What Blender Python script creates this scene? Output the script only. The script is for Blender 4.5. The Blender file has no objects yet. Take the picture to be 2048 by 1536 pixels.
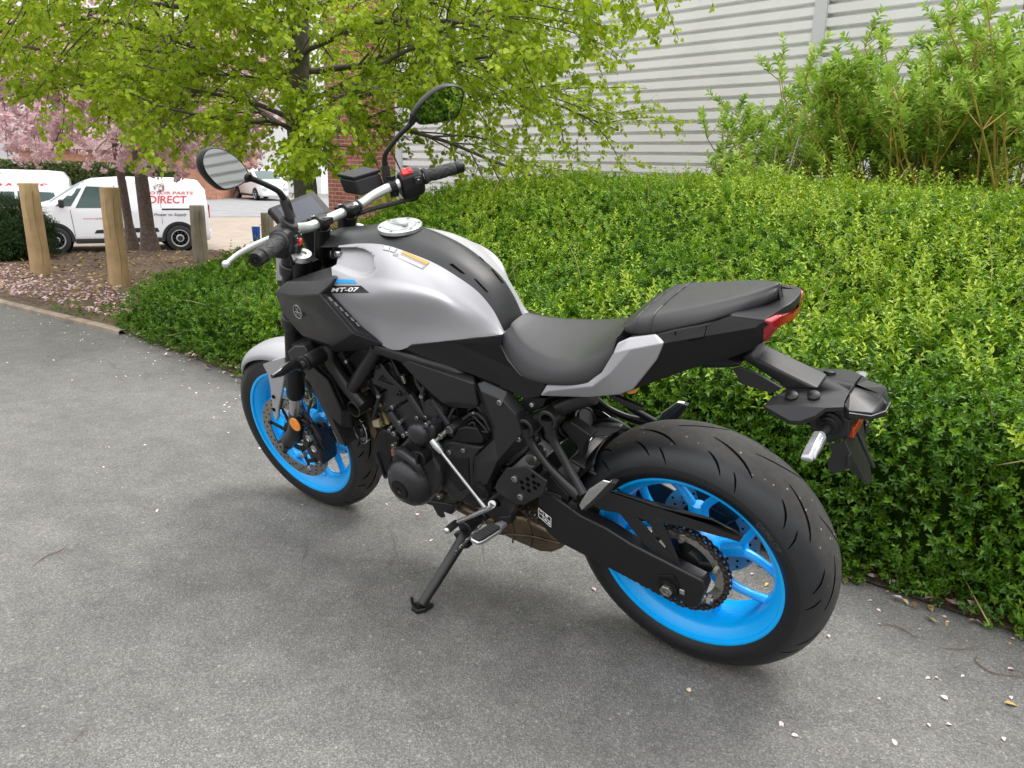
import bpy, bmesh, math, random
import numpy as np
from mathutils import Vector, Matrix
from mathutils.bvhtree import BVHTree
random.seed(7); RNG = np.random.default_rng(11)
scene = bpy.context.scene; COL = scene.collection
R = math.radians

# ------------------------------------------------------------------ camera, sky, sun, exposure
CAM = dict(pos=(-0.63688, 1.69321, 1.15462), yaw=-0.939168, pitch=0.268799, roll=-0.025979, f=1577.64)
def cam_axes():
    y, p, r = CAM['yaw'], CAM['pitch'], CAM['roll']
    f = Vector((math.cos(y)*math.cos(p), math.sin(y)*math.cos(p), -math.sin(p)))
    a = Vector((math.sin(y), -math.cos(y), 0)); d = f.cross(a)
    c, s = math.cos(r), math.sin(r)
    return c*a+s*d, -s*a+c*d, f
CX, CY, CZ = cam_axes(); CPOS = Vector(CAM['pos'])
cam = bpy.data.objects.new('camera', bpy.data.cameras.new('camera')); COL.objects.link(cam)
cam.data.sensor_width = 36; cam.data.lens = 36*CAM['f']/2048
cam.data.clip_start = .05; cam.data.clip_end = 2000
mw = Matrix((CX, -CY, -CZ)).transposed().to_4x4(); mw.translation = CPOS; cam.matrix_world = mw
scene.camera = cam
world = bpy.data.worlds.new('World'); scene.world = world; world.use_nodes = True
nt = world.node_tree; nt.nodes.clear()
SUN_EL, SUN_AZ = R(62), R(245)          # direction towards the sun, azimuth measured from +x
wo = nt.nodes.new('ShaderNodeOutputWorld'); bg = nt.nodes.new('ShaderNodeBackground')
sky = nt.nodes.new('ShaderNodeTexSky'); sky.sky_type = 'NISHITA'; sky.sun_disc = False
sky.sun_elevation = SUN_EL; sky.sun_rotation = R(90)-SUN_AZ; sky.dust_density = 3.0; sky.air_density = 1.0
hs = nt.nodes.new('ShaderNodeHueSaturation'); hs.inputs['Saturation'].default_value = .12
nt.links.new(sky.outputs[0], hs.inputs['Color']); 
mixw = nt.nodes.new('ShaderNodeMix'); mixw.data_type = 'RGBA'; mixw.inputs[0].default_value = .75
mixw.inputs[7].default_value = (9.3, 9.3, 9.3, 1)      # the even white of a closed cloud deck
nt.links.new(hs.outputs[0], mixw.inputs[6])
tcw = nt.nodes.new('ShaderNodeTexCoord'); sxw = nt.nodes.new('ShaderNodeSeparateXYZ'); nt.links.new(tcw.outputs['Generated'], sxw.inputs[0])
mrw = nt.nodes.new('ShaderNodeMapRange'); mrw.inputs[3].default_value = .30; mrw.inputs[4].default_value = 1.55   # overcast: zenith about three times the horizon
nt.links.new(sxw.outputs[2], mrw.inputs[0])
muw = nt.nodes.new('ShaderNodeMix'); muw.data_type = 'RGBA'; muw.blend_type = 'MULTIPLY'; muw.inputs[0].default_value = 1
nt.links.new(mixw.outputs[2], muw.inputs[6]); nt.links.new(mrw.outputs[0], muw.inputs[7]); nt.links.new(muw.outputs[2], bg.inputs['Color'])
bg.inputs['Strength'].default_value = .14; nt.links.new(bg.outputs[0], wo.inputs[0])
sl = bpy.data.lights.new('sun', 'SUN'); sl.energy = 1.05; sl.angle = R(24); sl.color = (1, .96, .9)
so = bpy.data.objects.new('sun', sl); COL.objects.link(so)
sv = Vector((math.cos(SUN_EL)*math.cos(SUN_AZ), math.cos(SUN_EL)*math.sin(SUN_AZ), math.sin(SUN_EL)))
so.rotation_euler = sv.to_track_quat('Z', 'Y').to_euler(); so.location = (0, 0, 12)
vs = scene.view_settings; vs.view_transform = 'Standard'; vs.look = 'None'; vs.exposure = 1.0; vs.gamma = 1; vs.use_curve_mapping = False

# ------------------------------------------------------------------ measuring helpers
LEAN = .26783; STEER = .032626; WB = 1.395
_M = Matrix.Rotation(-LEAN, 3, 'X'); _Mi = _M.transposed()
_c = _M @ Vector((0, 0, .085)); OFF = Vector((0, -_c.y, .085-_c.z))
CR = {'A':(480,480,3.413),'B':(480,680,3.413),'C':(980,540,3.103),'D':(780,760,3.2),'E':(1160,820,2.954),'F':(1400,560,3.491),
      'G':(380,150,3.531),'H':(720,680,6.982),'I':(1440,680,4.956),'J':(600,680,6.98),'K':(540,430,5.296),'L':(740,430,5.485),
      'N':(470,690,4.518),'M':(640,150,6.4),'O':(1200,930,3.84),'P':(0,0,1)}
def ray(px, py): return CX*((px-1024)/CAM['f']) + CY*((py-768)/CAM['f']) + CZ
def wd(px, py, depth): return CPOS + ray(px, py)*depth                     # world point at a depth
def wg(px, py, z=0.0):
    d = ray(px, py); return CPOS + d*((z-CPOS.z)/d.z)                       # world point on a level
def _bray(px, py): return _Mi @ (CPOS-OFF), _Mi @ ray(px, py)
def c(k, x, y, yd):                                                        # motorcycle frame: point at lateral distance yd
    o = CR[k]; P, d = _bray(o[0]+x/o[2], o[1]+y/o[2]); return P + d*((yd-P.y)/d.y)
def cc(k, pts, yd=None):
    return [c(k, q[0], q[1], q[2] if len(q) > 2 else yd) for q in pts]
SA = Vector((WB+.09, 0, 0)); SU = Vector((-math.sin(R(24)), 0, math.cos(R(24)))); SM = Matrix.Rotation(STEER, 3, SU)
def st(P): return SA + SM @ (Vector(P)-SA)                                  # turn a point with the handlebar
def w2b(P): return _Mi @ (Vector(P)-OFF)

# ------------------------------------------------------------------ materials
def mat(name, col, rough=.5, metal=0, var=0, vscale=8, bump=0, bscale=60, coat=0, spec=.5, rvar=0, trans=0, detail=3):
    m = bpy.data.materials.new(name); m.use_nodes = True; n = m.node_tree; b = n.nodes['Principled BSDF']
    col = tuple(col)+(1,) if len(col) == 3 else col
    b.inputs['Base Color'].default_value = col; b.inputs['Roughness'].default_value = rough; b.inputs['Metallic'].default_value = metal
    b.inputs['Coat Weight'].default_value = coat; b.inputs['Coat Roughness'].default_value = .08; b.inputs['Specular IOR Level'].default_value = spec
    b.inputs['Transmission Weight'].default_value = trans
    if var or bump or rvar:
        tc = n.nodes.new('ShaderNodeTexCoord')
        if var or rvar:
            nz = n.nodes.new('ShaderNodeTexNoise'); nz.inputs['Scale'].default_value = vscale; nz.inputs['Detail'].default_value = detail
            n.links.new(tc.outputs['Object'], nz.inputs['Vector'])
            if var:
                mr = n.nodes.new('ShaderNodeMapRange'); mr.inputs[1].default_value = .3; mr.inputs[2].default_value = .7
                mr.inputs[3].default_value = 1-var; mr.inputs[4].default_value = 1+var; n.links.new(nz.outputs[0], mr.inputs[0])
                mx = n.nodes.new('ShaderNodeMix'); mx.data_type = 'RGBA'; mx.blend_type = 'MULTIPLY'; mx.inputs[0].default_value = 1
                mx.inputs[6].default_value = col; n.links.new(mr.outputs[0], mx.inputs[7]); n.links.new(mx.outputs[2], b.inputs['Base Color'])
            if rvar:
                m2 = n.nodes.new('ShaderNodeMapRange'); m2.inputs[1].default_value = .3; m2.inputs[2].default_value = .7
                m2.inputs[3].default_value = max(.02, rough-rvar); m2.inputs[4].default_value = rough+rvar
                n.links.new(nz.outputs[0], m2.inputs[0]); n.links.new(m2.outputs[0], b.inputs['Roughness'])
        if bump:
            nb = n.nodes.new('ShaderNodeTexNoise'); nb.inputs['Scale'].default_value = bscale; nb.inputs['Detail'].default_value = 2
            n.links.new(tc.outputs['Object'], nb.inputs['Vector'])
            bp = n.nodes.new('ShaderNodeBump'); bp.inputs['Strength'].default_value = bump; bp.inputs['Distance'].default_value = .002
            n.links.new(nb.outputs[0], bp.inputs['Height']); n.links.new(bp.outputs[0], b.inputs['Normal'])
    return m
def leaf_mat(name, c0, c1, c2, rough=.45, trans=.35, spec=.4):
    """each leaf keeps its own colour between c0 (old) and c2 (young), from a per-leaf value"""
    m = bpy.data.materials.new(name); m.use_nodes = True; n = m.node_tree; b = n.nodes['Principled BSDF']; o = n.nodes['Material Output']
    at = n.nodes.new('ShaderNodeAttribute'); at.attribute_name = 'tone'
    cr = n.nodes.new('ShaderNodeValToRGB'); e = cr.color_ramp.elements
    e[0].color = (*c0, 1); e[1].color = (*c2, 1); k = e.new(.5); k.color = (*c1, 1)
    n.links.new(at.outputs['Fac'], cr.inputs[0]); n.links.new(cr.outputs[0], b.inputs['Base Color'])
    b.inputs['Roughness'].default_value = rough; b.inputs['Specular IOR Level'].default_value = spec
    t = n.nodes.new('ShaderNodeBsdfTranslucent'); n.links.new(cr.outputs[0], t.inputs['Color'])
    mx = n.nodes.new('ShaderNodeMixShader'); mx.inputs[0].default_value = trans
    n.links.new(b.outputs[0], mx.inputs[1]); n.links.new(t.outputs[0], mx.inputs[2]); n.links.new(mx.outputs[0], o.inputs[0])
    return m

# ------------------------------------------------------------------ object helpers
def link(o, parent=None):
    COL.objects.link(o)
    if parent is not None: o.parent = parent
    return o
def tag(o, label=None, cat=None, group=None, kind=None):
    if label: o['label'] = label
    if cat: o['category'] = cat
    if group: o['group'] = group
    if kind: o['kind'] = kind
    return o
def empty(name, loc=(0, 0, 0), rz=0, label=None, cat=None, group=None):
    o = bpy.data.objects.new(name, None); o.empty_display_size = .2; o.location = loc; o.rotation_euler = (0, 0, rz)
    return tag(link(o), label, cat, group)
def catmull(P, n):
    P = [Vector(p) for p in P]
    if len(P) < 3 or n < 2: return P
    out = []
    for i in range(len(P)-1):
        a = P[i-1] if i else P[0]*2-P[1]; b, d = P[i], P[i+1]; e = P[i+2] if i+2 < len(P) else P[-1]*2-P[-2]
        for k in range(n):
            t = k/n; out.append(.5*((2*b)+(d-a)*t+(2*a-5*b+4*d-e)*t*t+(3*b-a-3*d+e)*t**3))
    return out+[P[-1]]
def frame(d):
    d = Vector(d).normalized(); u = d.cross(Vector((0, 0, 1)))
    if u.length < 1e-3: u = d.cross(Vector((1, 0, 0)))
    u.normalize(); return u, d.cross(u).normalized()
class MB:
    def __init__(s): s.v, s.f, s.mi, s.m = [], [], [], 0
    def add(s, vs, fs):
        o = len(s.v); s.v += [Vector(v) for v in vs]; s.f += [[o+i for i in f] for f in fs]; s.mi += [s.m]*len(fs); return s
    def box(s, cen, size, rot=None):
        h = [(x*size[0]/2, y*size[1]/2, z*size[2]/2) for x in (-1, 1) for y in (-1, 1) for z in (-1, 1)]
        Rm = rot if rot is not None else Matrix.Identity(3)
        return s.add([Vector(cen)+Rm @ Vector(p) for p in h], [(0,1,3,2),(4,6,7,5),(0,4,5,1),(2,3,7,6),(0,2,6,4),(1,5,7,3)])
    def tube(s, P, r, n=12, sm=1, caps=True, flat=1.0, up=None):
        rr = r if isinstance(r, (list, tuple)) else [r]*len(P)
        Q = catmull(P, sm)
        if len(Q) != len(rr):
            N = len(P)-1; rr = [rr[min(int(i/sm), N)]*(1-(i % sm)/sm)+rr[min(int(i/sm)+1, N)]*((i % sm)/sm) for i in range(len(Q))]
        vs = []; u = None
        for i, p in enumerate(Q):
            d = (Q[min(i+1, len(Q)-1)]-Q[max(i-1, 0)]).normalized()
            if u is None: u = (Vector(up)-d*d.dot(Vector(up))).normalized() if up is not None else frame(d)[0]
            else: u = (u-d*u.dot(d)).normalized()
            w = d.cross(u)
            vs += [p+(u*math.cos(2*math.pi*k/n)+w*flat*math.sin(2*math.pi*k/n))*rr[i] for k in range(n)]
        fs = [(i*n+k, i*n+(k+1) % n, (i+1)*n+(k+1) % n, (i+1)*n+k) for i in range(len(Q)-1) for k in range(n)]
        if caps: fs += [list(range(n))[::-1], [(len(Q)-1)*n+k for k in range(n)]]
        return s.add(vs, fs)
    def cyl(s, p0, p1, r0, r1=None, n=20, caps=True):
        return s.tube([p0, p1], [r0, r0 if r1 is None else r1], n=n, caps=caps)
    def lathe(s, prof, org, axis, n=24, cap=True):
        """prof: (distance along axis, radius)"""
        a = Vector(axis).normalized(); u, w = frame(a); vs = []
        for t, r in prof: vs += [Vector(org)+a*t+(u*math.cos(2*math.pi*k/n)+w*math.sin(2*math.pi*k/n))*max(r, 1e-5) for k in range(n)]
        fs = [(i*n+k, i*n+(k+1) % n, (i+1)*n+(k+1) % n, (i+1)*n+k) for i in range(len(prof)-1) for k in range(n)]
        if cap: fs += [list(range(n))[::-1], [(len(prof)-1)*n+k for k in range(n)]]
        return s.add(vs, fs)
    def prism(s, out, depth):
        """front outline (3D points) pushed by depth (vector, or metres towards the bike's centre)"""
        d = Vector((0, -depth, 0)) if not isinstance(depth, Vector) else depth; n = len(out); o = [Vector(p) for p in out]
        return s.add(o+[p+d for p in o], [list(range(n)), [n+i for i in range(n)][::-1]]+[(i, n+i, n+(i+1) % n, (i+1) % n) for i in range(n)])
    def facets(s, V, F, depth):
        """named vertices and faces, given thickness by a pushed copy of the sheet"""
        keys = list(V); ix = {k: i for i, k in enumerate(keys)}; n = len(keys)
        d = Vector((0, -depth, 0)) if not isinstance(depth, Vector) else depth
        ff = [[ix[k] for k in f] for f in F]; cnt = {}
        for f in ff:
            for a, b in zip(f, f[1:]+f[:1]): cnt.setdefault(frozenset((a, b)), []).append((a, b))
        side = [(e[0][1], e[0][0], n+e[0][0], n+e[0][1]) for e in cnt.values() if len(e) == 1]
        return s.add([V[k] for k in keys]+[Vector(V[k])+d for k in keys], ff+[[n+i for i in f][::-1] for f in ff]+side)
    def grid(s, rows, closed=False):
        n = len(rows[0]); vs = [p for r in rows for p in r]; k2 = n if closed else n-1
        return s.add(vs, [(i*n+k, i*n+(k+1) % n, (i+1)*n+(k+1) % n, (i+1)*n+k) for i in range(len(rows)-1) for k in range(k2)])
    def patch(s, ctrl, nu, nv):
        a = [catmull(r, nv) for r in ctrl]; b = [catmull([a[i][j] for i in range(len(a))], nu) for j in range(len(a[0]))]
        return s.grid([[b[j][i] for j in range(len(b))] for i in range(len(b[0]))])
    def bolt(s, p, r=.006, h=.004, ax=(0, 1, 0)):
        a = Vector(ax).normalized(); p = Vector(p)
        r *= .82; return s.lathe([(-.01, r), (h*.8, r), (h, r*.85), (h, r*.55), (h*.2, r*.5)], p, a, 14)
    def mirror(s, both=True):
        n = len(s.v)
        if both: s.v += [Vector((p.x, -p.y, p.z)) for p in s.v]; s.f += [[n+i for i in f][::-1] for f in s.f[:]]; s.mi += s.mi[:]
        else: s.v = [Vector((p.x, -p.y, p.z)) for p in s.v]; s.f = [f[::-1] for f in s.f]
        return s
    def xf(s, fn): s.v = [Vector(fn(p)) for p in s.v]; return s
    def build(s, name, m, parent=None, bevel=0, seg=2, smooth=38, solid=0, sub=0, fix=True, merge=1e-5):
        me = bpy.data.meshes.new(name); me.from_pydata([tuple(p) for p in s.v], [], s.f)
        ms = m if isinstance(m, (list, tuple)) else [m]
        for k in ms: me.materials.append(k)
        if len(ms) > 1: me.polygons.foreach_set('material_index', s.mi)
        if fix:
            bm = bmesh.new(); bm.from_mesh(me); bmesh.ops.remove_doubles(bm, verts=bm.verts, dist=merge)
            bmesh.ops.recalc_face_normals(bm, faces=bm.faces); bm.to_mesh(me); bm.free()
        me.validate()
        if smooth: me.polygons.foreach_set('use_smooth', [True]*len(me.polygons)); me.set_sharp_from_angle(angle=R(smooth))
        o = link(bpy.data.objects.new(name, me), parent)
        if solid: k = o.modifiers.new('thickness', 'SOLIDIFY'); k.thickness = solid; k.offset = -1
        if bevel:
            k = o.modifiers.new('edge', 'BEVEL'); k.width = bevel; k.segments = seg; k.limit_method = 'ANGLE'; k.angle_limit = R(22); k.harden_normals = False; k.use_clamp_overlap = True
            me.polygons.foreach_set('use_smooth', [True]*len(me.polygons))
            for e in me.edges: e.use_edge_sharp = False
            w = o.modifiers.new('shade', 'WEIGHTED_NORMAL'); w.keep_sharp = True
        if sub: k = o.modifiers.new('smooth', 'SUBSURF'); k.levels = k.render_levels = sub
        return o
def fast(name, V, F, m, parent=None, attr=None, smooth=False):
    """numpy arrays to a mesh; F is (n,4) or (n,3)"""
    me = bpy.data.meshes.new(name); k = F.shape[1]
    me.vertices.add(len(V)); me.vertices.foreach_set('co', V.astype(np.float32).ravel())
    me.loops.add(F.size); me.loops.foreach_set('vertex_index', F.astype(np.int32).ravel())
    me.polygons.add(len(F)); me.polygons.foreach_set('loop_start', np.arange(0, F.size, k, dtype=np.int32))
    if smooth: me.polygons.foreach_set('use_smooth', np.ones(len(F), bool))
    me.update(calc_edges=True); me.materials.append(m)
    if attr is not None: a = me.attributes.new('tone', 'FLOAT', 'POINT'); a.data.foreach_set('value', attr.astype(np.float32))
    return link(bpy.data.objects.new(name, me), parent)
def leaves(P, D, N, L, W, tone, fold=.25, curl=.15):
    """P base, D direction, N upper side normal, L length, W width -> folded six-point leaves (V, F, tone)"""
    D = D/np.linalg.norm(D, axis=1, keepdims=True); S = np.cross(D, N); S /= np.maximum(np.linalg.norm(S, axis=1, keepdims=True), 1e-6)
    N = np.cross(S, D); L = L[:, None]; W = W[:, None]
    B = P; T = P+D*L-N*L*curl
    l1 = P+D*L*.3+S*W*.46+N*W*fold; l2 = P+D*L*.66+S*W*.38+N*(W*fold-L*curl*.4)
    r1 = P+D*L*.3-S*W*.46+N*W*fold; r2 = P+D*L*.66-S*W*.38+N*(W*fold-L*curl*.4)
    V = np.stack([B, l1, l2, T, r2, r1], 1).reshape(-1, 3); n = len(P); b = np.arange(n)[:, None]*6
    F = np.concatenate([b+np.array([[0, 1, 2, 3]]), b+np.array([[0, 3, 4, 5]])], 0)
    return V, F, np.repeat(tone, 6)
def rnd_dir(n, up=0.0):
    d = RNG.normal(size=(n, 3)); d /= np.linalg.norm(d, axis=1, keepdims=True); d[:, 2] += up; return d/np.linalg.norm(d, axis=1, keepdims=True)
# ================================================================== SETTING
def sstep(a, b, x): t = np.clip((x-a)/(b-a), 0, 1); return t*t*(3-2*t)
def terrain(x, y):
    d = np.hypot(np.asarray(x)+.64, np.asarray(y)-1.69); return -1.16*sstep(10.3, 15.2, d)
def tz(x, y): return float(terrain(x, y))
def node_mat(name, fn):
    m = bpy.data.materials.new(name); m.use_nodes = True; n = m.node_tree; fn(n, n.nodes['Principled BSDF']); return m
def N(n, typ, **kw):
    q = n.nodes.new('ShaderNode'+typ)
    for k, v in kw.items():
        if k.startswith('i_'): q.inputs[k[2:]].default_value = v
        else: setattr(q, k, v)
    return q
def ramp(n, src, stops):
    r = n.nodes.new('ShaderNodeValToRGB'); e = r.color_ramp.elements
    e[0].position, e[0].color = stops[0][0], (*stops[0][1], 1); e[1].position, e[1].color = stops[-1][0], (*stops[-1][1], 1)
    for p, cl in stops[1:-1]: k = e.new(p); k.color = (*cl, 1)
    n.links.new(src, r.inputs[0]); return r.outputs[0]
def mixc(n, a, b, fac, mode='MIX'):
    q = n.nodes.new('ShaderNodeMix'); q.data_type = 'RGBA'; q.blend_type = mode
    for s, i in ((a, 6), (b, 7), (fac, 0)):
        if isinstance(s, (int, float)): q.inputs[i].default_value = s
        elif isinstance(s, tuple): q.inputs[i].default_value = (*s, 1)
        else: n.links.new(s, q.inputs[i])
    return q.outputs[2]
def asphalt(n, b):
    tc = N(n, 'TexCoord'); o = tc.outputs['Object']
    def noise(sc, det=2, rough=.5):
        q = N(n, 'TexNoise', i_Scale=sc, i_Detail=det, i_Roughness=rough); n.links.new(o, q.inputs['Vector']); return q.outputs[0]
    v = N(n, 'TexVoronoi', i_Scale=300.0); n.links.new(o, v.inputs['Vector'])
    v2 = N(n, 'TexVoronoi', i_Scale=75.0); n.links.new(o, v2.inputs['Vector'])
    sp = N(n, 'SeparateColor'); n.links.new(v.outputs['Color'], sp.inputs[0])
    grain = ramp(n, sp.outputs[0], [(0, (.118, .116, .111)), (.5, (.166, .163, .156)), (.86, (.204, .200, .191)), (1, (.29, .283, .268))])
    big = ramp(n, noise(1.1, 5, .6), [(.3, (.80, .80, .80)), (.7, (1.14, 1.13, 1.12))])
    mid = ramp(n, noise(9, 4, .7), [(.3, (.84, .84, .84)), (.72, (1.14, 1.14, 1.14))])
    col = mixc(n, mixc(n, grain, big, 1.0, 'MULTIPLY'), mid, 1.0, 'MULTIPLY')
    sp2 = N(n, 'SeparateColor'); n.links.new(v2.outputs['Color'], sp2.inputs[0])
    pale = ramp(n, sp2.outputs[1], [(.972, (0, 0, 0)), (.995, (.6, .6, .6))])
    near = ramp(n, v2.outputs['Distance'], [(.20, (1, 1, 1)), (.42, (0, 0, 0))])
    col = mixc(n, col, (.40, .38, .35), mixc(n, pale, near, 1.0, 'MULTIPLY'))
    blot = ramp(n, noise(3.3, 6, .75), [(.66, (0, 0, 0)), (.74, (.35, .35, .35))])
    col = mixc(n, col, (.26, .25, .24), blot)
    wv = N(n, 'TexNoise', i_Scale=2.5, i_Detail=4.0); n.links.new(o, wv.inputs['Vector'])
    wa = N(n, 'VectorMath', operation='MULTIPLY_ADD'); n.links.new(wv.outputs['Color'], wa.inputs[0]); wa.inputs[1].default_value = (.35, .35, 0); n.links.new(o, wa.inputs[2])
    ck = N(n, 'TexVoronoi', feature='DISTANCE_TO_EDGE', i_Scale=.9); n.links.new(wa.outputs[0], ck.inputs['Vector'])
    cm = mixc(n, ramp(n, ck.outputs['Distance'], [(.0, (1, 1, 1)), (.0055, (0, 0, 0))]), ramp(n, noise(1.7, 3), [(.50, (0, 0, 0)), (.62, (.4, .4, .4))]), 1.0, 'MULTIPLY')
    col = mixc(n, col, (.045, .042, .038), cm)
    n.links.new(col, b.inputs['Base Color']); b.inputs['Roughness'].default_value = .86; b.inputs['Specular IOR Level'].default_value = .25
    bp = N(n, 'Bump', i_Strength=.9, i_Distance=.004); n.links.new(v.outputs['Distance'], bp.inputs['Height'])
    bp2 = N(n, 'Bump', i_Strength=.35, i_Distance=.01); n.links.new(noise(45, 3), bp2.inputs['Height'])
    n.links.new(bp.outputs[0], bp2.inputs['Normal']); n.links.new(bp2.outputs[0], b.inputs['Normal'])
M_asphalt = node_mat('asphalt', asphalt)
def soil(n, b):
    tc = N(n, 'TexCoord'); o = tc.outputs['Object']
    q = N(n, 'TexNoise', i_Scale=26.0, i_Detail=8.0, i_Roughness=.75); n.links.new(o, q.inputs['Vector'])
    q2 = N(n, 'TexNoise', i_Scale=2.2, i_Detail=4.0); n.links.new(o, q2.inputs['Vector'])
    v = N(n, 'TexVoronoi', i_Scale=60.0); n.links.new(o, v.inputs['Vector'])
    sp = N(n, 'SeparateColor'); n.links.new(v.outputs['Color'], sp.inputs[0])
    a = ramp(n, q.outputs[0], [(.3, (.045, .03, .021)), (.52, (.115, .078, .052)), (.72, (.24, .17, .115))])
    a = mixc(n, a, ramp(n, sp.outputs[0], [(.0, (.06, .042, .03)), (.7, (.16, .11, .075)), (1, (.36, .28, .2))]), .55)
    a = mixc(n, a, ramp(n, q2.outputs[0], [(.35, (.75, .75, .75)), (.65, (1.25, 1.22, 1.18))]), 1.0, 'MULTIPLY')
    n.links.new(a, b.inputs['Base Color']); b.inputs['Roughness'].default_value = .95
    bp = N(n, 'Bump', i_Strength=1.0, i_Distance=.02); n.links.new(q.outputs[0], bp.inputs['Height']); n.links.new(bp.outputs[0], b.inputs['Normal'])
M_soil = node_mat('mulch', soil)
def concrete(col, sc=6):
    return mat('concrete', col, .9, var=.14, vscale=sc, bump=.3, bscale=90)
def sheet(name, pts, m, dz, n=1, kind='structure'):
    """level-following sheet from a quad of ground points"""
    a, b_, d, e = [np.array((p[0], p[1])) for p in pts]; V = []; t = np.linspace(0, 1, n+1)
    for u in t:
        for w in t:
            q = (a*(1-u)+e*u)*(1-w)+(b_*(1-u)+d*u)*w; V.append((q[0], q[1], tz(*q)+dz))
    F = [(i*(n+1)+j, i*(n+1)+j+1, (i+1)*(n+1)+j+1, (i+1)*(n+1)+j) for i in range(n) for j in range(n)]
    o = fast(name, np.array(V), np.array(F), m, smooth=True); return tag(o, kind=kind)

# ---- ground sheet to the horizon
gx = np.concatenate([np.linspace(-500, -14, 9)[:-1], np.linspace(-14, 34, 150), np.linspace(34, 700, 9)[1:]])
gy = np.concatenate([np.linspace(-700, -34, 9)[:-1], np.linspace(-34, 14, 150), np.linspace(14, 500, 9)[1:]])
GX, GY = np.meshgrid(gx, gy); V = np.stack([GX.ravel(), GY.ravel(), terrain(GX, GY).ravel()], 1)
I = np.arange(len(gx)-1)[None, :]+np.arange(len(gy)-1)[:, None]*len(gx)
tag(fast('path', V, np.stack([I, I+1, I+len(gx)+1, I+len(gx)], -1).reshape(-1, 4), M_asphalt, smooth=True), kind='structure')

# ---- front line of hedge and bed
EDGE = [(-3.2, -.44), (-.66, -.58), (-.19, -.62), (1.5, -.70), (3.03, -.81), (4.6, -.99), (6.36, -.93), (9, -.75), (14, -.3)]
EX = np.array([e[0] for e in EDGE]); EY = np.array([e[1] for e in EDGE])
def front(x): return np.interp(x, EX, EY)
# bed of bark and soil
ux = np.linspace(-3.2, 11.4, 220); vs_ = np.linspace(0, 1, 90); P = []
for u in ux:
    for w in vs_:
        y = front(u)-.0-w*(5.6 if u < 4.6 else 5.6); b = .5*math.sin(u*3.1+y*2.2)+.5*math.sin(u*7.3-y*5.1)
        P.append((u, y, tz(u, y)+.008+.05*min(1, w*6)+.018*b*min(1, w*14)))
I = np.arange(len(vs_)-1)[None, :]+np.arange(len(ux)-1)[:, None]*len(vs_)
tag(fast('mulch_bed', np.array(P), np.stack([I, I+len(vs_), I+len(vs_)+1, I+1], -1).reshape(-1, 4), M_soil, smooth=True), kind='structure')
# concrete edging between path and bed, left of the hedge
b = MB(); xs = np.linspace(4.55, 14, 60); rows = []
for x in xs:
    y = float(front(x)); z = tz(x, y); rows.append([(x, y+.065, z-.01), (x, y+.065, z+.022), (x, y+.055, z+.03), (x, y+.01, z+.03), (x, y, z+.022), (x, y, z-.01)])
b.grid([[Vector(p) for p in r] for r in rows])
tag(b.build('kerb_edging', mat('edging', (.26, .21, .16), .9, var=.3, vscale=9, bump=.4), smooth=30), kind='structure')
# yard and road beyond, a metre lower
tag(sheet('yard', [wg(-500, 497, -1.1), wg(1000, 497, -1.1), wg(1000, 432, -1.1), wg(-500, 432, -1.1)], concrete((.25, .205, .165), 3), .006), kind='structure')
tag(sheet('road', [wg(-900, 431, -1.1), wg(1100, 431, -1.1), wg(1100, 394, -1.1), wg(-900, 394, -1.1)], concrete((.19, .19, .195), 2), .008), kind='structure')

# ------------------------------------------------------------------ buildings
M_clad = mat('cladding', (.84, .845, .835), .42, metal=.05, var=.05, vscale=1.5)
M_trim = mat('trim', (.50, .51, .52), .45, metal=.2)
def clad_wall(parent, A, B, z0, z1, pitch, nrm):
    """horizontal ribs of profiled sheet between ground points A and B"""
    b = MB(); A, B = Vector((A[0], A[1], 0)), Vector((B[0], B[1], 0)); prof = []; z = z0
    while z < z1:
        prof += [(0, z), (.010, z+pitch*.62), (-.075, z+pitch*.67), (-.075, z+pitch*.93)]; z += pitch
    n = Vector((nrm[0], nrm[1], 0)).normalized()
    b.grid([[A+n*d+Vector((0, 0, q)) for d, q in prof], [B+n*d+Vector((0, 0, q)) for d, q in prof]])
    return b.build('cladding', M_clad, parent, smooth=0)
WA = R(-10.9); wdir = Vector((math.cos(WA), math.sin(WA), 0)); wn = Vector((-wdir.y, wdir.x, 0))
W0 = Vector((3.2, -7.07, 0))
def wall_at(px):                                   # where the sight line of a column meets the clad wall
    d = ray(px, 340); t = (W0-CPOS).dot(wn)/d.dot(wn); q = CPOS+d*t; return Vector((q.x, q.y, 0))
wc = wall_at(800); we = W0-wdir*11
bld = empty('warehouse', wc, 0, 'pale grey warehouse clad in horizontal profiled sheet behind hedge', 'building')
def loc(o, root): o.matrix_parent_inverse = Matrix.Translation(-root.location); return o
loc(clad_wall(bld, we, wc, -.4, 6.2, .118, wn), bld)
b = MB(); 
for a0, a1, dp in ((we, we-wn*9, 0), (we-wn*9, wc-wn*9, 0), (wc-wn*9, wc-wn*.05, 0)):
    b.prism([Vector((a0.x, a0.y, -1.2)), Vector((a1.x, a1.y, -1.2)), Vector((a1.x, a1.y, 6.2)), Vector((a0.x, a0.y, 6.2))], Vector((a1-a0).cross(Vector((0, 0, 1)))).normalized()*-.02)
loc(b.build('wall', M_clad, bld, smooth=0), bld)
b = MB(); rc = [we+wn*.05, wc+wn*.05, wc-wn*9, we-wn*9]
b.prism([Vector((p.x, p.y, 6.2)) for p in rc], Vector((0, 0, .18))); loc(b.build('roof', M_trim, bld, smooth=0), bld)
for px, w in ((1606, .13), (800, .16)):
    b = MB(); q = wall_at(px)+wn*.012
    b.box((q.x, q.y, 2.8), (w, .05, 6.7), Matrix.Rotation(WA, 3, 'Z')); loc(b.build('corner_trim' if px == 800 else 'joint_trim', M_trim, bld, bevel=.006), bld)
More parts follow.
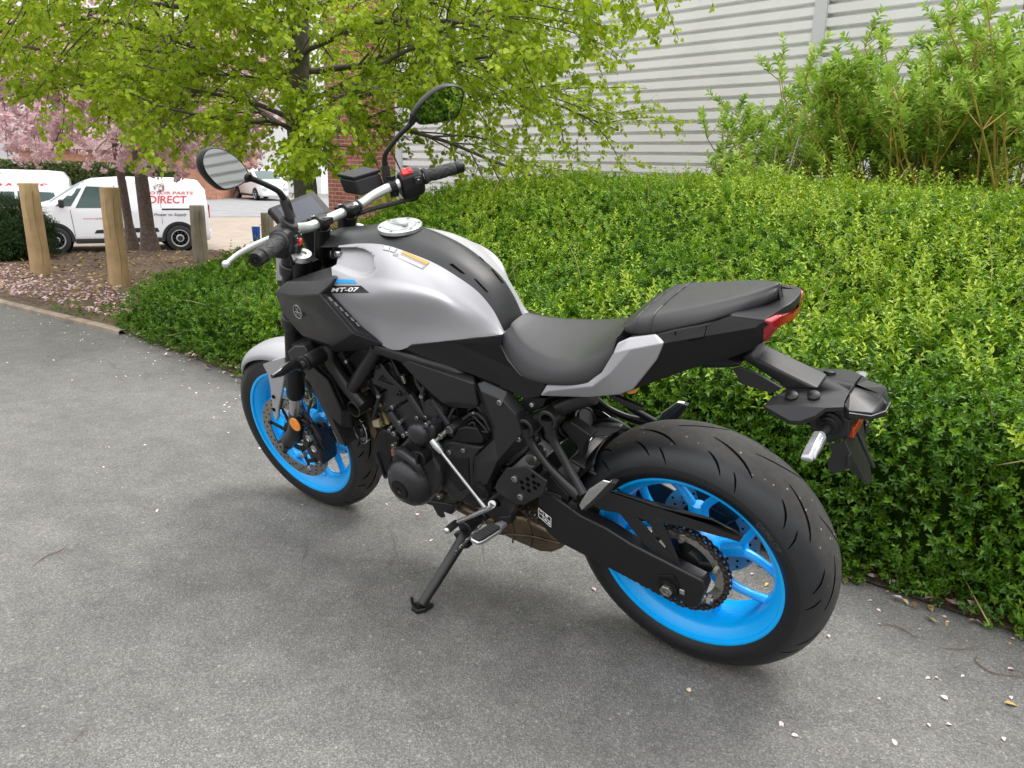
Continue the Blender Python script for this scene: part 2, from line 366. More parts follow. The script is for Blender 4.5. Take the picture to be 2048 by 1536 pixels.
b = MB(); q = wall_at(1990)+wn*.002; b.box((q.x, q.y, 2.8), (.018, .012, 6.7), Matrix.Rotation(WA, 3, 'Z'))
loc(b.build('sheet_joint', mat('joint', (.12, .12, .12), .7), bld, smooth=0), bld)
b = MB()
for px in (1395, 1588, 1622, 1945):
    for k in range(27):
        q = wall_at(px); z = -.4+.118*k*2+.045
        b.lathe([(0, .006), (.004, .006), (.006, .003)], q+Vector((0, 0, z)), wn, 8)
loc(b.build('fixing_screw', mat('screw', (.4, .4, .4), .4, metal=.6), bld), bld)['kind'] = 'stuff'

def brick(n, b, c1=(.30, .095, .055), c2=(.22, .06, .038), mort=(.33, .27, .23)):
    tc = N(n, 'TexCoord'); q = N(n, 'TexBrick', offset=.5, i_Scale=1.0)
    q.inputs['Color1'].default_value = (*c1, 1); q.inputs['Color2'].default_value = (*c2, 1); q.inputs['Mortar'].default_value = (*mort, 1)
    q.inputs['Brick Width'].default_value = .225; q.inputs['Row Height'].default_value = .075; q.inputs['Mortar Size'].default_value = .008
    n.links.new(tc.outputs['UV'], q.inputs['Vector'])
    z = N(n, 'TexNoise', i_Scale=3.0, i_Detail=5.0); n.links.new(tc.outputs['Object'], z.inputs['Vector'])
    n.links.new(mixc(n, q.outputs[0], ramp(n, z.outputs[0], [(.3, (.8, .8, .8)), (.7, (1.2, 1.2, 1.2))]), 1.0, 'MULTIPLY'), b.inputs['Base Color'])
    b.inputs['Roughness'].default_value = .9
    bp = N(n, 'Bump', i_Strength=.6, i_Distance=.01, invert=True); n.links.new(q.outputs[1], bp.inputs['Height']); n.links.new(bp.outputs[0], b.inputs['Normal'])
M_brick = node_mat('red_brick', brick)
M_brick2 = node_mat('orange_brick', lambda n, b: brick(n, b, (.48, .2, .11), (.38, .15, .085), (.42, .34, .28)))
def wall_box(name, A, B, depth, z0, z1, m, parent):
    """upright block on the front line A-B with brick-scaled UVs"""
    A, B = Vector((A[0], A[1], 0)), Vector((B[0], B[1], 0)); d = (B-A).normalized(); n = Vector((d.y, -d.x, 0))
    if n.dot(A-CPOS) < 0: n = -n
    c4 = [A, B, B+n*depth, A+n*depth]; V, F, UV = [], [], []
    for i in range(4):
        p, q = c4[i], c4[(i+1) % 4]; l = (q-p).length; o = len(V)
        V += [(p.x, p.y, z0), (q.x, q.y, z0), (q.x, q.y, z1), (p.x, p.y, z1)]; F.append((o, o+1, o+2, o+3)); UV += [(0, z0), (l, z0), (l, z1), (0, z1)]
    o = len(V); V += [(p.x, p.y, z1) for p in c4]; F.append((o, o+1, o+2, o+3)); UV += [(0, 0)]*4
    me = bpy.data.meshes.new(name); me.from_pydata(V, [], F); u = me.uv_layers.new(name='UVMap')
    for i, q in enumerate(UV): u.data[i].uv = q
    me.materials.append(m); ob = link(bpy.data.objects.new(name, me), parent); return loc(ob, parent)
bA, bB = wd(655, 340, 15.5), wd(803, 340, 14.2)
bb = empty('brick_building', (bA.x, bA.y, -1), 0, 'red brick building end between lime trunk and grey warehouse', 'building')
wall_box('wall', bA, bB, 5, -1.4, 4.2, M_brick, bb)
M_white = mat('white_paint', (.75, .75, .74), .6, var=.04, vscale=2)
wall_box('fascia', bA+(bA-bB).normalized()*.05-ray(720, 340)*.06, bB-ray(720, 340)*.06, 5, 4.2, 4.5, M_white, bb)
M_glass = mat('window_glass', (.05, .075, .075), .05, spec=.8)
# far buildings past the car park
hA, hB = wd(40, 330, 46), wd(430, 330, 46)
hb = empty('brick_house', (hA.x, hA.y, -1.1), 0, 'low orange brick building seen through pink blossom', 'building')
wall_box('wall', hA, hB, 8, -1.2, 1.5, M_brick2, hb)
b = MB(); n_ = (hB-hA).cross(Vector((0, 0, 1))).normalized(); n_ = n_ if n_.dot(ray(240, 330)) > 0 else -n_
p = [Vector((q.x, q.y, 1.5)) for q in (hA-n_*.4, hB-n_*.4, hB+n_*8.4, hA+n_*8.4)]; rg = [(p[0]+p[3])/2+Vector((0, 0, 1.2)), (p[1]+p[2])/2+Vector((0, 0, 1.2))]
b.add(p+rg, [(0, 1, 5, 4), (2, 3, 4, 5), (0, 4, 3), (1, 2, 5), (3, 2, 1, 0)]); loc(b.build('roof', mat('roof_tiles', (.16, .1, .085), .85, var=.25, vscale=5), hb, smooth=0), hb)
dA, dB = wd(440, 330, 62), wd(640, 330, 58)
db = empty('pale_shed', (dA.x, dA.y, -1.1), 0, 'long white shed across the yard behind lime branches', 'building')
wall_box('wall', dA, dB, 14, -1.2, 4.6, mat('white_sheet', (.72, .73, .74), .6, var=.06, vscale=.6), db)
wall_box('roof_edge', dA-ray(540, 330)*.2, dB-ray(540, 330)*.2, 14.5, 4.6, 5.0, mat('grey_sheet', (.42, .43, .45), .6), db)
# ================================================================== PLANTS
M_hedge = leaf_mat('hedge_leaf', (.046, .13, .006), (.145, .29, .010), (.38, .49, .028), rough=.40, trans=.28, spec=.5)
M_hull = mat('foliage_inner_shade', (.016, .036, .004), 1.0, spec=.05, var=.5, vscale=30)  # dark shell behind the leaves; inner shade is put into its colour
M_twig = mat('hedge_twig', (.11, .075, .045), .85, var=.3, vscale=40)
def sprigs(P, Nn, n_leaf, L, spread=.6, up=.35, ll=.021, lw=.0105, tone0=.35, tonev=.2):
    """shoots with opposite leaf pairs at points P facing Nn"""
    n = len(P); D = Nn*.75+rnd_dir(n)*spread; D[:, 2] += up; D /= np.linalg.norm(D, axis=1, keepdims=True)
    A = np.cross(D, rnd_dir(n)); A /= np.linalg.norm(A, axis=1, keepdims=True); B = np.cross(D, A)
    Ln = L*RNG.uniform(.6, 1.35, n); base = np.clip(tone0+RNG.normal(0, tonev, n), 0, 1); o = ([], [], [])
    PP, DD, NN, LL, WW, TT = [], [], [], [], [], []
    for k in range(n_leaf):
        f = (k//2+.5)/(n_leaf/2); a = (k//2)*1.57+RNG.uniform(-.3, .3, n); sg = 1 if k % 2 else -1
        side = A*np.cos(a)[:, None]*sg+B*np.sin(a)[:, None]*sg
        PP.append(P+D*(Ln*f)[:, None]); ld = side*.8+D*(.45+.5*f)+rnd_dir(n)*.18; DD.append(ld); NN.append(D+rnd_dir(n)*.25)
        s = RNG.uniform(.75, 1.2, n)*(1-.35*abs(f-.5)); LL.append(ll*s); WW.append(lw*s); TT.append(np.clip(base+.22*(f-.5)+RNG.normal(0, .05, n), 0, 1))
    cat = np.concatenate
    return leaves(cat(PP), cat(DD), cat(NN), cat(LL), cat(WW), cat(TT))
def joinlv(parts):
    V, F, T, o = [], [], [], 0
    for v, f, t in parts: V.append(v); F.append(f+o); T.append(t); o += len(v)
    return np.concatenate(V), np.concatenate(F), np.concatenate(T)
def vnoise(x, y):
    return (np.sin(x*2.3+1.7*np.sin(y*1.9))+np.sin(y*3.1+1.3*np.sin(x*2.7+2))+.6*np.sin(x*7.1+y*5.3)+.5*np.sin(x*11.3-y*9.1)+.4*np.sin(x*19+y*3)+.4*np.sin(y*23-x*6))/4.0
# ---- the long clipped hedge
def hedge_h(x, s):
    h0 = np.interp(x, [-3.2, -.5, 1.2, 2.5, 4.6], [.60, .54, .46, .40, .30]); hb = np.interp(x, [2.4, 3.1, 4.5, 5.3], [1.06, .98, .56, .5])
    h = h0+(hb-h0)*sstep(.0, 2.0, s)
    xe = 4.72+.28*s; k = np.clip((xe-x)/.16, 0, 1); k2 = np.clip((s+.02)/.13, 0, 1)
    h = h*np.sqrt(np.clip(1-(1-k)**2, 0, 1))*np.clip(1-(1-k2)**2.2, 0, 1)**.6
    return h+.055*vnoise(x*1.3, s*1.3)*k*k2
hx = np.concatenate([np.linspace(-3.2, -1.2, 26)[:-1], np.linspace(-1.2, 5.75, 200)]); hs_ = np.concatenate([np.linspace(-.02, .14, 22), np.linspace(.16, 3.4, 74)])
HX, HS = np.meshgrid(hx, hs_); HZ = hedge_h(HX, HS); HY = front(HX)-.02-HS+.05*vnoise(HX*2.2, HZ*6)*(HS < .5)
# the base line stays a little back so the face leans out over the bed edge
HV = np.stack([HX.ravel(), HY.ravel(), np.maximum(HZ, -.02).ravel()], 1); I = np.arange(len(hx)-1)[None, :]+np.arange(len(hs_)-1)[:, None]*len(hx)
HF = np.stack([I, I+len(hx), I+len(hx)+1, I+1], -1).reshape(-1, 4)
def sample(V, F, n, wfun=None, keep=None):
    a, b_, d, e = (V[F[:, k]] for k in range(4)); nm = np.cross(d-a, e-b_); ar = np.linalg.norm(nm, axis=1)/2; cen = (a+b_+d+e)/4
    w = ar.copy()
    if wfun is not None: w = w*wfun(cen)
    i = RNG.choice(len(F), n, p=w/w.sum()); u, t = RNG.uniform(size=(2, n, 1))
    P = (a[i]*(1-u)+b_[i]*u)*(1-t)+(e[i]*(1-u)+d[i]*u)*t; Q = nm[i]/np.maximum(np.linalg.norm(nm[i], axis=1, keepdims=True), 1e-9)
    Q[Q[:, 2] < 0] *= -1; return P, Q
hedge = empty('hedge', (1.5, -.8, 0), 0, 'long bright green clipped hedge rising behind the motorcycle', 'hedge')
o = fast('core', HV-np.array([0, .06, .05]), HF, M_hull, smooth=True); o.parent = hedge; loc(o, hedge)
def wf(cn):
    d = np.linalg.norm(cn-np.array(CPOS), axis=1); vis = np.where(cn[:, 2] < .02, .15, 1.0)*np.where(cn[:, 0] < -1.3, .35, 1); return vis*np.clip(2.6/d, .35, 1.2)**1.2
P, Q = sample(HV, HF, 50000, wf)
gap = vnoise(P[:, 0]*3.1+1, P[:, 1]*3.1+P[:, 2]*4) < RNG.uniform(-.9, -.3, len(P)); P, Q = P[~gap], Q[~gap]
P = P-Q*RNG.uniform(-.02, .05, len(P))[:, None]; P[:, 2] = np.maximum(P[:, 2], .03)
tone = np.clip(.24+.34*sstep(.34, .9, P[:, 2])+.24*vnoise(P[:, 0]*1.3, P[:, 1]*1.3)+.10*vnoise(P[:, 0]*6, P[:, 1]*6+P[:, 2]*7), .03, .85)  # tone rises with height, painting the sky's light on the hedge top
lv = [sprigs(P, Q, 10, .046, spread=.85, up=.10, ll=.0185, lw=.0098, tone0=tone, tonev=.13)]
sel = (P[:, 2] > .42) & ((P[:, 0] < 1.0) | (RNG.uniform(size=len(P)) < .25)) & (vnoise(P[:, 0]*1.7+3, P[:, 1]*1.7) > -.1); P2 = P[sel][:1500]; Q2 = Q[sel][:1500]       # longer pale new shoots on the top
lv.append(sprigs(P2+Q2*.02, Q2, 12, .11, spread=.5, up=.7, ll=.024, lw=.010, tone0=.78, tonev=.1))
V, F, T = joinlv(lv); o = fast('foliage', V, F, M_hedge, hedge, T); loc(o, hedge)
b = MB()
for k in range(150):
    i = RNG.integers(len(P)); p = Vector(P[i]); d = Vector(Q[i])*.5+Vector(rnd_dir(1)[0])*.8+Vector((0, 0, .5)); d.normalize(); l = RNG.uniform(.08, .24)
    b.tube([p-d*.08, p+d*l*.5+Vector(rnd_dir(1)[0])*.02, p+d*l], [.0022, .0017, .0009], n=5, sm=3)
loc(b.build('twig', mat('pale_twig', (.30, .27, .10), .8, var=.3), hedge, fix=False), hedge)['kind'] = 'stuff'
b = MB()
for k in range(70):                                                  # woody stems under the skirt
    x = RNG.uniform(-1.2, 4.5); y = float(front(x))-.12-RNG.uniform(0, .1)
    b.tube([(x, y, 0), (x+RNG.uniform(-.06, .06), y-.02, .1), (x+RNG.uniform(-.1, .1), y+.03, .24)], [.006, .005, .003], n=6, sm=3)
loc(b.build('stem', M_twig, hedge, fix=False), hedge)['kind'] = 'stuff'

# ---- branching helper: returns tube arrays and twig carriers
class Tree:
    thin = 1.0
    def __init__(s): s.V, s.F, s.n, s.tw = [], [], 0, []
    def tube(s, Q, r0, r1, n=6):
        Q = np.array(Q); k = len(Q); d = np.gradient(Q, axis=0); d /= np.linalg.norm(d, axis=1, keepdims=True)
        ref = np.array([0, 0, 1.]) if abs(d[0, 2]) < .8 else np.array([1., 0, 0]); u = np.cross(d, ref); u /= np.linalg.norm(u, axis=1, keepdims=True); w = np.cross(d, u)
        a = np.arange(n)*2*np.pi/n; r = np.linspace(r0, r1, k)[:, None, None]
        s.V.append((Q[:, None]+(u[:, None]*np.cos(a)[None, :, None]+w[:, None]*np.sin(a)[None, :, None])*r).reshape(-1, 3))
        i = np.arange(n)[None, :]+np.arange(k-1)[:, None]*n; j = (np.arange(n)+1) % n+np.arange(k-1)[:, None]*n
        s.F.append(np.stack([i, j, j+n, i+n], -1).reshape(-1, 4)+s.n); s.n += k*n
    def grow(s, p, d, L, r, lev, droop, wig=.18, kids=(7, 6, 0), kl=(.5, .45)):
        p = np.array(p, float); d = np.array(d, float); d /= np.linalg.norm(d); k = max(4, int(L/.16)); Q = [p.copy()]; ds = []
        for i in range(k):
            d = d+RNG.normal(0, wig, 3)*(.16/max(L/k, .05))*.45; d[2] -= droop*L/k; d /= np.linalg.norm(d); p = p+d*L/k; Q.append(p.copy()); ds.append(d.copy())
        s.tube(Q, r*s.thin, r*.28*s.thin, 7 if lev == 0 else 5 if lev == 1 else 4)
        if lev >= 2 or L < .35: s.tw.append((np.array(Q), np.array(ds)))
        if lev < 2:
            m = int(kids[lev]*L) if lev == 0 else kids[lev]
            for q in range(m):
                f = .16+.84*(q+RNG.uniform(0, 1))/m; i = min(int(f*k), k-1); c_ = np.cross(ds[i], rnd_dir(1)[0]); c_[2] *= .55; c_ /= np.linalg.norm(c_)
                s.grow(Q[i], ds[i]*.75+c_*.75, L*kl[lev]*(1.15-.55*f)*RNG.uniform(.7, 1.25), r*.42*(1.1-.6*f), lev+1, droop*1.2+.12, wig, kids, kl)
            s.tw.append((np.array(Q[-4:]), np.array(ds[-3:])))
    def wood(s, name, m, parent, lo=None):
        o = fast(name, np.concatenate(s.V), np.concatenate(s.F), m, parent, smooth=True); return loc(o, parent)
M_bark = mat('lime_bark', (.12, .105, .08), .9, var=.35, vscale=22, bump=.8, bscale=40)
M_lime = leaf_mat('lime_leaf', (.20, .30, .012), (.39, .53, .022), (.60, .67, .07), rough=.42, trans=.5, spec=.35)
tb = wd(607, 392, 6.6); tb.z = 0
lime = empty('lime_tree', tb, 0, 'spreading lime tree with fresh yellow green leaves behind the handlebar', 'tree')
T_ = Tree(); rgt = Vector((CX.x, CX.y, 0)).normalized(); dep = Vector((CZ.x, CZ.y, 0)).normalized()
tr = [(tb.x+.02*math.sin(k*1.3), tb.y+.015*math.cos(k), k*.25-.05) for k in range(24)]
Tr = Tree(); Tr.tube(tr, .108, .045, 14); Tr.tube([(tb.x, tb.y, -.06), (tb.x, tb.y, .06), (tb.x, tb.y, .2)], .17, .108, 14)
Tr.wood('trunk', M_bark, lime)
LIMBS = [ (1.35, .95, -.1, .34, 2.9, .034, .42), (1.6, .85, -.35, .36, 3.0, .034, .42), (1.2, .5, -.85, .3, 1.6, .026, .3),
 (1.4, .15, -1, .3, 1.2, .022, .3), (1.65, -.3, -1, .3, 1.4, .024, .3), (1.9, .3, -1, .3, 1.4, .024, .3), (2.1, -.15, -1, .25, 1.5, .024, .3), (2.35, .2, -1, .2, 1.5, .024, .3), (2.6, -.25, -1, .15, 1.5, .024, .3), (1.55, .6, -.8, .3, 1.7, .026, .3), (2.0, -.7, -.8, .28, 1.9, .028, .25),
  # height, right, depth, up, length, radius, droop
 (1.45, -1, -.15, .34, 2.0, .036, .16), (1.35, -.8, .7, .28, 2.0, .036, .25), (1.45, 1, -.25, .42, 2.3, .036, .28), (1.5, .75, .65, .35, 2.2, .034, .22), (1.40, -.55, -.9, .34, 1.7, .03, .2),
 (1.75, -1, .25, .32, 2.5, .042, .16), (1.8, -.9, -.5, .30, 2.6, .042, .2), (1.85, 1, .15, .30, 3.0, .046, .16), (1.95, .8, -.65, .30, 2.6, .038, .22), (2.1, .35, 1, .3, 2.4, .036, .2),
 (2.2, -1, 0, .22, 2.9, .046, .14), (2.3, 1, -.12, .26, 3.3, .046, .16), (2.35, -.6, -.85, .22, 2.6, .036, .2), (2.5, .9, .5, .28, 2.9, .038, .18), (2.6, -.85, .55, .22, 2.8, .038, .18),
 (2.75, 1, -.45, .18, 3.2, .04, .2), (2.85, -1, -.3, .15, 3.0, .04, .2), (3.0, .25, -1, .1, 2.3, .034, .22), (3.1, -.2, -1, .2, 2.5, .034, .24), (3.2, .95, 0, .12, 3.2, .036, .24), (3.3, -1, .1, .1, 3.0, .036, .24),
 (3.6, .7, -.7, .25, 2.4, .032, .2), (3.7, -.75, -.6, .25, 2.4, .032, .2), (4.2, .6, .6, .6, 1.8, .026, .1), (4.5, -.5, .3, .8, 1.6, .024, .1)]
T_.thin = .62; RNG.normal(size=7)
for z, a, dd, u, L, r, dr in LIMBS:
    if a > .7: L *= .96
    if z > 3.05 and z < 4: continue
    d = rgt*a+dep*dd; d.normalize(); T_.grow((tb.x, tb.y, z), (d.x, d.y, u), L, r, 0, dr*.8, .2, kids=(7.5, 7, 0), kl=(.42, .42))
T_.wood('branches', M_bark, lime)
def twig_leaves(tws, per, L, W, hang, tone0, spread=.05):
    P, D, Nn = [], [], []
    for Q, ds in tws:
        n = max(2, int(per*np.linalg.norm(Q[-1]-Q[0]))+2); f = RNG.uniform(.05, 1, n)**.8*(len(Q)-1); i = np.minimum(f.astype(int), len(Q)-2); t = (f-i)[:, None]
        p = Q[i]*(1-t)+Q[i+1]*t; sd = rnd_dir(n); sd[:, 2] = sd[:, 2]*.4-hang; P.append(p+rnd_dir(n)*spread*.5); D.append(sd+ds[np.minimum(i, len(ds)-1)]*.5)
    P = np.concatenate(P); D = np.concatenate(D); n = len(P); Nn = rnd_dir(n)*.7; Nn[:, 2] += .8
    s = RNG.uniform(.55, 1.2, n); return leaves(P, D, Nn, L*s, W*s, np.clip(tone0+RNG.normal(0, .18, n), 0, 1), fold=.12, curl=.18)
V, F, T = twig_leaves(T_.tw, 50, .042, .039, .5, .5); print('lime leaves', len(V)//6)
loc(fast('crown', V, F, M_lime, lime, T), lime)

# ---- cherry trees in blossom
M_cbark = mat('cherry_bark', (.13, .10, .085), .85, var=.35, vscale=30, bump=.7, bscale=50)
M_blos = leaf_mat('blossom', (.62, .40, .43), (.78, .57, .60), (.88, .76, .77), rough=.7, trans=.35, spec=.2)
def cherry(base, lean, H, label, limbs, per, rad, zmin=.72):
    root = empty('cherry_tree', base, 0, label, 'tree', 'cherry trees in blossom by the car park'); t = Tree(); k = 14
    Q = [(base.x+lean.x*(i/k)**1.1*H, base.y+lean.y*(i/k)**1.1*H, base.z-.1+H*i/k) for i in range(k+1)]
    tt = Tree(); tt.tube(Q, rad, rad*.6, 12); tt.tube([(base.x-lean.x*.1, base.y-lean.y*.1, base.z-.1), (base.x, base.y, base.z+.02), Q[2]], rad*1.8, rad*.95, 12); tt.wood('trunk', M_cbark, root)
    for q in range(limbs):
        a = q*2.4+RNG.uniform(0, 1); z = RNG.uniform(zmin, 1.0); i = min(int(z*k), k)
        t.grow(Q[i], (math.cos(a), math.sin(a), .45), RNG.uniform(1.5, 2.3), rad*.4, 0, .38, .2, kids=(5, 4, 0), kl=(.5, .45))
    t.wood('branches', M_cbark, root)
    P = np.concatenate([q[0][RNG.integers(0, len(q[0]), max(2, int(per*len(q[0])/5)))] for q in t.tw]); n = len(P); m = 14
    C = np.repeat(P+rnd_dir(n)*.05, m, 0); d = rnd_dir(n*m); C = C+d*RNG.uniform(.02, .06, (n*m, 1)); C[:, 2] -= .03
    V, F, T = leaves(C, np.cross(d, rnd_dir(n*m)), d, np.full(n*m, .042), np.full(n*m, .04), np.clip(np.repeat(RNG.uniform(.2, .8, n), m)+RNG.normal(0, .15, n*m), 0, 1), fold=.1, curl=.25)
    loc(fast('blossom', V, F, M_blos, root, T), root)
    print('cherry', n*m); return root
c1 = wd(302, 512, 10.0); c2 = wd(266, 503, 10.6); c3 = wd(296, 470, 15.5); c3.z = -1.0; c1.z = c2.z = 0.02
cherry(c1, Vector((.02, .02, 0)), 2.7, 'pink cherry tree with the thicker grey trunk in front of the white van', 13, 4, .088, .6)
cherry(c2, Vector((.03, .05, 0)), 2.6, 'pink cherry tree with thin leaning trunk behind the second wooden post', 10, 5, .06)
cherry(c3, Vector((-.02, .05, 0)), 4.1, 'pink cherry tree farthest back, its trunk lined up behind the thicker trunk', 10, 4, .1, .66)

# ---- dogwood shrubs over the hedge at right
M_dog = leaf_mat('dogwood_leaf', (.13, .26, .02), (.30, .47, .05), (.50, .62, .14), rough=.45, trans=.4, spec=.35)
M_dstem = mat('dogwood_stem', (.36, .27, .05), .6, var=.4, vscale=9)
M_dead = mat('dead_stem', (.42, .36, .30), .9, var=.2)
def dogwood(px, depth, top, w, label, ns=26):
    q = wd(px, 350, depth); q.z = 0; root = empty('dogwood_shrub', q, 0, label, 'shrub', 'yellow stemmed shrubs above the hedge'); t = Tree(); dead = Tree(); PP, QQ, TT = [], [], []
    for k in range(ns):
        a = RNG.uniform(0, 6.28); rr = w*.35*math.sqrt(RNG.uniform()); p = np.array([q.x+rr*math.cos(a), q.y+rr*.7*math.sin(a), .25]); d = np.array([math.cos(a)*.32, math.sin(a)*.25, 1.0])+RNG.normal(0, .12, 3)
        H = (top-.25)*RNG.uniform(.72, 1.04); n = 10; S = [p.copy()]
        for i in range(n): d = d+RNG.normal(0, .07, 3); d[2] = max(d[2], .6); p = p+d/np.linalg.norm(d)*H/n; S.append(p.copy())
        S = np.array(S); t.tube(S, .010, .0035, 5)
        for j in range(7):
            f = RNG.integers(7, n+1); sp = S[f]; sd = rnd_dir(1)[0]*.8; sd[2] = abs(sd[2])+.5; sd /= np.linalg.norm(sd); l = RNG.uniform(.08, .24); t.tube([sp, sp+sd*l*.5, sp+sd*l], .004, .002, 4)
            for u in (.45, .7, 1.0): PP.append(sp+sd*l*u); QQ.append(sd)
        for f in range(8, n+1): PP.append(S[f]); QQ.append(np.array([0, 0, 1.]))
    for k in range(5):
        a = RNG.uniform(0, 6.28); p = np.array([q.x+w*.3*math.cos(a), q.y+w*.2*math.sin(a), .4]); dead.tube([p, p+[.02, .02, .5], p+[RNG.uniform(-.12, .12), .03, RNG.uniform(.75, 1.05)]], .007, .003, 5)
    t.wood('stems', M_dstem, root); dead.wood('dead_stems', M_dead, root)
    V, F, T = sprigs(np.array(PP), np.array(QQ), 10, .08, spread=.3, up=.3, ll=.050, lw=.021, tone0=.55, tonev=.18)
    loc(fast('foliage', V, F, M_dog, root, T), root)
dogwood(1650, 5.5, 1.72, .85, 'lower yellow stemmed shrub at the left end of the shrub row above the hedge', 34)
dogwood(1790, 5.2, 1.86, .9, 'middle yellow stemmed shrub of the row above the hedge, in front of grey cladding', 40)
dogwood(1925, 4.9, 1.95, .85, 'tall yellow stemmed shrub second from the right photo edge, above the hedge', 40)
dogwood(2050, 4.6, 2.08, .9, 'tallest yellow stemmed shrub, cut by the right edge of the photo', 40)
dogwood(1545, 5.0, 1.30, .4, 'small leafy shoot standing out of the hedge top before the clad wall', 9)

# ---- round dark bush at far left and clipped hedge past the vans
M_yew = leaf_mat('yew_leaf', (.012, .035, .008), (.028, .075, .012), (.08, .15, .02), rough=.4, trans=.15)
def blob_bush(name, cen, rad, n, m, label, cat, ll, lw, tone=.4):
    root = empty(name, (cen[0], cen[1], cen[2]-rad[2]), 0, label, cat); d = rnd_dir(n); d[:, 2] = np.abs(d[:, 2])*1.0-.35*(RNG.uniform(size=n) < .4)
    rr = RNG.uniform(.86, 1.03, n)*(1+.10*vnoise(d[:, 0]*3, d[:, 1]*3+d[:, 2]*4)); P = np.array(cen)+d*np.array(rad)*rr[:, None]
    V, F, T = sprigs(P, d, 8, ll*3, spread=.5, up=.3, ll=ll, lw=lw, tone0=tone, tonev=.15); loc(fast('foliage', V, F, m, root, T), root)
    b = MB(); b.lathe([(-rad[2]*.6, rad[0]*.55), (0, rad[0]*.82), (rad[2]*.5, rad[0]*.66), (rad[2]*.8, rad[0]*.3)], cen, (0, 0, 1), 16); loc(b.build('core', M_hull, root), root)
    return root
yc = wd(0, 460, 8.6); blob_bush('yew_bush', (yc.x, yc.y, .24), (.50, .50, .42), 5200, M_yew, 'dark green rounded bush at the left edge behind the first wooden post', 'bush', .03, .007)
fh = empty('clipped_hedge', wd(130, 345, 29), 0, 'dull green clipped hedge in the car park beyond the vans', 'hedge')
fa, fb = wd(-60, 345, 31), wd(330, 345, 27); nn = 5200; u = RNG.uniform(size=nn); P = np.array(fa)[None]*(1-u[:, None])+np.array(fb)[None]*u[:, None]
f = RNG.uniform(size=nn); top = f < .45; P[:, 2] = np.where(top, .72+.05*vnoise(u*40, f*9), RNG.uniform(-1.0, .72, nn)); P += np.array(dep)[None]*np.where(top, RNG.uniform(0, 1.1, nn), 0)[:, None]
Nn = np.where(top[:, None], np.array([[0, 0, 1.]]), -np.array(dep)[None]); V, F, T = sprigs(P, Nn, 6, .16, ll=.10, lw=.06, tone0=.3, tonev=.15)
loc(fast('foliage', V, F, leaf_mat('far_hedge_leaf', (.04, .06, .012), (.08, .11, .02), (.15, .18, .05), trans=.2), fh, T), fh)
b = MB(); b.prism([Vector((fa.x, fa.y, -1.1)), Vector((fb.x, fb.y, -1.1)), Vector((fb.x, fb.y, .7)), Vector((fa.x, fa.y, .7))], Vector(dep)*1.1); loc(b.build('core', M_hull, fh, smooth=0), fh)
# ================================================================== MOTORCYCLE
M_silver = mat('satin_silver_paint', (.34, .34, .36), .43, metal=.25, rvar=.03, vscale=14, coat=.08)
M_dark = mat('matt_dark_grey', (.021, .0215, .023), .40, metal=.2, spec=.4, rvar=.05, vscale=12)
M_blk = mat('black_plastic', (.006, .006, .0065), .42, spec=.34, rvar=.06, vscale=20, bump=.08, bscale=900)
M_gblk = mat('gloss_black', (.008, .008, .009), .14, coat=.4)
M_eng = mat('engine_black', (.040, .040, .044), .32, metal=.55, rvar=.1, vscale=30, bump=.1, bscale=500)
M_frame = mat('frame_paint', (.014, .014, .015), .32, metal=.2, rvar=.05, vscale=25)
M_vinyl = mat('seat_vinyl', (.017, .017, .019), .40, rvar=.05, vscale=9, bump=.25, bscale=700)
M_blue = mat('blue_rim_paint', (.0, .43, 1.0), .34, metal=.0, coat=.25)
M_alu = mat('aluminium', (.50, .51, .52), .34, metal=.85, rvar=.1, vscale=40)
M_chrome = mat('chrome', (.78, .78, .79), .13, metal=1, rvar=.05, vscale=30)
M_zinc = mat('zinc', (.34, .34, .33), .32, metal=.9)
M_disc = mat('disc_steel', (.33, .32, .31), .35, metal=.9, rvar=.08, vscale=60)
M_steel = mat('sprocket_steel', (.46, .45, .42), .32, metal=.9, rvar=.12, vscale=60)
M_chain = mat('chain_steel', (.075, .065, .055), .42, metal=.8, var=.3, vscale=120)
M_exh = mat('exhaust_steel', (.20, .155, .11), .38, metal=.85, var=.3, vscale=14, rvar=.12)
M_bar = mat('bar_anodised', (.60, .62, .61), .33, metal=.7)
M_red = mat('red_lens', (.30, .006, .012), .12, coat=.6)
M_orange = mat('amber_reflector', (.85, .27, .01), .18, coat=.5, var=.25, vscale=120)
M_redrefl = mat('red_reflector', (.55, .05, .01), .2, coat=.5)
M_redsw = mat('red_switch', (.62, .03, .03), .4)
M_clear = mat('clear_lens', (.30, .31, .33), .12, metal=.35, coat=.7, var=.3, vscale=45)
M_smoke = mat('smoked_lens', (.016, .015, .016), .08, coat=.7)
M_screen = mat('screen_glass', (.012, .013, .016), .22, spec=.16)
M_screen_in = mat('screen_panel', (.035, .042, .06), .25, spec=.16)
M_mirror = mat('mirror_glass', (.56, .58, .58), .015, metal=1)
M_hole = mat('recess_shade_black', (.003, .003, .003), .9, spec=.03)  # flat black painted in place of the shade inside holes, slots and grooves
M_wht = mat('white_print', (.80, .80, .80), .5)
M_gry = mat('grey_print', (.22, .22, .23), .5)
M_org = mat('orange_print', (.75, .25, .04), .5)
M_bluprint = mat('blue_print', (.01, .27, .66), .4)
M_blkprint = mat('black_print', (.008, .008, .009), .35)
M_brass = mat('tan_wrap', (.34, .24, .12), .6)
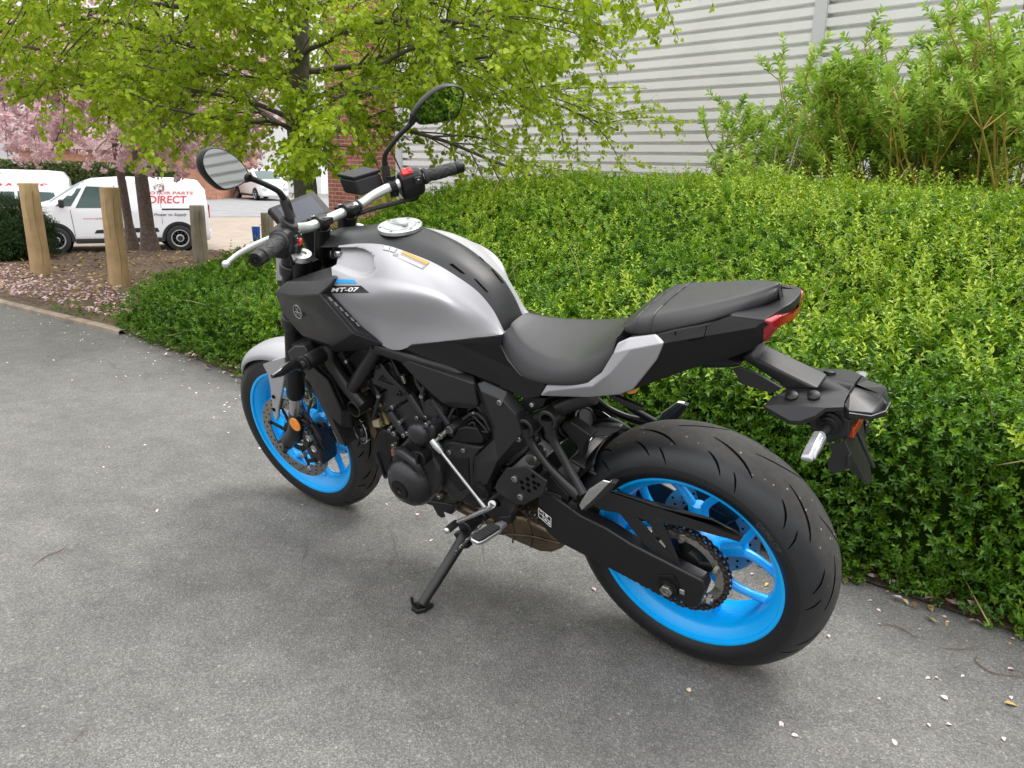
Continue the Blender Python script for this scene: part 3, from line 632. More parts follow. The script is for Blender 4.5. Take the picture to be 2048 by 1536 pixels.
def tyre_rubber():
    def f(n, b):
        tc = N(n, 'TexCoord'); s = N(n, 'SeparateXYZ'); n.links.new(tc.outputs['Object'], s.inputs[0])
        ab = N(n, 'Math', operation='ABSOLUTE'); n.links.new(s.outputs[1], ab.inputs[0])
        z = N(n, 'TexNoise', i_Scale=38.0, i_Detail=7.0, i_Roughness=.75); n.links.new(tc.outputs['Object'], z.inputs['Vector'])
        z2 = N(n, 'TexNoise', i_Scale=6.0, i_Detail=3.0); n.links.new(tc.outputs['Object'], z2.inputs['Vector'])
        mr = N(n, 'MapRange'); mr.inputs[1].default_value = .062; mr.inputs[2].default_value = .030; n.links.new(ab.outputs[0], mr.inputs[0])
        d = N(n, 'Math', operation='MULTIPLY'); n.links.new(mr.outputs[0], d.inputs[0]); n.links.new(ramp(n, z.outputs[0], [(.3, (.25, .25, .25)), (.7, (1, 1, 1))]), d.inputs[1])
        base = ramp(n, z2.outputs[0], [(.35, (.009, .010, .012)), (.7, (.019, .021, .026))])
        col = mixc(n, base, (.050, .046, .041), d.outputs[0])
        sp = N(n, 'TexVoronoi', i_Scale=130.0); n.links.new(tc.outputs['Object'], sp.inputs['Vector'])
        sc = N(n, 'SeparateColor'); n.links.new(sp.outputs['Color'], sc.inputs[0])
        g = mixc(n, ramp(n, sc.outputs[0], [(.94, (0, 0, 0)), (.97, (1, 1, 1))]), ramp(n, sp.outputs['Distance'], [(.2, (1, 1, 1)), (.35, (0, 0, 0))]), 1.0, 'MULTIPLY')
        col = mixc(n, col, (.30, .27, .23), mixc(n, g, mr.outputs[0], 1.0, 'MULTIPLY'))
        n.links.new(col, b.inputs['Base Color'])
        rr = N(n, 'MapRange'); rr.inputs[3].default_value = .44; rr.inputs[4].default_value = .8; n.links.new(mr.outputs[0], rr.inputs[0]); n.links.new(rr.outputs[0], b.inputs['Roughness'])
        bp = N(n, 'Bump', i_Strength=.25, i_Distance=.002); n.links.new(z.outputs[0], bp.inputs['Height']); n.links.new(bp.outputs[0], b.inputs['Normal'])
    return node_mat('tyre_rubber', f)
M_tyre = tyre_rubber()
M_rub = mat('grip_rubber', (.017, .017, .018), .62, bump=.2, bscale=400)
M_sidew = mat('tyre_sidewall', (.009, .0095, .011), .42, rvar=.05, vscale=18)
M_emb = mat('tyre_lettering', (.045, .047, .052), .6)

bike = empty('motorcycle', OFF, 0, 'silver and black naked motorcycle with bright blue wheels leaning on its side stand', 'motorcycle')
bike.rotation_euler = (-LEAN, 0, 0)
def pair(mb, name, m, parent=bike, label=None, **kw):
    """a part and its mirrored twin on the other side of the bike"""
    a = mb.build(name, m, parent, **kw); mb.mirror(False); b_ = mb.build(name, m, parent, **kw)
    if label: a['label'] = label; b_['label'] = label
    return a, b_
def bolts(name, lst, m=None, parent=None, both=False, h=.005, ax=(0, 1, 0)):
    for p, r in lst:
        b = MB(); b.bolt(p, r, h, ax); b.build(name, m or M_zinc, parent or bike)
        if both: b.mirror(False); b.build(name, m or M_zinc, parent or bike)
def text2d(s, offset=0.0, shear=0.0):
    cu = bpy.data.curves.new('t', 'FONT'); cu.body = s; cu.offset = offset; cu.shear = shear; cu.resolution_u = 3
    o = bpy.data.objects.new('t', cu); COL.objects.link(o); dg = bpy.context.evaluated_depsgraph_get(); me = o.evaluated_get(dg).to_mesh()
    V = np.array([v.co[:2] for v in me.vertices]); F = [list(p.vertices) for p in me.polygons]; o.evaluated_get(dg).to_mesh_clear()
    bpy.data.objects.remove(o); bpy.data.curves.remove(cu); a, b_ = V.min(0), V.max(0); return (V-a)/(b_-a), F
def surf_bvh(o):
    me = o.data; return BVHTree.FromPolygons([v.co.copy() for v in me.vertices], [list(p.vertices) for p in me.polygons])
def on_surf(bvh, k, x, y, off=.0012):
    o = CR[k]; P, d = _bray(o[0]+x/o[2], o[1]+y/o[2]); d = d.normalized(); h = bvh.ray_cast(P, d)
    if h[0] is None: return None
    n = h[1] if h[1].dot(d) < 0 else -h[1]; return h[0]+n*off
def decal(name, bvh, k, quad, m, parent, nu=8, nv=4, off=.0012, verts=None, faces=None):
    """a printed mark, or the painted shade of a slot, lying on a body panel: quad of four crop points (or text mapped into it)"""
    q = [Vector(p) for p in quad]
    def at(u, w): return (q[0]*(1-u)+q[1]*u)*(1-w)+(q[3]*(1-u)+q[2]*u)*w
    if verts is None:
        pts = [at(i/nu, j/nv) for j in range(nv+1) for i in range(nu+1)]; faces = [(j*(nu+1)+i, j*(nu+1)+i+1, (j+1)*(nu+1)+i+1, (j+1)*(nu+1)+i) for j in range(nv) for i in range(nu)]
    else: pts = [at(v[0], 1-v[1]) for v in verts]
    S = [on_surf(bvh, k, p.x, p.y, off) for p in pts]
    ok = [f for f in faces if all(S[i] is not None for i in f)]; S = [s if s is not None else Vector((0, 0, 0)) for s in S]
    b_ = MB(); used = sorted({i for f in ok for i in f}); ix = {i: n for n, i in enumerate(used)}; b_.add([S[i] for i in used], [[ix[i] for i in f] for f in ok])
    return b_.build(name, m, parent, smooth=30, fix=False)

# ------------------------------------------------------------------ wheels
def make_wheel(cx, cz, prof, hw, front):
    T = (lambda p: st(p)) if front else (lambda p: p); org = (cx, 0, cz); ax = (0, 1, 0)
    w = empty('wheel'); w.parent = bike; w.empty_display_size = .05
    side = [p for p in prof if p[1] <= prof[-4][1]+1e-6]
    full = [(-a, r) for a, r in prof[::-1]][:-1]+prof
    b = MB(); b.lathe(full, org, ax, 160, cap=False); n = 160
    tyre = b.xf(T).build('tyre', M_tyre, w, smooth=50)
    # smooth dark sidewall rings standing a hair off the tyre
    for sg in (1, -1):
        s = [(sg*(a+.0008), r) for a, r in prof[-5:]]; b = MB(); b.lathe(s, org, ax, 120, cap=False); b.xf(T).build('sidewall', M_sidew, w, smooth=60)
    b = MB(); h = hw; R0 = .232
    rp = [(h, R0-.001), (h+.001, R0-.004), (h-.001, R0-.010), (h-.008, R0-.012), (h-.011, R0-.018), (h-.022, R0-.030), (h-.034, R0-.038), (.012, R0-.043)]
    rp = rp+[(-a, r) for a, r in rp[::-1]]
    b.lathe(rp+[(a*.96, r+.006) for a, r in rp[::-1]], org, ax, 120, cap=False)
    hubr = .062 if not front else .05
    b.lathe([(-.05, .0), (-.05, hubr*.7), (-.035, hubr), (.02, hubr*1.12), (.045, hubr*1.0 if not front else hubr*.8), (.05, hubr*.6), (.05, 0)], org, ax, 40, cap=False)
    base = 91 if not front else 70
    for k in range(5):
        a0 = R(base+72*k)
        def pt(r, a, y): return Vector((cx+r*math.cos(a0+R(a)), y, cz+r*math.sin(a0+R(a))))
        b.tube([pt(hubr*.8, 0, .0), pt(.095, 0, .0), pt(.118, 0, .0)], [.026, .022, .017], n=10, sm=3, flat=.9, up=(0, 1, 0))
        for s in (-1, 1):
            b.tube([pt(.075, s*7, 0), pt(.118, s*8, 0), pt(.16, s*17, 0), pt(.197, s*24, 0)], [.018, .0125, .0105, .0135], n=10, sm=4, flat=.8, up=(0, 1, 0))
    b.xf(T).build('rim', M_blue, w, smooth=40)
    return w, T, org
RP = [(0, .317), (.016, .3161), (.032, .3133), (.048, .3085), (.062, .3010), (.074, .2910), (.083, .2790), (.0885, .2660), (.0903, .2570), (.0888, .2480), (.0845, .2390), (.0785, .2305)]
FP = [(0, .302), (.012, .3012), (.024, .2987), (.035, .2940), (.044, .2872), (.0515, .2785), (.0565, .2690), (.0592, .2590), (.0590, .2510), (.0572, .2430), (.0545, .2360), (.0520, .2305)]
rw, RT, rorg = make_wheel(0, .317, RP, .077, False)
fw, FT, forg = make_wheel(WB, .302, FP, .052, True)
def grooves(prof, cx, cz, T, parent, n, seed):
    """black strips just above the rubber paint the shade of tread slits, sweeping from the crown to the shoulder"""
    ys = np.array([p[0] for p in prof[:9]]); rs = np.array([p[1] for p in prof[:9]]); hw = ys[-1]; b = MB()
    def pt(y, a, off): r = float(np.interp(abs(y), ys, rs)); return T(Vector((cx+(r+off)*math.cos(a), y, cz+(r+off)*math.sin(a))))
    def slit(y0, y1, a0, a1, w, bow):
        M = 14; rows = []
        for i in range(M+1):
            t = i/M; y = y0+(y1-y0)*t**1.1; a = a0+(a1-a0)*(t+bow*math.sin(math.pi*t)); ww = w*(math.sin(math.pi*min(.97, max(.05, t)))**.5)
            rows.append([pt(y-ww*.8, a+ww*1.2, .0005), pt(y, a, .0007), pt(y+ww*.8, a-ww*1.2, .0005)])
        b.grid(rows)
    for k in range(n):
        a = 2*math.pi*k/n
        for s in (1, -1):
            o = 0 if s == 1 else math.pi/n
            slit(s*.006*hw/.09, s*.60*hw, a+o, a+o+.36, .0032, .10)
            slit(s*.52*hw, s*.86*hw, a+o+.02, a+o+.17, .0026, .06)
            slit(s*.70*hw, s*.95*hw, a+o+.24, a+o+.32, .0022, .0)
    return b.build('tread_groove_shade', M_hole, parent, smooth=60, fix=False)
grooves(RP, 0, .317, RT, rw, 11, 1); grooves(FP, WB, .302, FT, fw, 13, 2)
def tyre_text(s, prof_y, cx, cz, r0, r1, a0, a1, parent, T):
    V, F = text2d(s, .012); b = MB()
    b.add([T(Vector((cx+(r0+(r1-r0)*v[1])*math.cos(a0+(a1-a0)*v[0]), prof_y+.0016, cz+(r0+(r1-r0)*v[1])*math.sin(a0+(a1-a0)*v[0])))) for v in V], F)
    return b.build('lettering', M_emb, parent, smooth=0, fix=False)
def ang_at(k, x, y, yd, cx=0, cz=.317): P = c(k, x, y, yd); return math.atan2(P.z-cz, P.x-cx), math.hypot(P.x-cx, P.z-cz)
A0, A1 = ang_at('E', 1100, 640, .0885)[0], ang_at('E', 1235, 830, .0885)[0]
A1 = A1 if A1 > A0 else A1+2*math.pi
tyre_text('DUNLOP', .0895, 0, .317, .249, .262, A0, A1, rw, RT)
tyre_text('180/55ZR17M/C (73W)  TUBELESS', .0872, 0, .317, .2395, .2455, R(296), R(258), rw, RT)
for (k, x, y, yd, par, T) in (('O', 1262, 497, .0855, rw, RT), ('N', 124, 607, .0575, fw, FT)):
    P = c(k, x, y, yd); b = MB(); b.lathe([(0, .0052), (.0012, .0052), (.0012, .0034), (0, .0034)], P, (0, 1, 0), 16); b.build('paint_mark', mat('yellow_paint', (.6, .5, .12), .6), par)
# brake discs
def disc(parent, cx, cz, y, ro, ri, T, nh):
    b = MB(); b.lathe([(-.0025, ri), (-.0025, ro), (.0025, ro), (.0025, ri), (-.0025, ri)], (cx, y, cz), (0, 1, 0), 72, cap=False); b.m = 1
    for k in range(nh):
        for q in range(3):
            a = 2*math.pi*(k+q*.34)/nh; r = ri+(ro-ri)*(.2+.3*q); s = 1 if y > 0 else -1
            b.lathe([(-.0031, .0033), (.0031, .0033)], (cx+r*math.cos(a), y, cz+r*math.sin(a)), (0, 1, 0), 8)  # black plugs paint the shade of the drilled holes
    b.m = 0
    o = b.xf(T).build('brake_disc', [M_disc, M_hole], parent, smooth=30, fix=False)
    b = MB(); s = 1 if y > 0 else -1
    b.lathe([(-.002, ri*.32), (.002, ri*.32), (.002, ri*.5), (-.002, ri*.5), (-.002, ri*.32)], (cx, y-s*.006, cz), (0, 1, 0), 40, cap=False)
    for k in range(6):
        a = 2*math.pi*k/6+.3; u = Vector((math.cos(a), 0, math.sin(a))); b.tube([Vector((cx, y-s*.006, cz))+u*ri*.42, Vector((cx, y-s*.003, cz))+u*(ri+.004)], [.010, .007], n=8, flat=.4, up=(-u.z, 0, u.x))
        b.lathe([(-.004, .008), (.004, .008), (.005, .005)], Vector((cx, y, cz))+u*(ri+.002), (0, 1, 0), 12)
    b.xf(T).build('disc_carrier', M_blk, parent, smooth=35, fix=False)
for s in (1, -1): disc(fw, WB, .302, s*.071, .149, .112, FT, 20)
disc(rw, 0, .317, -.066, .1225, .078, RT, 18)
# rear sprocket
b = MB(); SR = .1085; nt_ = 43; yc_ = .088; rows = []
pr = []
for k in range(nt_*4):
    a = 2*math.pi*k/(nt_*4); r = SR+(.0055 if k % 4 in (0, 1) else -.004); pr.append((r*math.cos(a), r*math.sin(a)))
for s in (-.003, .003):
    rows.append([Vector((.080*x/math.hypot(x, z), yc_+s, .317+.080*z/math.hypot(x, z))) for x, z in pr]); rows.append([Vector((x, yc_+s, .317+z)) for x, z in pr])
b.grid([rows[0], rows[1], rows[3], rows[2], rows[0]], closed=True)
b.build('sprocket', M_steel, rw, smooth=30)
b = MB()
for k in range(5):
    a = R(20+72*k); u = Vector((math.cos(a), 0, math.sin(a))); b.tube([Vector((0, yc_-.008, .317))+u*.03, Vector((0, yc_-.006, .317))+u*.092], [.016, .011], n=8, flat=.4, up=(-u.z, 0, u.x))
b.lathe([(.03, .06), (.07, .055), (.084, .045), (.088, .03), (.088, 0)], (0, 0, .317), (0, 1, 0), 32, cap=False)
b.build('sprocket_carrier', M_blk, rw, smooth=35, fix=False)
b = MB()
for k in range(5):
    a = R(20+72*k); b.lathe([(0, .009), (.007, .009), (.008, .006), (.012, .005), (.012, .0)], (.086*math.cos(a), yc_+.003, .317+.086*math.sin(a)), (0, 1, 0), 6, cap=False)
b.build('sprocket_nut', M_zinc, rw, smooth=30)['kind'] = 'stuff'
# chain
FSX, FSZ, FR = .515, .405, .042
def tang(sgn):
    d = Vector((FSX, FSZ-.317)); L = d.length; th = math.atan2(d.y, d.x); al = math.acos((SR-FR)/L); return th+sgn*al
au, al_ = tang(1), tang(-1); path = []
for k in range(60): a = au+(2*math.pi-(au-al_))*k/59; path.append((SR*math.cos(a), .317+SR*math.sin(a)))
p0 = path[-1]; q = (FSX+FR*math.cos(al_), FSZ+FR*math.sin(al_))
path += [(p0[0]+(q[0]-p0[0])*k/40, p0[1]+(q[1]-p0[1])*k/40-.012*math.sin(math.pi*k/40)) for k in range(1, 41)]
for k in range(1, 20): a = al_+(au-al_)*k/19; path.append((FSX+FR*math.cos(a), FSZ+FR*math.sin(a)))
path.append(path[0]); PA = np.array(path); sl_ = np.concatenate([[0], np.cumsum(np.hypot(*np.diff(PA, axis=0).T))]); NL = int(round(sl_[-1]/.015875/2))*2
pos = np.stack([np.interp(np.linspace(0, sl_[-1], NL+1), sl_, PA[:, i]) for i in (0, 1)], 1)
b = MB()
for k in range(NL):
    a, d = Vector((pos[k][0], 0, pos[k][1])), Vector((pos[k+1][0], 0, pos[k+1][1])); t = (d-a).normalized(); w = Vector((-t.z, 0, t.x)); o = .0088 if k % 2 else .0066
    m_ = (a+d)/2
    for s in (1, -1):
        out = [a-t*.006+w*.003, a-t*.006-w*.003, a-w*.0072+t*.001, m_-w*.0048, d-w*.0072-t*.001, d+t*.006-w*.003, d+t*.006+w*.003, d+w*.0072-t*.001, m_+w*.0048, a+w*.0072+t*.001]
        b.prism([p+Vector((0, yc_+s*o+.0009, 0)) for p in out], .0018)
    b.lathe([(-.0115, .0034), (-.0105, .005), (.0105, .005), (.0115, .0034)], a+Vector((0, yc_, 0)), (0, 1, 0), 8)
b.build('chain', M_chain, bike, smooth=0, fix=False)

# ------------------------------------------------------------------ swingarm, guard, axle
out = cc('D', [(945, 745, .12), (960, 715, .12), (1030, 735, .122)])+cc('E', [(0, 625, .125), (150, 700, .128), (300, 795, .13), (430, 862, .13), (700, 1000, .13), (725, 1012, .13), (742, 1062, .13), (695, 1170, .13), (655, 1178, .13), (590, 1130, .13), (455, 1085, .13), (330, 1022, .13), (180, 945, .127), (0, 850, .124)])+cc('D', [(1075, 1040, .12), (1010, 985, .12), (940, 890, .12)])
b = MB(); b.prism(out, .036); sw = pair(b, 'swingarm', M_frame, bevel=.006, seg=3)[0]
b = MB(); b.box((.33, 0, .40), (.07, .24, .085)); b.box((.44, 0, .42), (.06, .26, .07)); b.box((.22, 0, .50), (.14, .16, .012), Matrix.Rotation(R(-20), 3, 'Y')); b.build('swingarm_bridge', M_frame, bike, bevel=.012)
b = MB(); b.prism(cc('D', [(1005, 640, .112), (1020, 615, .112), (1145, 745, .116), (1140, 785, .116), (1000, 700, .112)]), .012); b.build('chain_slider', M_blk, bike, bevel=.003)
b = MB(); out = cc('O', [(440, 850), (560, 850), (600, 930), (570, 1010), (520, 1030), (440, 960)], .1335); b.prism(out, .004); b.build('adjuster_plate', M_blk, bike, bevel=.0015)
P = c('O', 520, 950, .134)
b = MB(); b.lathe([(-.004, .025), (.004, .025), (.005, .023), (.005, .016), (.003, .015)], P, (0, 1, 0), 32); b.build('axle_washer', M_blk, bike)
b = MB(); b.lathe([(0, .0155), (.012, .0155), (.013, .014), (.013, .0075), (.006, .007)], P, (0, 1, 0), 6); b.build('axle_nut', M_zinc, bike, smooth=20, bevel=.0008)
b = MB(); p = c('O', 830, 1030, .112); b.cyl(p+Vector((.05, 0, 0)), p+Vector((-.012, 0, 0)), .006, n=10); b.lathe([(0, .0115), (.008, .0115)], p, (-1, 0, 0), 6); b.lathe([(0, .0105), (.007, .0105)], p+Vector((.014, 0, 0)), (-1, 0, 0), 6); b.box(p+Vector((.026, -.006, 0)), (.006, .034, .034)); b.build('chain_adjuster', M_zinc, bike, smooth=25)
b = MB(); b.box(c('O', 630, 975, .131), (.012, .004, .013)); b.build('alignment_mark', M_alu, bike, bevel=.001)
b = MB()
b.prism(cc('O', [(-70, 215), (20, 190), (60, 195), (425, 318), (865, 425), (1100, 545), (1072, 592), (745, 502), (492, 446), (428, 400), (370, 438), (278, 400), (150, 372), (0, 345), (-70, 300)], .119), .006)
b.prism(cc('O', [(150, 372), (278, 400), (490, 645), (500, 632), (620, 782), (592, 775), (560, 770), (425, 690), (330, 600)], .1185), .005)
b.prism(cc('O', [(370, 438), (428, 400), (492, 446), (482, 452), (622, 785), (596, 772), (505, 628)], .1192), .0052)
b.prism(cc('O', [(-70, 215, .119), (20, 190, .119), (60, 195, .119), (425, 318, .119), (865, 425, .119), (1100, 545, .119), (1060, 525, .065), (845, 405, .065), (420, 298, .065), (60, 175, .065)]), Vector((0, 0, -.004)))
b.build('chain_guard', M_dark, bike, bevel=.0022)
bolts('guard_bolt', [(c('O', 552, 765, .1195), .010), (c('O', 385, 665, .112), .009)])
# warning sticker on the swingarm
def flat_quad(name, pts, m, parent, dz=.0008): b = MB(); b.prism([Vector(p)+Vector((0, dz, 0)) for p in pts], .0006); return b.build(name, m, parent, smooth=0)
st_ = flat_quad('sticker', cc('D', [(950, 812), (1035, 880), (1033, 942), (952, 872)], .1222), M_blkprint, bike)
b = MB()
for q in ([(952, 815), (1033, 880), (1033, 884), (952, 819)], [(953, 868), (1031, 937), (1031, 941), (953, 872)], [(951, 815), (955, 818), (955, 872), (951, 869)], [(1030, 880), (1034, 883), (1034, 941), (1030, 938)], [(980, 838), (984, 841), (984, 893), (980, 890)], [(952, 842), (1032, 908), (1032, 911), (952, 845)],
          [(962, 826), (974, 836), (974, 845), (962, 835)], [(996, 856), (1012, 868), (1012, 882), (996, 868)], [(990, 884), (1006, 897), (1006, 906), (990, 893)], [(1012, 902), (1026, 914), (1026, 925), (1012, 912)]):
    b.prism([p+Vector((0, .0018, 0)) for p in cc('D', q, .1222)], .0006)
b.build('print', M_wht, st_, smooth=0)

# ------------------------------------------------------------------ tank, scoops, side panels
TK = [  # seam, upper, shoulder, ridge, below, lower edge
 [(678, 491, .074), (670, 506, .098), (663, 528, .128), (664, 556, .158), (656, 573, .168), (651, 588, .166)],
 [(720, 487, .074), (720, 514, .102), (722, 548, .136), (714, 586, .172), (704, 616, .166), (700, 640, .164)],
 [(770, 490, .070), (776, 520, .108), (778, 556, .142), (770, 590, .170), (762, 642, .158), (764, 690, .156)],
 [(822, 507, .066), (826, 537, .100), (830, 568, .128), (826, 596, .150), (808, 656, .143), (796, 700, .148)],
 [(870, 527, .060), (873, 556, .088), (876, 583, .108), (876, 606, .126), (850, 656, .130), (828, 691, .140)],
 [(914, 553, .054), (914, 580, .076), (914, 604, .093), (911, 626, .106), (899, 662, .114), (888, 683, .122)],
 [(955, 583, .048), (954, 608, .064), (953, 628, .077), (950, 646, .086), (946, 666, .093), (943, 677, .097)],
 [(986, 620, .043), (985, 637, .054), (984, 649, .062), (983, 659, .068), (982, 666, .072), (982, 672, .074)],
 [(1008, 662, .041), (1007, 664, .048), (1006, 665.5, .053), (1005.5, 667, .056), (1005, 668, .058), (1004, 669, .060)]]
ctrl = [cc('P', r) for r in TK]
NU = 12; NV = 12
a_ = [catmull(r, NV) for r in ctrl]; g_ = [catmull([a_[i][j] for i in range(len(a_))], NU) for j in range(len(a_[0]))]
grid = [[g_[j][i] for j in range(len(g_))] for i in range(len(g_[0]))]
for i, row in enumerate(grid):                        # scooped knee-front recess with a soft rim
    for j, p in enumerate(row):
        u, w = i/NU, j/NV; e = ((u-.25)/1.25)**4+((w-1.25)/.98)**2
        if u < .25: e = ((w-1.25)/.98)**2
        d = 1-e
        if d > 0: t = min(1, d/.28); row[j] = p+Vector((-.0, -.017, -.004))*(t*t*(3-2*t))
b = MB(); b.grid(grid)
low = [r[-1] for r in grid]; b.grid([low, [p+Vector((0, -.05, -.004)) for p in low]])
fr = grid[0]; b.grid([fr, [p+Vector((-.01, -.04, -.004)) for p in fr]])
sm_ = [r[0] for r in grid]; b.grid([sm_, [p+Vector((0, -.004, -.012)) for p in sm_]])
tank = b.build('fuel_tank', M_silver, bike, smooth=50); TB = surf_bvh(tank)
b.mirror(False); tank2 = b.build('fuel_tank', M_silver, bike, smooth=50)
# dark centre cover of the tank
seam = catmull([c('P', 640+0, 492, .066)]+[r[0] for r in ctrl], 8)
rows = []
for i, p in enumerate(seam):
    t = i/(len(seam)-1); cr_ = .018*(1-t)**.5+.006; s = p+Vector((0, .002, -.003))
    rg = Vector((p.x, p.y*.60, p.z+cr_*.75)); md = Vector((p.x, p.y*.3, p.z+cr_*.97)); ce = Vector((p.x, 0, p.z+cr_))
    rows.append([s, s*.5+rg*.5, rg, md, ce, Vector((md.x, -md.y, md.z)), Vector((rg.x, -rg.y, rg.z)), Vector(((s.x+rg.x)/2, -(s.y+rg.y)/2, (s.z+rg.z)/2)), Vector((s.x, -s.y, s.z))])
b = MB(); b.grid(rows); e0 = rows[0]; b.grid([e0, [p+Vector((.012, 0, -.05)) for p in e0]]); e1 = rows[-1]; b.grid([e1, [p+Vector((-.002, 0, -.04)) for p in e1]])
cover = b.build('tank_cover', M_dark, bike, smooth=28); CB = surf_bvh(cover)
for q in ([(868, 540), (908, 536), (1052, 652), (1000, 636)], [(1136, 697), (1168, 708), (1305, 853), (1262, 832)], [(1136, 407), (1158, 412), (1274, 521), (1240, 500)], [(1322, 592), (1342, 598), (1472, 756), (1440, 735)]):
    decal('vent_slot_shade', CB, 'L', q, M_hole, cover, 8, 2, off=.0014)  # black marks on the cover paint the shade of open slots
# filler cap
def fit_plane(k, pts): return [on_surf(CB, k, x, y, 0) for x, y in pts]
h_ = CB.ray_cast(Vector((.776, 0, 1.3)), Vector((0, 0, -1)))
cen = h_[0]+Vector((0, 0, .001)); cen.y = 0; h2 = CB.ray_cast(Vector((.73, 0, 1.3)), Vector((0, 0, -1))); h3 = CB.ray_cast(Vector((.82, 0, 1.3)), Vector((0, 0, -1)))
tg = (h2[0]-h3[0]) if h2[0] and h3[0] else Vector((-1, 0, 0)); nrm = Vector((-tg.z, 0, tg.x)).normalized(); nrm = nrm if nrm.z > 0 else -nrm
b = MB(); b.lathe([(-.004, .056), (.004, .056), (.0055, .0545), (.0055, .042), (.004, .041)], cen, nrm, 56); cap = b.build('filler_cap', M_alu, bike, smooth=30)
b = MB(); b.lathe([(.003, .0412), (.0065, .040), (.0068, 0)], cen, nrm, 48, cap=False); u, w = frame(nrm); b.box(cen+nrm*.008, (.05, .012, .004)); b.build('lock_flap', M_alu, cap, smooth=30)
for k in range(6): a = k*1.047+.3; b = MB(); b.lathe([(.005, .0035), (.0075, .0035), (.0078, .002)], cen+(u*math.cos(a)+w*math.sin(a))*.0485, nrm, 8); b.build('cap_screw', M_zinc, cap)
# decals
decal('badge', TB, 'K', [(640, 748), (965, 750), (1055, 825), (628, 825)], M_blkprint, tank, 12, 4)
V, F = text2d('MT-07', .028, .25); decal('badge_lettering', TB, 'K', [(652, 768), (952, 768), (952, 812), (652, 812)], M_wht, tank, off=.0022, verts=V, faces=F)
decal('badge_stripe', TB, 'K', [(690, 682), (890, 686), (925, 726), (672, 722)], M_bluprint, tank, 10, 4)
lab = decal('warning_label', TB, 'L', [(378, 395), (655, 522), (580, 597), (300, 460)], M_gry, tank, 10, 6)
decal('label_header', TB, 'L', [(362, 398), (655, 522), (625, 550), (345, 420)], M_org, lab, 10, 2, off=.002)
for f in (.2, .36, .52, .68, .84):
    a, d = Vector((322, 436)), Vector((600, 562)); e = Vector((-22, 38))*f; decal('label_print', TB, 'L', [a+e+Vector((8, 3)), d+e*.9-Vector((10, 4)), d+e*.9+Vector((-11, -2)), a+e+Vector((7, 5.5))], M_wht, lab, 8, 1, off=.0019)
decal('label_icon', TB, 'L', [(152, 345), (222, 352), (205, 398), (142, 382)], M_gry, lab, 3, 3); decal('label_icon', TB, 'L', [(228, 355), (300, 372), (270, 416), (212, 400)], M_gry, lab, 3, 3)
decal('label_icon', TB, 'L', [(162, 352), (215, 357), (200, 390), (152, 378)], M_wht, lab, 3, 3, off=.002); decal('label_icon', TB, 'L', [(235, 362), (288, 376), (262, 408), (220, 396)], M_wht, lab, 3, 3, off=.002)
decal('label_icon', TB, 'L', [(268, 412), (312, 428), (290, 458), (248, 440)], M_gry, lab, 3, 3)
b = MB(); b.bolt(c('K', 715, 415, .094), .009, .006, (.1, 1, .3)); pair(b, 'tank_bolt', M_zinc)
# dark scoops in front of the tank
V = {k: c('K', *q) for k, q in dict(a=(45, 815, .135), b=(170, 708, .150), c=(622, 558, .112), m=(400, 706, .164), d=(688, 668, .166), g=(655, 738, .176), h=(520, 842, .200), i=(608, 838, .179), j=(950, 1190, .168), k=(1195, 1372, .158), l=(885, 1258, .203), n=(800, 1315, .207), o=(500, 1035, .207), q=(240, 855, .176), r=(330, 1272, .168), s=(160, 1082, .146), t=(655, 1388, .184), u=(1130, 1412, .150), v=(705, 1458, .148), w=(608, 1420, .150), x=(90, 930, .138)).items()}
b = MB(); b.facets(V, ['cdmb', 'bmhq', 'mdgh', 'bqa', 'qhlno', 'gih', 'hijl', 'ljk', 'aqox', 'xons', 'sntr', 'rtw', 'twv', 'tnlkuv'], .012)
scoop = pair(b, 'air_scoop', M_dark, bevel=.004, seg=3)[0]
# dashed flash marks on the scoop's trailing strip
b = MB(); SB = surf_bvh(scoop)
for k in range(6):
    t = (k+.15)/6; a = Vector((600, 865))+Vector((345, 322))*t; q = [a, a+Vector((26, 4)), a+Vector((58, 46)), a+Vector((28, 44))]
    S = [on_surf(SB, 'K', p.x, p.y, .0025) for p in q]
    if all(S): b.add(S, [(0, 1, 2, 3)])
if b.v: b.build('flash_marks', M_gry, scoop, smooth=0, fix=False)
# tuning fork emblem
ec = c('K', 300, 1022, .2075); n_ = Vector((.12, 1, .05)).normalized(); h_ = on_surf(SB, 'K', 300, 1022, .001)
if h_ is not None: ec = h_
b = MB(); b.lathe([(-.003, .0195), (.0022, .0195), (.0026, .019), (.0022, .0178), (.0006, .0176)], ec, n_, 40, cap=False); u = (Vector((0, 0, 1))-n_*n_.z).normalized(); w = n_.cross(u)
for k in range(3):
    a = R(90+120*k); dr = u*math.sin(a)+w*math.cos(a); pd = u*math.cos(a)-w*math.sin(a)
    b.tube([ec+n_*.001-dr*.002, ec+n_*.0015+dr*.006], .0009, n=6)
    for s in (-1, 1): b.tube([ec+n_*.0012+dr*.005, ec+n_*.0015+dr*.007+pd*s*.0042, ec+n_*.0015+dr*.0160+pd*s*.0046], .0009, n=6)
em = b.build('emblem', M_alu, scoop, smooth=30, fix=False)
b = MB(); b.lathe([(.0002, .0175), (.0006, .0175), (.0006, 0)], ec, n_, 32, cap=False); b.build('emblem_ground', M_blkprint, em, smooth=0)
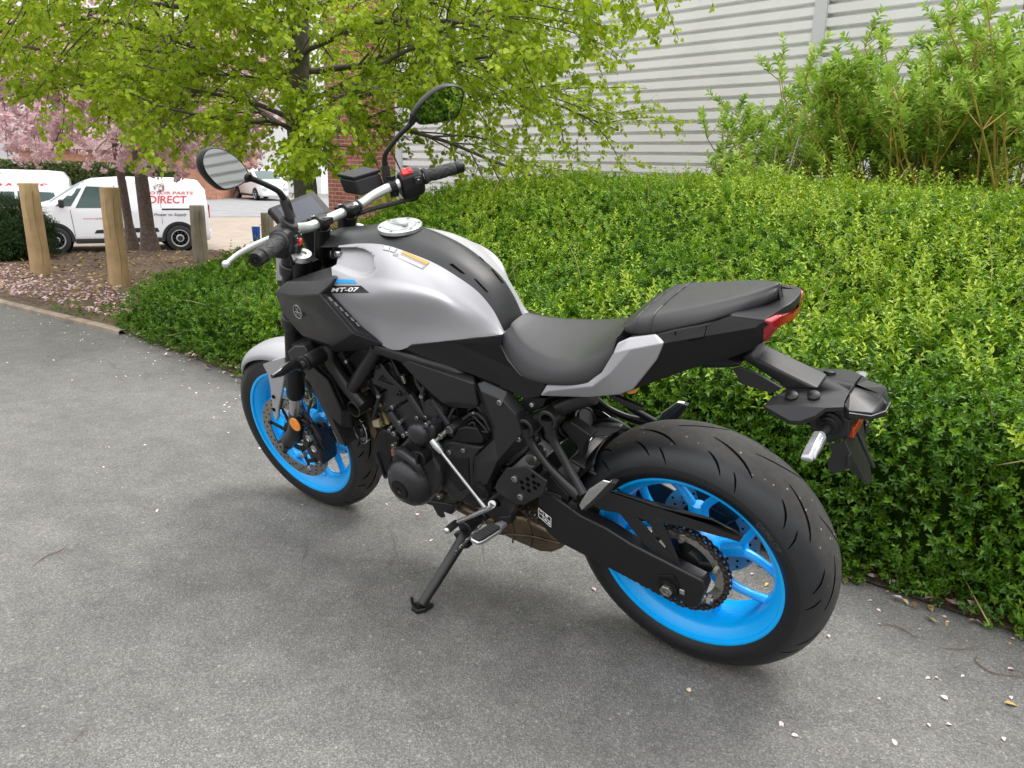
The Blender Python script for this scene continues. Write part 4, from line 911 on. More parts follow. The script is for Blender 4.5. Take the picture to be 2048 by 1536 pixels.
# black side panel between tank and seat
out = cc('H', [(605, 140, .128), (690, 82, .150)])+cc('A', [(1400, 692, .124), (1600, 674, .100), (1790, 652, .060)])+cc('C', [(66, 470, .072), (110, 558, .105), (185, 648, .130), (345, 716, .146), (306, 788, .140), (215, 800, .132), (140, 760, .128), (60, 728, .128)])+cc('H', [(1955, 640, .128), (1600, 500, .126), (760, 195, .124)])
b = MB(); b.prism(out, .012); pair(b, 'side_panel', M_blk, bevel=.004, seg=3)
b = MB(); b.bolt(c('C', 262, 835, .118), .007, .004); b.build('seat_lock', M_alu, bike)
b = MB(); b.prism(cc('C', [(195, 800, .115), (310, 790, .115), (350, 800, .115), (330, 850, .115), (200, 890, .115)]), .02); pair(b, 'lock_bracket', M_blk, bevel=.003)
# lower dark side cover
V = {k: c('H', *q) for k, q in dict(a=(525, 272, .124), b=(680, 205, .124), c=(1562, 520, .128), d=(1580, 615, .146), e=(675, 300, .146), f=(590, 328, .142), g=(1642, 945, .136), h=(1560, 965, .130), i=(1250, 938, .132), j=(1130, 868, .134), k=(800, 560, .136), l=(1640, 900, .142), m=(1180, 862, .142)).items()}
b = MB(); b.facets(V, ['bcde', 'abef', 'fedlmk', 'mlghij', 'kmj', 'afk'], .01); pair(b, 'lower_side_cover', M_dark, bevel=.003, seg=2)
# pivot cover
V = {k: c('D', *q) for k, q in dict(a=(555, 22, .130), b=(600, 8, .130), c=(748, 74, .126), d=(848, 190, .122), e=(892, 330, .122), f=(885, 402, .124), g=(805, 470, .126), h=(700, 560, .126), i=(652, 660, .126), j=(632, 772, .128), k=(545, 762, .130), l=(526, 690, .131), m=(540, 497, .132), n=(655, 388, .132), o=(655, 290, .130), p=(600, 195, .130), q=(580, 70, .147), r=(715, 130, .147), s=(806, 225, .146), t=(838, 345, .146), u=(690, 515, .150), v=(560, 520, .150), w=(622, 665, .150), x=(560, 690, .149), y=(668, 380, .148), z=(665, 285, .147)).items()}
b = MB(); b.facets(V, ['abcrq', 'cdsr', 'dets', 'efgt', 'qrstyz', 'ytu', 'tghu', 'yuvmn', 'zyno', 'aqzop', 'vuw', 'uhiw', 'vwx', 'mvxl', 'wijx', 'xjkl'], .012)
pair(b, 'pivot_cover', M_dark, bevel=.0028, seg=2)
bolts('cover_bolt', [(c('D', *q), .009) for q in ((705, 143, .148), (826, 375, .140))], both=True)
b = MB(); P = c('D', 582, 712, .150); b.lathe([(0, .027), (.003, .027), (.004, .024), (.002, .022), (.002, .016), (.003, .015), (.003, 0)], P, (0, 1, 0), 36, cap=False); pair(b, 'pivot_cap', M_blk)

# ------------------------------------------------------------------ seats and tail
CR['Q'] = (980, 520, 2.438)
def pad(name, ST, top, bulge, parent=bike, m=M_vinyl, dome=.004, ends=(.012, -.012)):
    rows = []
    for sh, lo in ST:
        S, L = c('Q', *sh), c('Q', *lo); ce = Vector((S.x, 0, S.z+dome)); mid = S*.5+L*.5+Vector((0, bulge, .2*bulge))
        rows.append(catmull([ce, Vector((S.x, S.y*.5, S.z+dome*.8)), Vector((S.x, S.y*.86, S.z+dome*.25)), S+Vector((0, .002, -.004)), mid, L, L+Vector((0, -min(.014, L.y*.7), -.010))], 5))
    G = [catmull([r[j] for r in rows], 6) for j in range(len(rows[0]))]; b = MB(); b.grid(G)
    for f, dx in ((rows[0], ends[0]), (rows[-1], ends[1])): b.grid([f, [p+Vector((dx, -p.y*.25, -.03)) for p in f]])
    b.mirror(); return b.build(name, m, parent, smooth=60), G
ST1 = [((98, 318, .040), (58, 385, .058)), ((130, 372, .062), (70, 448, .082)), ((190, 430, .088), (108, 520, .112)), ((290, 478, .111), (185, 580, .138)), ((410, 492, .122), (325, 606, .152)), ((510, 462, .120), (478, 592, .150)), ((590, 405, .110), (585, 500, .134)), ((640, 350, .10), (615, 400, .118))]
pad('seat', ST1, 0, .006, dome=.005)
ST2 = [((652, 306, .088), (660, 352, .100)), ((716, 280, .092), (712, 366, .107)), ((795, 268, .090), (778, 367, .108)), ((950, 241, .077), (920, 337, .100)), ((1100, 212, .063), (1060, 304, .088)), ((1250, 175, .043), (1200, 264, .066)), ((1340, 146, .023), (1300, 234, .042)), ((1385, 130, .012), (1380, 190, .022)), ((1405, 125, .005), (1410, 152, .007))]
pil, G = pad('pillion_seat', ST2, 0, .004, dome=.003, ends=(.006, -.006))
for i_ in (6, 12):                                                  # welted seams across the pillion pad
    b = MB(); L = [g[i_]+Vector((0, 0, .0006)) for g in G[:-3]]; L = [Vector((p.x, -p.y, p.z)) for p in L[::-1]][:-1]+L; b.tube(L, .0026 if i_ == 12 else .0011, n=6)
    b.build('seam', M_vinyl, pil, smooth=60, fix=False)
# silver tail side panels
V = {k: c('C', *q) for k, q in dict(a=(310, 782, .142), b=(350, 716, .146), c=(600, 702, .150), d=(690, 640, .150), e=(762, 520, .148), f=(788, 458, .142), g=(862, 424, .124), h=(1022, 404, .122), i=(1076, 455, .130), j=(1030, 562, .132), k=(885, 742, .128), l=(800, 776, .130), m=(600, 790, .136), n=(640, 722, .157), o=(745, 640, .157), p=(872, 492, .146), q=(1055, 458, .134), r=(360, 752, .150)).items()}
b = MB(); b.facets(V, ['abr', 'bcnr', 'cdon', 'depo', 'efgp', 'ghqp', 'hiq', 'ijq', 'pqjko', 'noklm', 'arnm'], .008)
pair(b, 'tail_side_panel', M_silver, bevel=.0028, seg=2)
# black tail cowl
V = {k: c('C', *q) for k, q in dict(a=(870, 412, .112), b=(1030, 402, .116), c=(1160, 372, .112), d=(1360, 336, .100), e=(1700, 318, .083), f=(1735, 336, .080), g=(1690, 362, .082), h=(1700, 446, .072), i=(1600, 505, .068), j=(1460, 560, .074), k=(1250, 612, .098), l=(885, 745, .122), m=(1078, 456, .127), n=(1640, 360, .094), o=(1812, 242, .050), p=(1500, 292, .088), q=(1480, 500, .088)).items()}
b = MB(); b.facets(V, ['abm', 'bcdpm', 'pdm', 'dpe', 'mden', 'efgn', 'ngh', 'nhiq', 'mnqkl', 'qijk', 'peo'], .008)
pair(b, 'tail_cowl', M_blk, bevel=.0025, seg=2)
o_, e_, p_ = V['o'], V['e'], V['p']; mz = lambda p: Vector((p.x, -p.y, p.z))
cr5 = [Vector((p_.x+.03, .045, p_.z-.012)), p_, e_, o_, Vector((o_.x-.008, .030, o_.z+.001)), Vector((o_.x-.011, .012, o_.z+.002))]; full = cr5+[mz(p) for p in cr5[::-1]]
b = MB(); b.prism([p+Vector((0, 0, .003)) for p in full], Vector((0, 0, -.018))); b.build('tail_deck', M_dark, bike, bevel=.003)
out = cc('C', [(1150, 380), (1172, 378), (1340, 345), (1345, 352), (1330, 415), (1310, 424), (1160, 452), (1146, 440)], .1165)
b = MB(); P_ = [p+(Vector((0, 0, 0))) for p in out]
b.tube(out[2:]+out[:1], .0009, n=5); pair(b, 'hatch_line', M_hole, smooth=0, fix=False)
b = MB(); b.prism([Vector(p) for p in ((.12, .07, .86), (-.16, .06, .915), (-.15, .06, .885), (-.02, .06, .85), (.12, .07, .80))], Vector((0, -.13, 0))); b.build('undertray', M_blk, bike, bevel=.006)
b = MB(); b.prism(cc('I', [(-120, 200, .05), (60, 180, .05), (200, 235, .05), (180, 275, .05), (0, 285, .05), (-200, 285, .05)]), .10); b.build('undertail', M_blk, bike, bevel=.006)
# tail light
V = {k: c('F', *q) for k, q in dict(a=(492, 294, .083), b=(572, 248, .060), c=(650, 226, .022), d=(655, 285, .018), e=(552, 334, .058), f=(510, 336, .078), g=(432, 426, .074), h=(470, 437, .066), i=(520, 330, .084)).items()}
for k in 'abcdef': pass
b = MB(); b.facets(V, ['abef', 'bcde', 'fehg'], Vector((.03, 0, .004))); cen_c, cen_d = V['c'], V['d']
b.mirror(); b.facets({'a': cen_c, 'b': mz(cen_c), 'c': mz(cen_d), 'd': cen_d}, ['abcd'], Vector((.03, 0, .004)))
b.build('tail_light', M_red, bike, bevel=.0035, seg=3)
# rear mudguard arm, fender, lamp, bracket
b = MB(); b.prism(cc('I', [(285, 120), (345, 182), (980, 490), (640, 496), (560, 420), (190, 180)], .032), Vector((0, -.064, 0))); b.build('mudguard_arm', M_dark, bike, bevel=.006, seg=3)
b = MB(); b.prism(cc('I', [(120, 290), (190, 268), (360, 330), (618, 480), (520, 530), (400, 500), (210, 440)], .052), .006); pair(b, 'side_flap', M_dark, bevel=.002)
V = {k: c('I', *q) for k, q in dict(a=(430, 652, .088), b=(505, 575, .064), c=(640, 499, .040), d=(985, 492, .026), e=(1285, 500, .016), f=(1232, 610, .052), g=(1225, 665, .064), h=(1050, 672, .078), i=(940, 750, .092), j=(790, 805, .096), k=(690, 800, .096), l=(560, 640, .080), m=(820, 612, .066), n=(1080, 610, .056)).items()}
b = MB(); b.facets(V, ['abl', 'bcdm', 'blm', 'denm', 'efn', 'fgn', 'lmnh', 'ngh', 'lhij', 'aljk'], Vector((0, -.002, -.01)))
b.mirror(); b.facets({'c': V['c'], 'd': V['d'], 'e': V['e'], 'E': mz(V['e']), 'D': mz(V['d']), 'C': mz(V['c'])}, ['cdDC', 'deED'], Vector((0, 0, -.01)))
b.build('rear_mudguard', M_dark, bike, bevel=.004, seg=2)
b = MB()
for q in ((712, 545, .056), (930, 543, .048)):
    P = c('I', *q); b.lathe([(-.004, .0115), (.002, .0115), (.0045, .008), (.005, 0)], P+Vector((0, 0, -.001)), (0, .35, 1), 18, cap=False)
pair(b, 'mudguard_screw', M_blk)
V = {k: c('I', *q) for k, q in dict(a=(1232, 640, .060), b=(1290, 535, .016), c=(1570, 600, .012), d=(1640, 690, .014), e=(1500, 722, .052), f=(1280, 700, .062), g=(1275, 755, .060), h=(1500, 768, .052), i=(1640, 735, .016), j=(1240, 760, .056)).items()}
b = MB(); b.facets(V, ['bcde', 'bef', 'abf', 'fehg', 'edih', 'afgj'], Vector((0, -.004, -.008)))
b.mirror(); b.facets({'b': V['b'], 'c': V['c'], 'd': V['d'], 'i': V['i'], 'B': mz(V['b']), 'C': mz(V['c']), 'D': mz(V['d']), 'I': mz(V['i'])}, ['bcCB', 'cdDC', 'diID'], Vector((.004, 0, -.008)))
lampc = b.build('plate_lamp_cover', M_dark, bike, bevel=.003, seg=2)
b = MB(); b.tube([c('I', 1280, 722, .0625), c('I', 1500, 752, .0545), c('I', 1640, 705, .017), mz(c('I', 1640, 705, .017))], .0011, n=5); b.build('lamp_lens_strip', M_clear, lampc)
b = MB(); b.prism(cc('I', [(870, 800, .058), (960, 750, .058), (1230, 690, .058), (1235, 780, .052), (1300, 800, .05), (1278, 965, .05), (1075, 1035, .055), (900, 900, .058)]), Vector((0, -.11, 0))); b.build('lamp_housing', M_dark, bike, bevel=.008, seg=3)
b = MB(); p1, p2 = c('I', 1295, 860, .034), c('I', 1280, 968, .034); b.prism([p1, mz(p1), mz(p2), p2], Vector((.012, 0, 0))); b.xf(lambda p: p+Vector((-.008, 0, 0))).build('reflector', M_redrefl, bike, bevel=.002)
t1, t2, t3 = c('I', 1240, 1000, .055), c('I', 1300, 1290, .035), c('I', 1480, 1445, .012)
b = MB(); xb = Vector((-.004, 0, 0)); b.prism([t1, mz(t1), mz(t2), mz(t3), t3, t2], Vector((.004, 0, 0)))
rib = [t1*.5+mz(t1)*.5+xb, t3*.8+mz(t3)*.2+xb+Vector((0, 0, .04))]; b.tube([rib[0]+Vector((0, .004, 0)), rib[1]], .004, n=8)
pb_ = b.build('plate_bracket', M_dark, bike, bevel=.003)
V = cc('I', [(1065, 1040, .062), (1110, 1110, .062), (1060, 1235, .062), (1075, 1290, .062), (1130, 1335, .062), (1255, 1275, .062), (1300, 1150, .06), (1240, 1000, .056)]); b = MB(); b.prism(V, .004); b.box(c('I', 1280, 1190, .058), (.004, .02, .03)); pair(b, 'bracket_tab', M_dark, bevel=.0015)
# indicators at the rear
def rear_ind(s):
    base = c('I', 1085, 825, .058); b = MB(); b.lathe([(0, .024), (.004, .024), (.006, .019), (.010, .018), (.012, .014), (.018, .0135)], base, (0, 1, 0), 28)
    b.tube([base+Vector((0, .012, 0)), base+Vector((.002, .036, 0)), base+Vector((.002, .052, 0))], [.011, .008, .0085], n=10, sm=3, flat=.75)
    q = base+Vector((.004, .042, -.003)); ln = .074
    def body(y0, y1, hz, hx, dx):
        V = []; 
        for y, f in ((y0, .75), (y0+.012, 1), (y1-.03, .86), (y1-.008, .55), (y1, .3)): V.append([q+Vector((dx+hx*fx, y, f*hz*fz-.001*(y*100))) for fx, fz in ((-1, .55), (-1, -.55), (-.3, -1), (1, -.6), (1, .6), (-.3, 1))])
        return V
    hb = MB(); r = body(0, ln, .0145, .0105, 0); hb.grid(r, closed=True); hb.add(r[0], [list(range(6))]); hb.add(r[-1], [list(range(6))[::-1]])
    lb = MB(); r = [[p+Vector((-.0065, 0, 0)) for p in row] for row in body(.006, ln-.006, .0112, .0058, -.001)]; lb.grid(r, closed=True); lb.add(r[0], [list(range(6))]); lb.add(r[-1], [list(range(6))[::-1]])
    if s < 0: b.mirror(False); hb.mirror(False); lb.mirror(False)
    o = b.build('indicator', M_blk, bike, smooth=35); hb.build('indicator_shell', M_clear, o, bevel=.002); lb.build('lens', M_clear, o, bevel=.0015)
rear_ind(1); rear_ind(-1)
# ------------------------------------------------------------------ fork, mudguard, brakes
def fk(z, y): return Vector((1.267-(z-.515)*.372, y, z))                    # fork centre line
for s in (1, -1):
    y = s*.105
    b = MB(); b.lathe([(0, .0265), (.012, .0285), (.03, .0285), (.034, .0265), (.52, .0275), (.545, .0275)], fk(.505, y), fk(1.0, y)-fk(.505, y), 28, cap=True); b.xf(st).build('fork_tube', M_blk, bike, smooth=40)
    b = MB(); b.cyl(fk(.385, y), fk(.53, y), .0205, n=28); b.xf(st).build('stanchion', M_alu, bike)
    b = MB(); ax_ = Vector((WB, y, .302)); b.tube([fk(.44, y), fk(.40, y), fk(.355, y)+Vector((.008, 0, 0)), ax_+Vector((-.012, 0, .012)), ax_+Vector((0, 0, -.012))], [.0235, .0255, .026, .024, .018], n=20, sm=4); b.cyl(ax_+Vector((0, -.022, 0)), ax_+Vector((0, .022, 0)), .021, n=24)
    lug = fk(.40, y); b.tube([fk(.42, y), fk(.40, y)+Vector((-.055, -s*.018, -.012)), fk(.36, y)+Vector((-.085, -s*.02, -.02))], [.018, .013, .012], n=10); b.tube([ax_+Vector((-.01, 0, .02)), ax_+Vector((-.07, -s*.018, .016)), fk(.35, y)+Vector((-.09, -s*.02, -.04))], [.017, .013, .012], n=10)
    fo = b.xf(st).build('fork_foot', M_eng, bike, smooth=50)
    b = MB(); b.lathe([(.02, .012), (.027, .012), (.028, .007), (.022, .0065)], ax_, (0, s, 0), 18); b.xf(st).build('axle_end', M_zinc, fo)
    b = MB(); rc_ = fk(.418, y)+Vector((.012, s*.030, 0)) if s < 0 else c('N', 538, 708, .138)
    b.lathe([(-.006, .024), (.0015, .0255), (.003, .0245)], rc_, (0, s, 0), 32); ro = b.xf(st).build('reflector_base', M_blk, bike); b = MB(); b.lathe([(.002, .0235), (.005, .0225), (.0056, 0)], rc_, (0, s, 0), 32, cap=False); b.xf(st).build('reflector', M_orange, ro)
    # caliper behind the fork leg
    cx_, cz_ = WB, .302; b = MB()
    def ca(r, a, yy): return Vector((cx_+r*math.cos(R(a)), yy*s, cz_+r*math.sin(R(a))))
    for y0, y1 in ((.082, .112), (.040, .060)):
        o = [ca(r, a, y1) for r, a in ((.165, 196), (.172, 176), (.165, 152), (.140, 146), (.112, 152), (.098, 170), (.105, 192), (.135, 202))]; b.prism(o, Vector((0, -s*(y1-y0), 0)))
    b.prism([ca(r, a, .1) for r, a in ((.168, 196), (.174, 176), (.168, 154), (.155, 156), (.158, 176), (.154, 194))], Vector((0, -s*.055, 0)))
    cal = b.xf(st).build('brake_caliper', M_eng, bike, bevel=.006, seg=3)
    for a, r, rad in ((186, .128, .0125), (165, .132, .0125)):
        b = MB(); b.lathe([(-.012, rad), (.002, rad), (.003, rad-.003), (.001, rad-.004), (.001, 0)], (c('N', 655, 842, .117) if (s > 0 and a == 186) else c('N', 700, 937, .117) if s > 0 else ca(r, a, .112)), (0, s, 0), 24); b.xf(st).build('piston_boss', M_alu, cal)
    b = MB(); b.box(ca(.150, 172, .113), (.018, .006, .05), Matrix.Rotation(R(-60), 3, 'Y')); b.box(ca(.118, 198, .113), (.05, .006, .014), Matrix.Rotation(R(20), 3, 'Y')); b.tube([ca(.165, 150, .10), ca(.15, 162, .118), ca(.115, 172, .118)], .004, n=8, sm=4); b.xf(st).build('caliper_rib', M_blk, cal, bevel=.002, fix=False)['kind'] = 'stuff'
    for a, r in ((150, .155), (192, .158), (160, .108)):
        b = MB(); b.bolt(ca(r, a, .113), .007, .005, (0, s, 0)); b.xf(st).build('caliper_bolt', M_zinc, cal)
    for a, r in ((214, .118), (194, .086)):
        b = MB(); b.bolt(ca(r, a, .117), .0105, .006, (0, s, 0)); b.xf(st).build('caliper_bolt', M_alu, cal)
    b = MB(); b.tube([ca(.15, 150, .10), ca(.19, 140, .105), ca(.25, 120, .085), fk(.66, s*.07)+Vector((-.05, 0, 0)), fk(.80, s*.05)+Vector((-.04, 0, 0))], .0045, n=8, sm=8); b.xf(st).build('brake_hose', M_rub, bike)
b = MB(); b.cyl((WB, -.12, .302), (WB, .12, .302), .010, n=16); b.xf(st).build('axle', M_zinc, bike)
# front mudguard: silver arch with legs down to the fork feet
rows = []
for i in range(25):
    a = R(38+i*(136-38)/24); w = .074*math.sin(math.pi*min(1, (i+5)/14)/2) if i < 9 else .074; w *= 1 if i < 19 else 1-.03*(i-19); r = .322; row = []
    for q in range(13):
        t = (q-6)/6; y = w*t; dr = -.030*abs(t)**3-.004*t*t; row.append(Vector((WB+(r+dr)*math.cos(a), y, .302+(r+dr)*math.sin(a))))
    rows.append(row)
b = MB(); b.grid(rows); b.xf(st); mg = b.build('front_mudguard', M_silver, bike, smooth=60, solid=.004)
for s in (1, -1):
    o = cc('N', [(245, 175, .074), (330, 140, .078), (440, 110, .080), (455, 190, .083), (438, 330, .086), (425, 420, .088), (395, 560, .088), (388, 660, .088), (372, 692, .088), (345, 645, .088), (330, 520, .086), (318, 400, .084), (296, 272, .080)])
    b = MB(); b.prism(o, .010)
    if s < 0: b.mirror(False)
    leg = b.build('mudguard_leg', M_silver, mg, bevel=.004, seg=3)
    for x, y in ((345, 470), (350, 585)):
        P = c('N', x, y, .0885); P.y *= s; q = MB(); q.lathe([(-.002, .0065), (.0008, .0065), (.0008, 0)], P, (0, s, 0), 14, cap=False); q.build('leg_hole_shade', M_hole, leg)
# yokes and steering head
b = MB()
for z, r in ((.935, .034), (.775, .036)):
    for s in (1, -1): b.cyl(fk(z-.016, s*.105), fk(z+.016, s*.105), r, n=28)
    u = (fk(z+.1, 0)-fk(z, 0)).normalized(); p = [fk(z, y)+Vector((dx, 0, 0)) for y, dx in ((.11, .03), (.11, -.03), (.05, -.055), (-.05, -.055), (-.11, -.03), (-.11, .03), (-.05, .02), (.05, .02))]
    b.prism([q+u*.012 for q in p], u*-.026)
b.xf(st).build('fork_yoke', M_frame, bike, bevel=.004)
b = MB(); hc = fk(.855, 0)+Vector((-.045, 0, 0)); b.cyl(hc-Vector((-.03, 0, .085)), hc+Vector((-.03, 0, .07)), .034, n=24); b.build('steering_head', M_frame, bike)
for k, x, y, yd in (('K', 345, 400, .105), ('G', 1165, 1090, -.105)):
    u = (fk(1, 0)-fk(.8, 0)).normalized(); P = Vector((1.058, yd, .972))
    b = MB(); b.cyl(P-u*.07, P-u*.003, .0265, n=24); b.xf(st).build('fork_top', M_blk, bike)
    b = MB(); b.lathe([(-.004, .0285), (0, .0285), (.004, .0265), (.010, .0255), (.0105, .013), (.006, .012), (.006, 0)], P, u, 32, cap=False); b.xf(st).build('fork_cap', M_alu, bike)
b = MB(); u = (fk(1, 0)-fk(.8, 0)).normalized(); P = Vector((1.034, 0, .965)); b.lathe([(-.03, .022), (.006, .022), (.007, .017), (.018, .0165), (.019, .010)], P, u, 6, cap=True); b.xf(st).build('stem_nut', M_alu, bike, smooth=20)

# ------------------------------------------------------------------ handlebar and controls
BARH = [(1.016, 0, 1.049), (1.014, .05, 1.050), (1.008, .10, 1.054), (.992, .145, 1.067), (.962, .195, 1.078), (.925, .245, 1.083), (.895, .30, 1.083)]
barp = [Vector((x, -y, z)) for x, y, z in BARH[::-1]][:-1]+[Vector(q) for q in BARH]
hb = empty('handlebar'); hb.parent = bike; hb.empty_display_size = .05
b = MB(); b.tube(barp, .0135, n=20, sm=5); b.xf(st).build('bar', M_bar, hb)
def barat(y):
    a = abs(y); ys = [q[1] for q in BARH]+[.40]; q = BARH+[(.862, .40, 1.080)]
    for i in range(len(ys)-1):
        if ys[i] <= a <= ys[i+1]: t = (a-ys[i])/(ys[i+1]-ys[i]); p = [q[i][k]*(1-t)+q[i+1][k]*t for k in range(3)]; return Vector((p[0], y, p[2]))
def bard(y): return (barat(abs(y)+.01)-barat(abs(y)-.01)) if y > 0 else (lambda d: Vector((d.x, -d.y, d.z)))(barat(abs(y)+.01)-barat(abs(y)-.01))
for s in (1, -1):
    y0, y1 = s*.262, s*.352; d = bard(s*.3).normalized()
    A_, B_ = barat(y0), barat(y1); L = (B_-A_).length
    b = MB(); b.lathe([(0, .0205), (.005, .0225), (.010, .0225), (.014, .0175), (.03, .0172), (L*.5, .0182), (L-.012, .0172), (L-.004, .0185), (L, .0185), (L+.004, .0165)], A_, d, 28); g = b.xf(st).build('grip', M_rub, hb, smooth=35)
    b = MB(); u, w = frame(d)
    for k in range(9):
        a = 2*math.pi*k/9; b.tube([A_+d*(.018+.07*f)+(u*math.cos(a+.6*math.sin(f*6.28))+w*math.sin(a+.6*math.sin(f*6.28)))*(.0176+.0006*math.sin(f*3.14)) for f in (0, .25, .5, .75, 1)], .0011, n=5, sm=4)
    b.xf(st).build('grip_ribs', M_rub, g, smooth=50, fix=False)
    b = MB(); b.lathe([(0, .0165), (.003, .0175), (.018, .0175), (.024, .0165), (.0245, .009), (.022, .008), (.022, .005), (.0245, .0045), (.0245, 0)], B_+d*.006, d, 28, cap=False); b.xf(st).build('bar_end', M_blk, hb, smooth=30)
# bar clamps
for s in (1, -1):
    P = barat(s*.05); b = MB(); b.lathe([(-.016, .0215), (.016, .0215)], P, (0, 1, 0), 28); b.box(P+Vector((.024, 0, .004)), (.022, .030, .018)); b.box(P+Vector((-.024, 0, .004)), (.022, .030, .018)); b.tube([P+Vector((-.002, 0, -.012)), P+Vector((.014, 0, -.05)), P+Vector((.030, 0, -.095))], [.022, .020, .021], n=14)
    cl = b.xf(st).build('bar_clamp', M_blk, hb, bevel=.0025)
    for dx in (.025, -.025): b = MB(); b.bolt(P+Vector((dx, 0, .013)), .0068, .004, (0, 0, 1)); b.xf(st).build('clamp_bolt', M_zinc, cl)
# left switchgear
def swbox(y0, y1, rads, nm, s):
    d = bard(s*.25).normalized(); A_ = barat(s*y0); L = (barat(s*y1)-A_).length; up = Vector((-.35, 0, .94)); up = (up-d*up.dot(d)).normalized(); fw_ = d.cross(up)*(1 if s > 0 else -1); rows = []
    for f, k in rads:
        row = []
        for q in range(16):
            a = 2*math.pi*q/16; cu, cv = math.cos(a), math.sin(a); e = 1/max(abs(cu)**3.2+abs(cv)**3.2, 1e-6)**(1/3.2)
            row.append(A_+d*L*f+up*(cv*e*.038*k-.009)+fw_*(cu*e*.028*k+.002))
        rows.append(row)
    b = MB(); b.grid(rows, closed=True); b.add(rows[0], [list(range(16))]); b.add(rows[-1], [list(range(16))[::-1]])
    return b, A_, d, L, up, fw_
b, A_, d, L, up, fw_ = swbox(.188, .257, [(0, .78), (.06, .92), (.4, 1.0), (.8, 1.0), (.93, .93), (1, .82)], 'switch', 1)
sg_l = b.xf(st).build('switchgear', M_blk, hb, bevel=.003, seg=2)
bk = -fw_  # faces the rider
if bk.x > 0: bk = -bk
def knob(parent, name, m, f, uo, size, out, rot=0):
    q = MB(); P = A_+d*L*f+up*uo+bk*out; Rm = Matrix((d, up, bk)).transposed(); q.box(P, size, Rm); return q.xf(st).build(name, m, parent, bevel=.0025, seg=3)
def disk_(parent, name, m, f, uo, out, pr):
    q = MB(); P = A_+d*L*f+up*uo+bk*out; q.lathe(pr, P, bk, 28); return q.xf(st).build(name, m, parent, smooth=35)
P_ = A_+d*L*.42+up*.033
b = MB(); b.lathe([(-.006, .023), (.004, .0225), (.006, .020), (.006, .011), (.003, .0105), (.013, .009), (.015, .005)], P_-bk*-.006, (up+bk*.55).normalized(), 32); b.xf(st).build('joystick', M_rub, sg_l, smooth=30)
knob(sg_l, 'button', M_rub, .26, .004, (.018, .016, .008), .0275); knob(sg_l, 'button', M_rub, .58, .002, (.018, .016, .008), .0275); knob(sg_l, 'hazard_button', M_redsw, .22, -.017, (.019, .016, .009), .028); knob(sg_l, 'button', M_rub, .58, -.019, (.022, .012, .009), .028); knob(sg_l, 'button', M_rub, .40, -.036, (.026, .010, .010), .022); knob(sg_l, 'button_mark', M_wht, .58, .003, (.004, .002, .001), .0322); knob(sg_l, 'button_mark', M_wht, .26, .005, (.004, .002, .001), .0322)
# right switchgear with the red kill switch
b, A_, d, L, up, fw_ = swbox(.205, .262, [(0, .74), (.08, .95), (.45, 1.06), (.85, 1.0), (1, .80)], 'switch', -1)
sg_r = b.xf(st).build('switchgear', M_blk, hb, bevel=.003, seg=2); bk = fw_ if fw_.x < 0 else -fw_
q = MB(); Rm = Matrix((d, (up*.9+bk*.3).normalized(), d.cross((up*.9+bk*.3).normalized()))).transposed(); P = A_+d*L*.36+up*.031+bk*.004; q.box(P, (.030, .012, .020), Rm); q.box(P+up*.005+d*.008, (.011, .008, .016), Rm); q.xf(st).build('kill_switch', M_redsw, sg_r, bevel=.002)
knob(sg_r, 'starter_button', M_rub, .68, .012, (.020, .022, .007), .0275); knob(sg_r, 'button_mark', M_wht, .68, .016, (.006, .003, .001), .0315)
b = MB(); P = A_+d*L*.7-up*.042; b.tube([P+bk*.0, P-up*.012-d*.01, P-up*.016-d*.03], [.012, .012, .006], n=10, sm=3); b.xf(st).build('throttle_housing', M_blk, sg_r)
# levers
def lever(s, m, hy=.245):
    h = barat(s*hy)+Vector((.022, 0, -.004)); tip = barat(s*.375)+Vector((.060, 0, -.010))
    e = c('G', 255, 1335, .352) if s > 0 else None
    if e is not None: tip = SA+SM.transposed() @ (e-SA)
    else: t_ = SA+SM.transposed() @ (c('G', 255, 1335, .352)-SA); tip = Vector((t_.x, -t_.y, t_.z))
    mid = h*.62+tip*.38+Vector((.016, 0, .004)); b = MB()
    b.tube([h, h*.8+mid*.2+Vector((.008, 0, .002)), mid, mid*.5+tip*.5+Vector((.006, 0, .001)), tip], [.008, .0085, .0078, .0066, .0062], n=12, sm=5, flat=.72, up=(0, 0, 1))
    k = 14
    b.lathe([(-.0095, .002), (-.008, .0065), (-.003, .0092), (.003, .0092), (.008, .0065), (.0095, .002)], tip, (.3, .9*s, 0), k); o = b.xf(st).build('clutch_lever' if s > 0 else 'brake_lever', m, hb, smooth=60, fix=False)
    b = MB(); b.tube([barat(s*.235)+Vector((-.004, 0, 0)), barat(s*.235)+Vector((.012, 0, 0)), h+Vector((.006, 0, 0))], [.0185, .016, .0115], n=14); b.xf(st).build('lever_perch', M_blk, hb, bevel=.002)
lever(1, M_bar); lever(-1, M_bar)
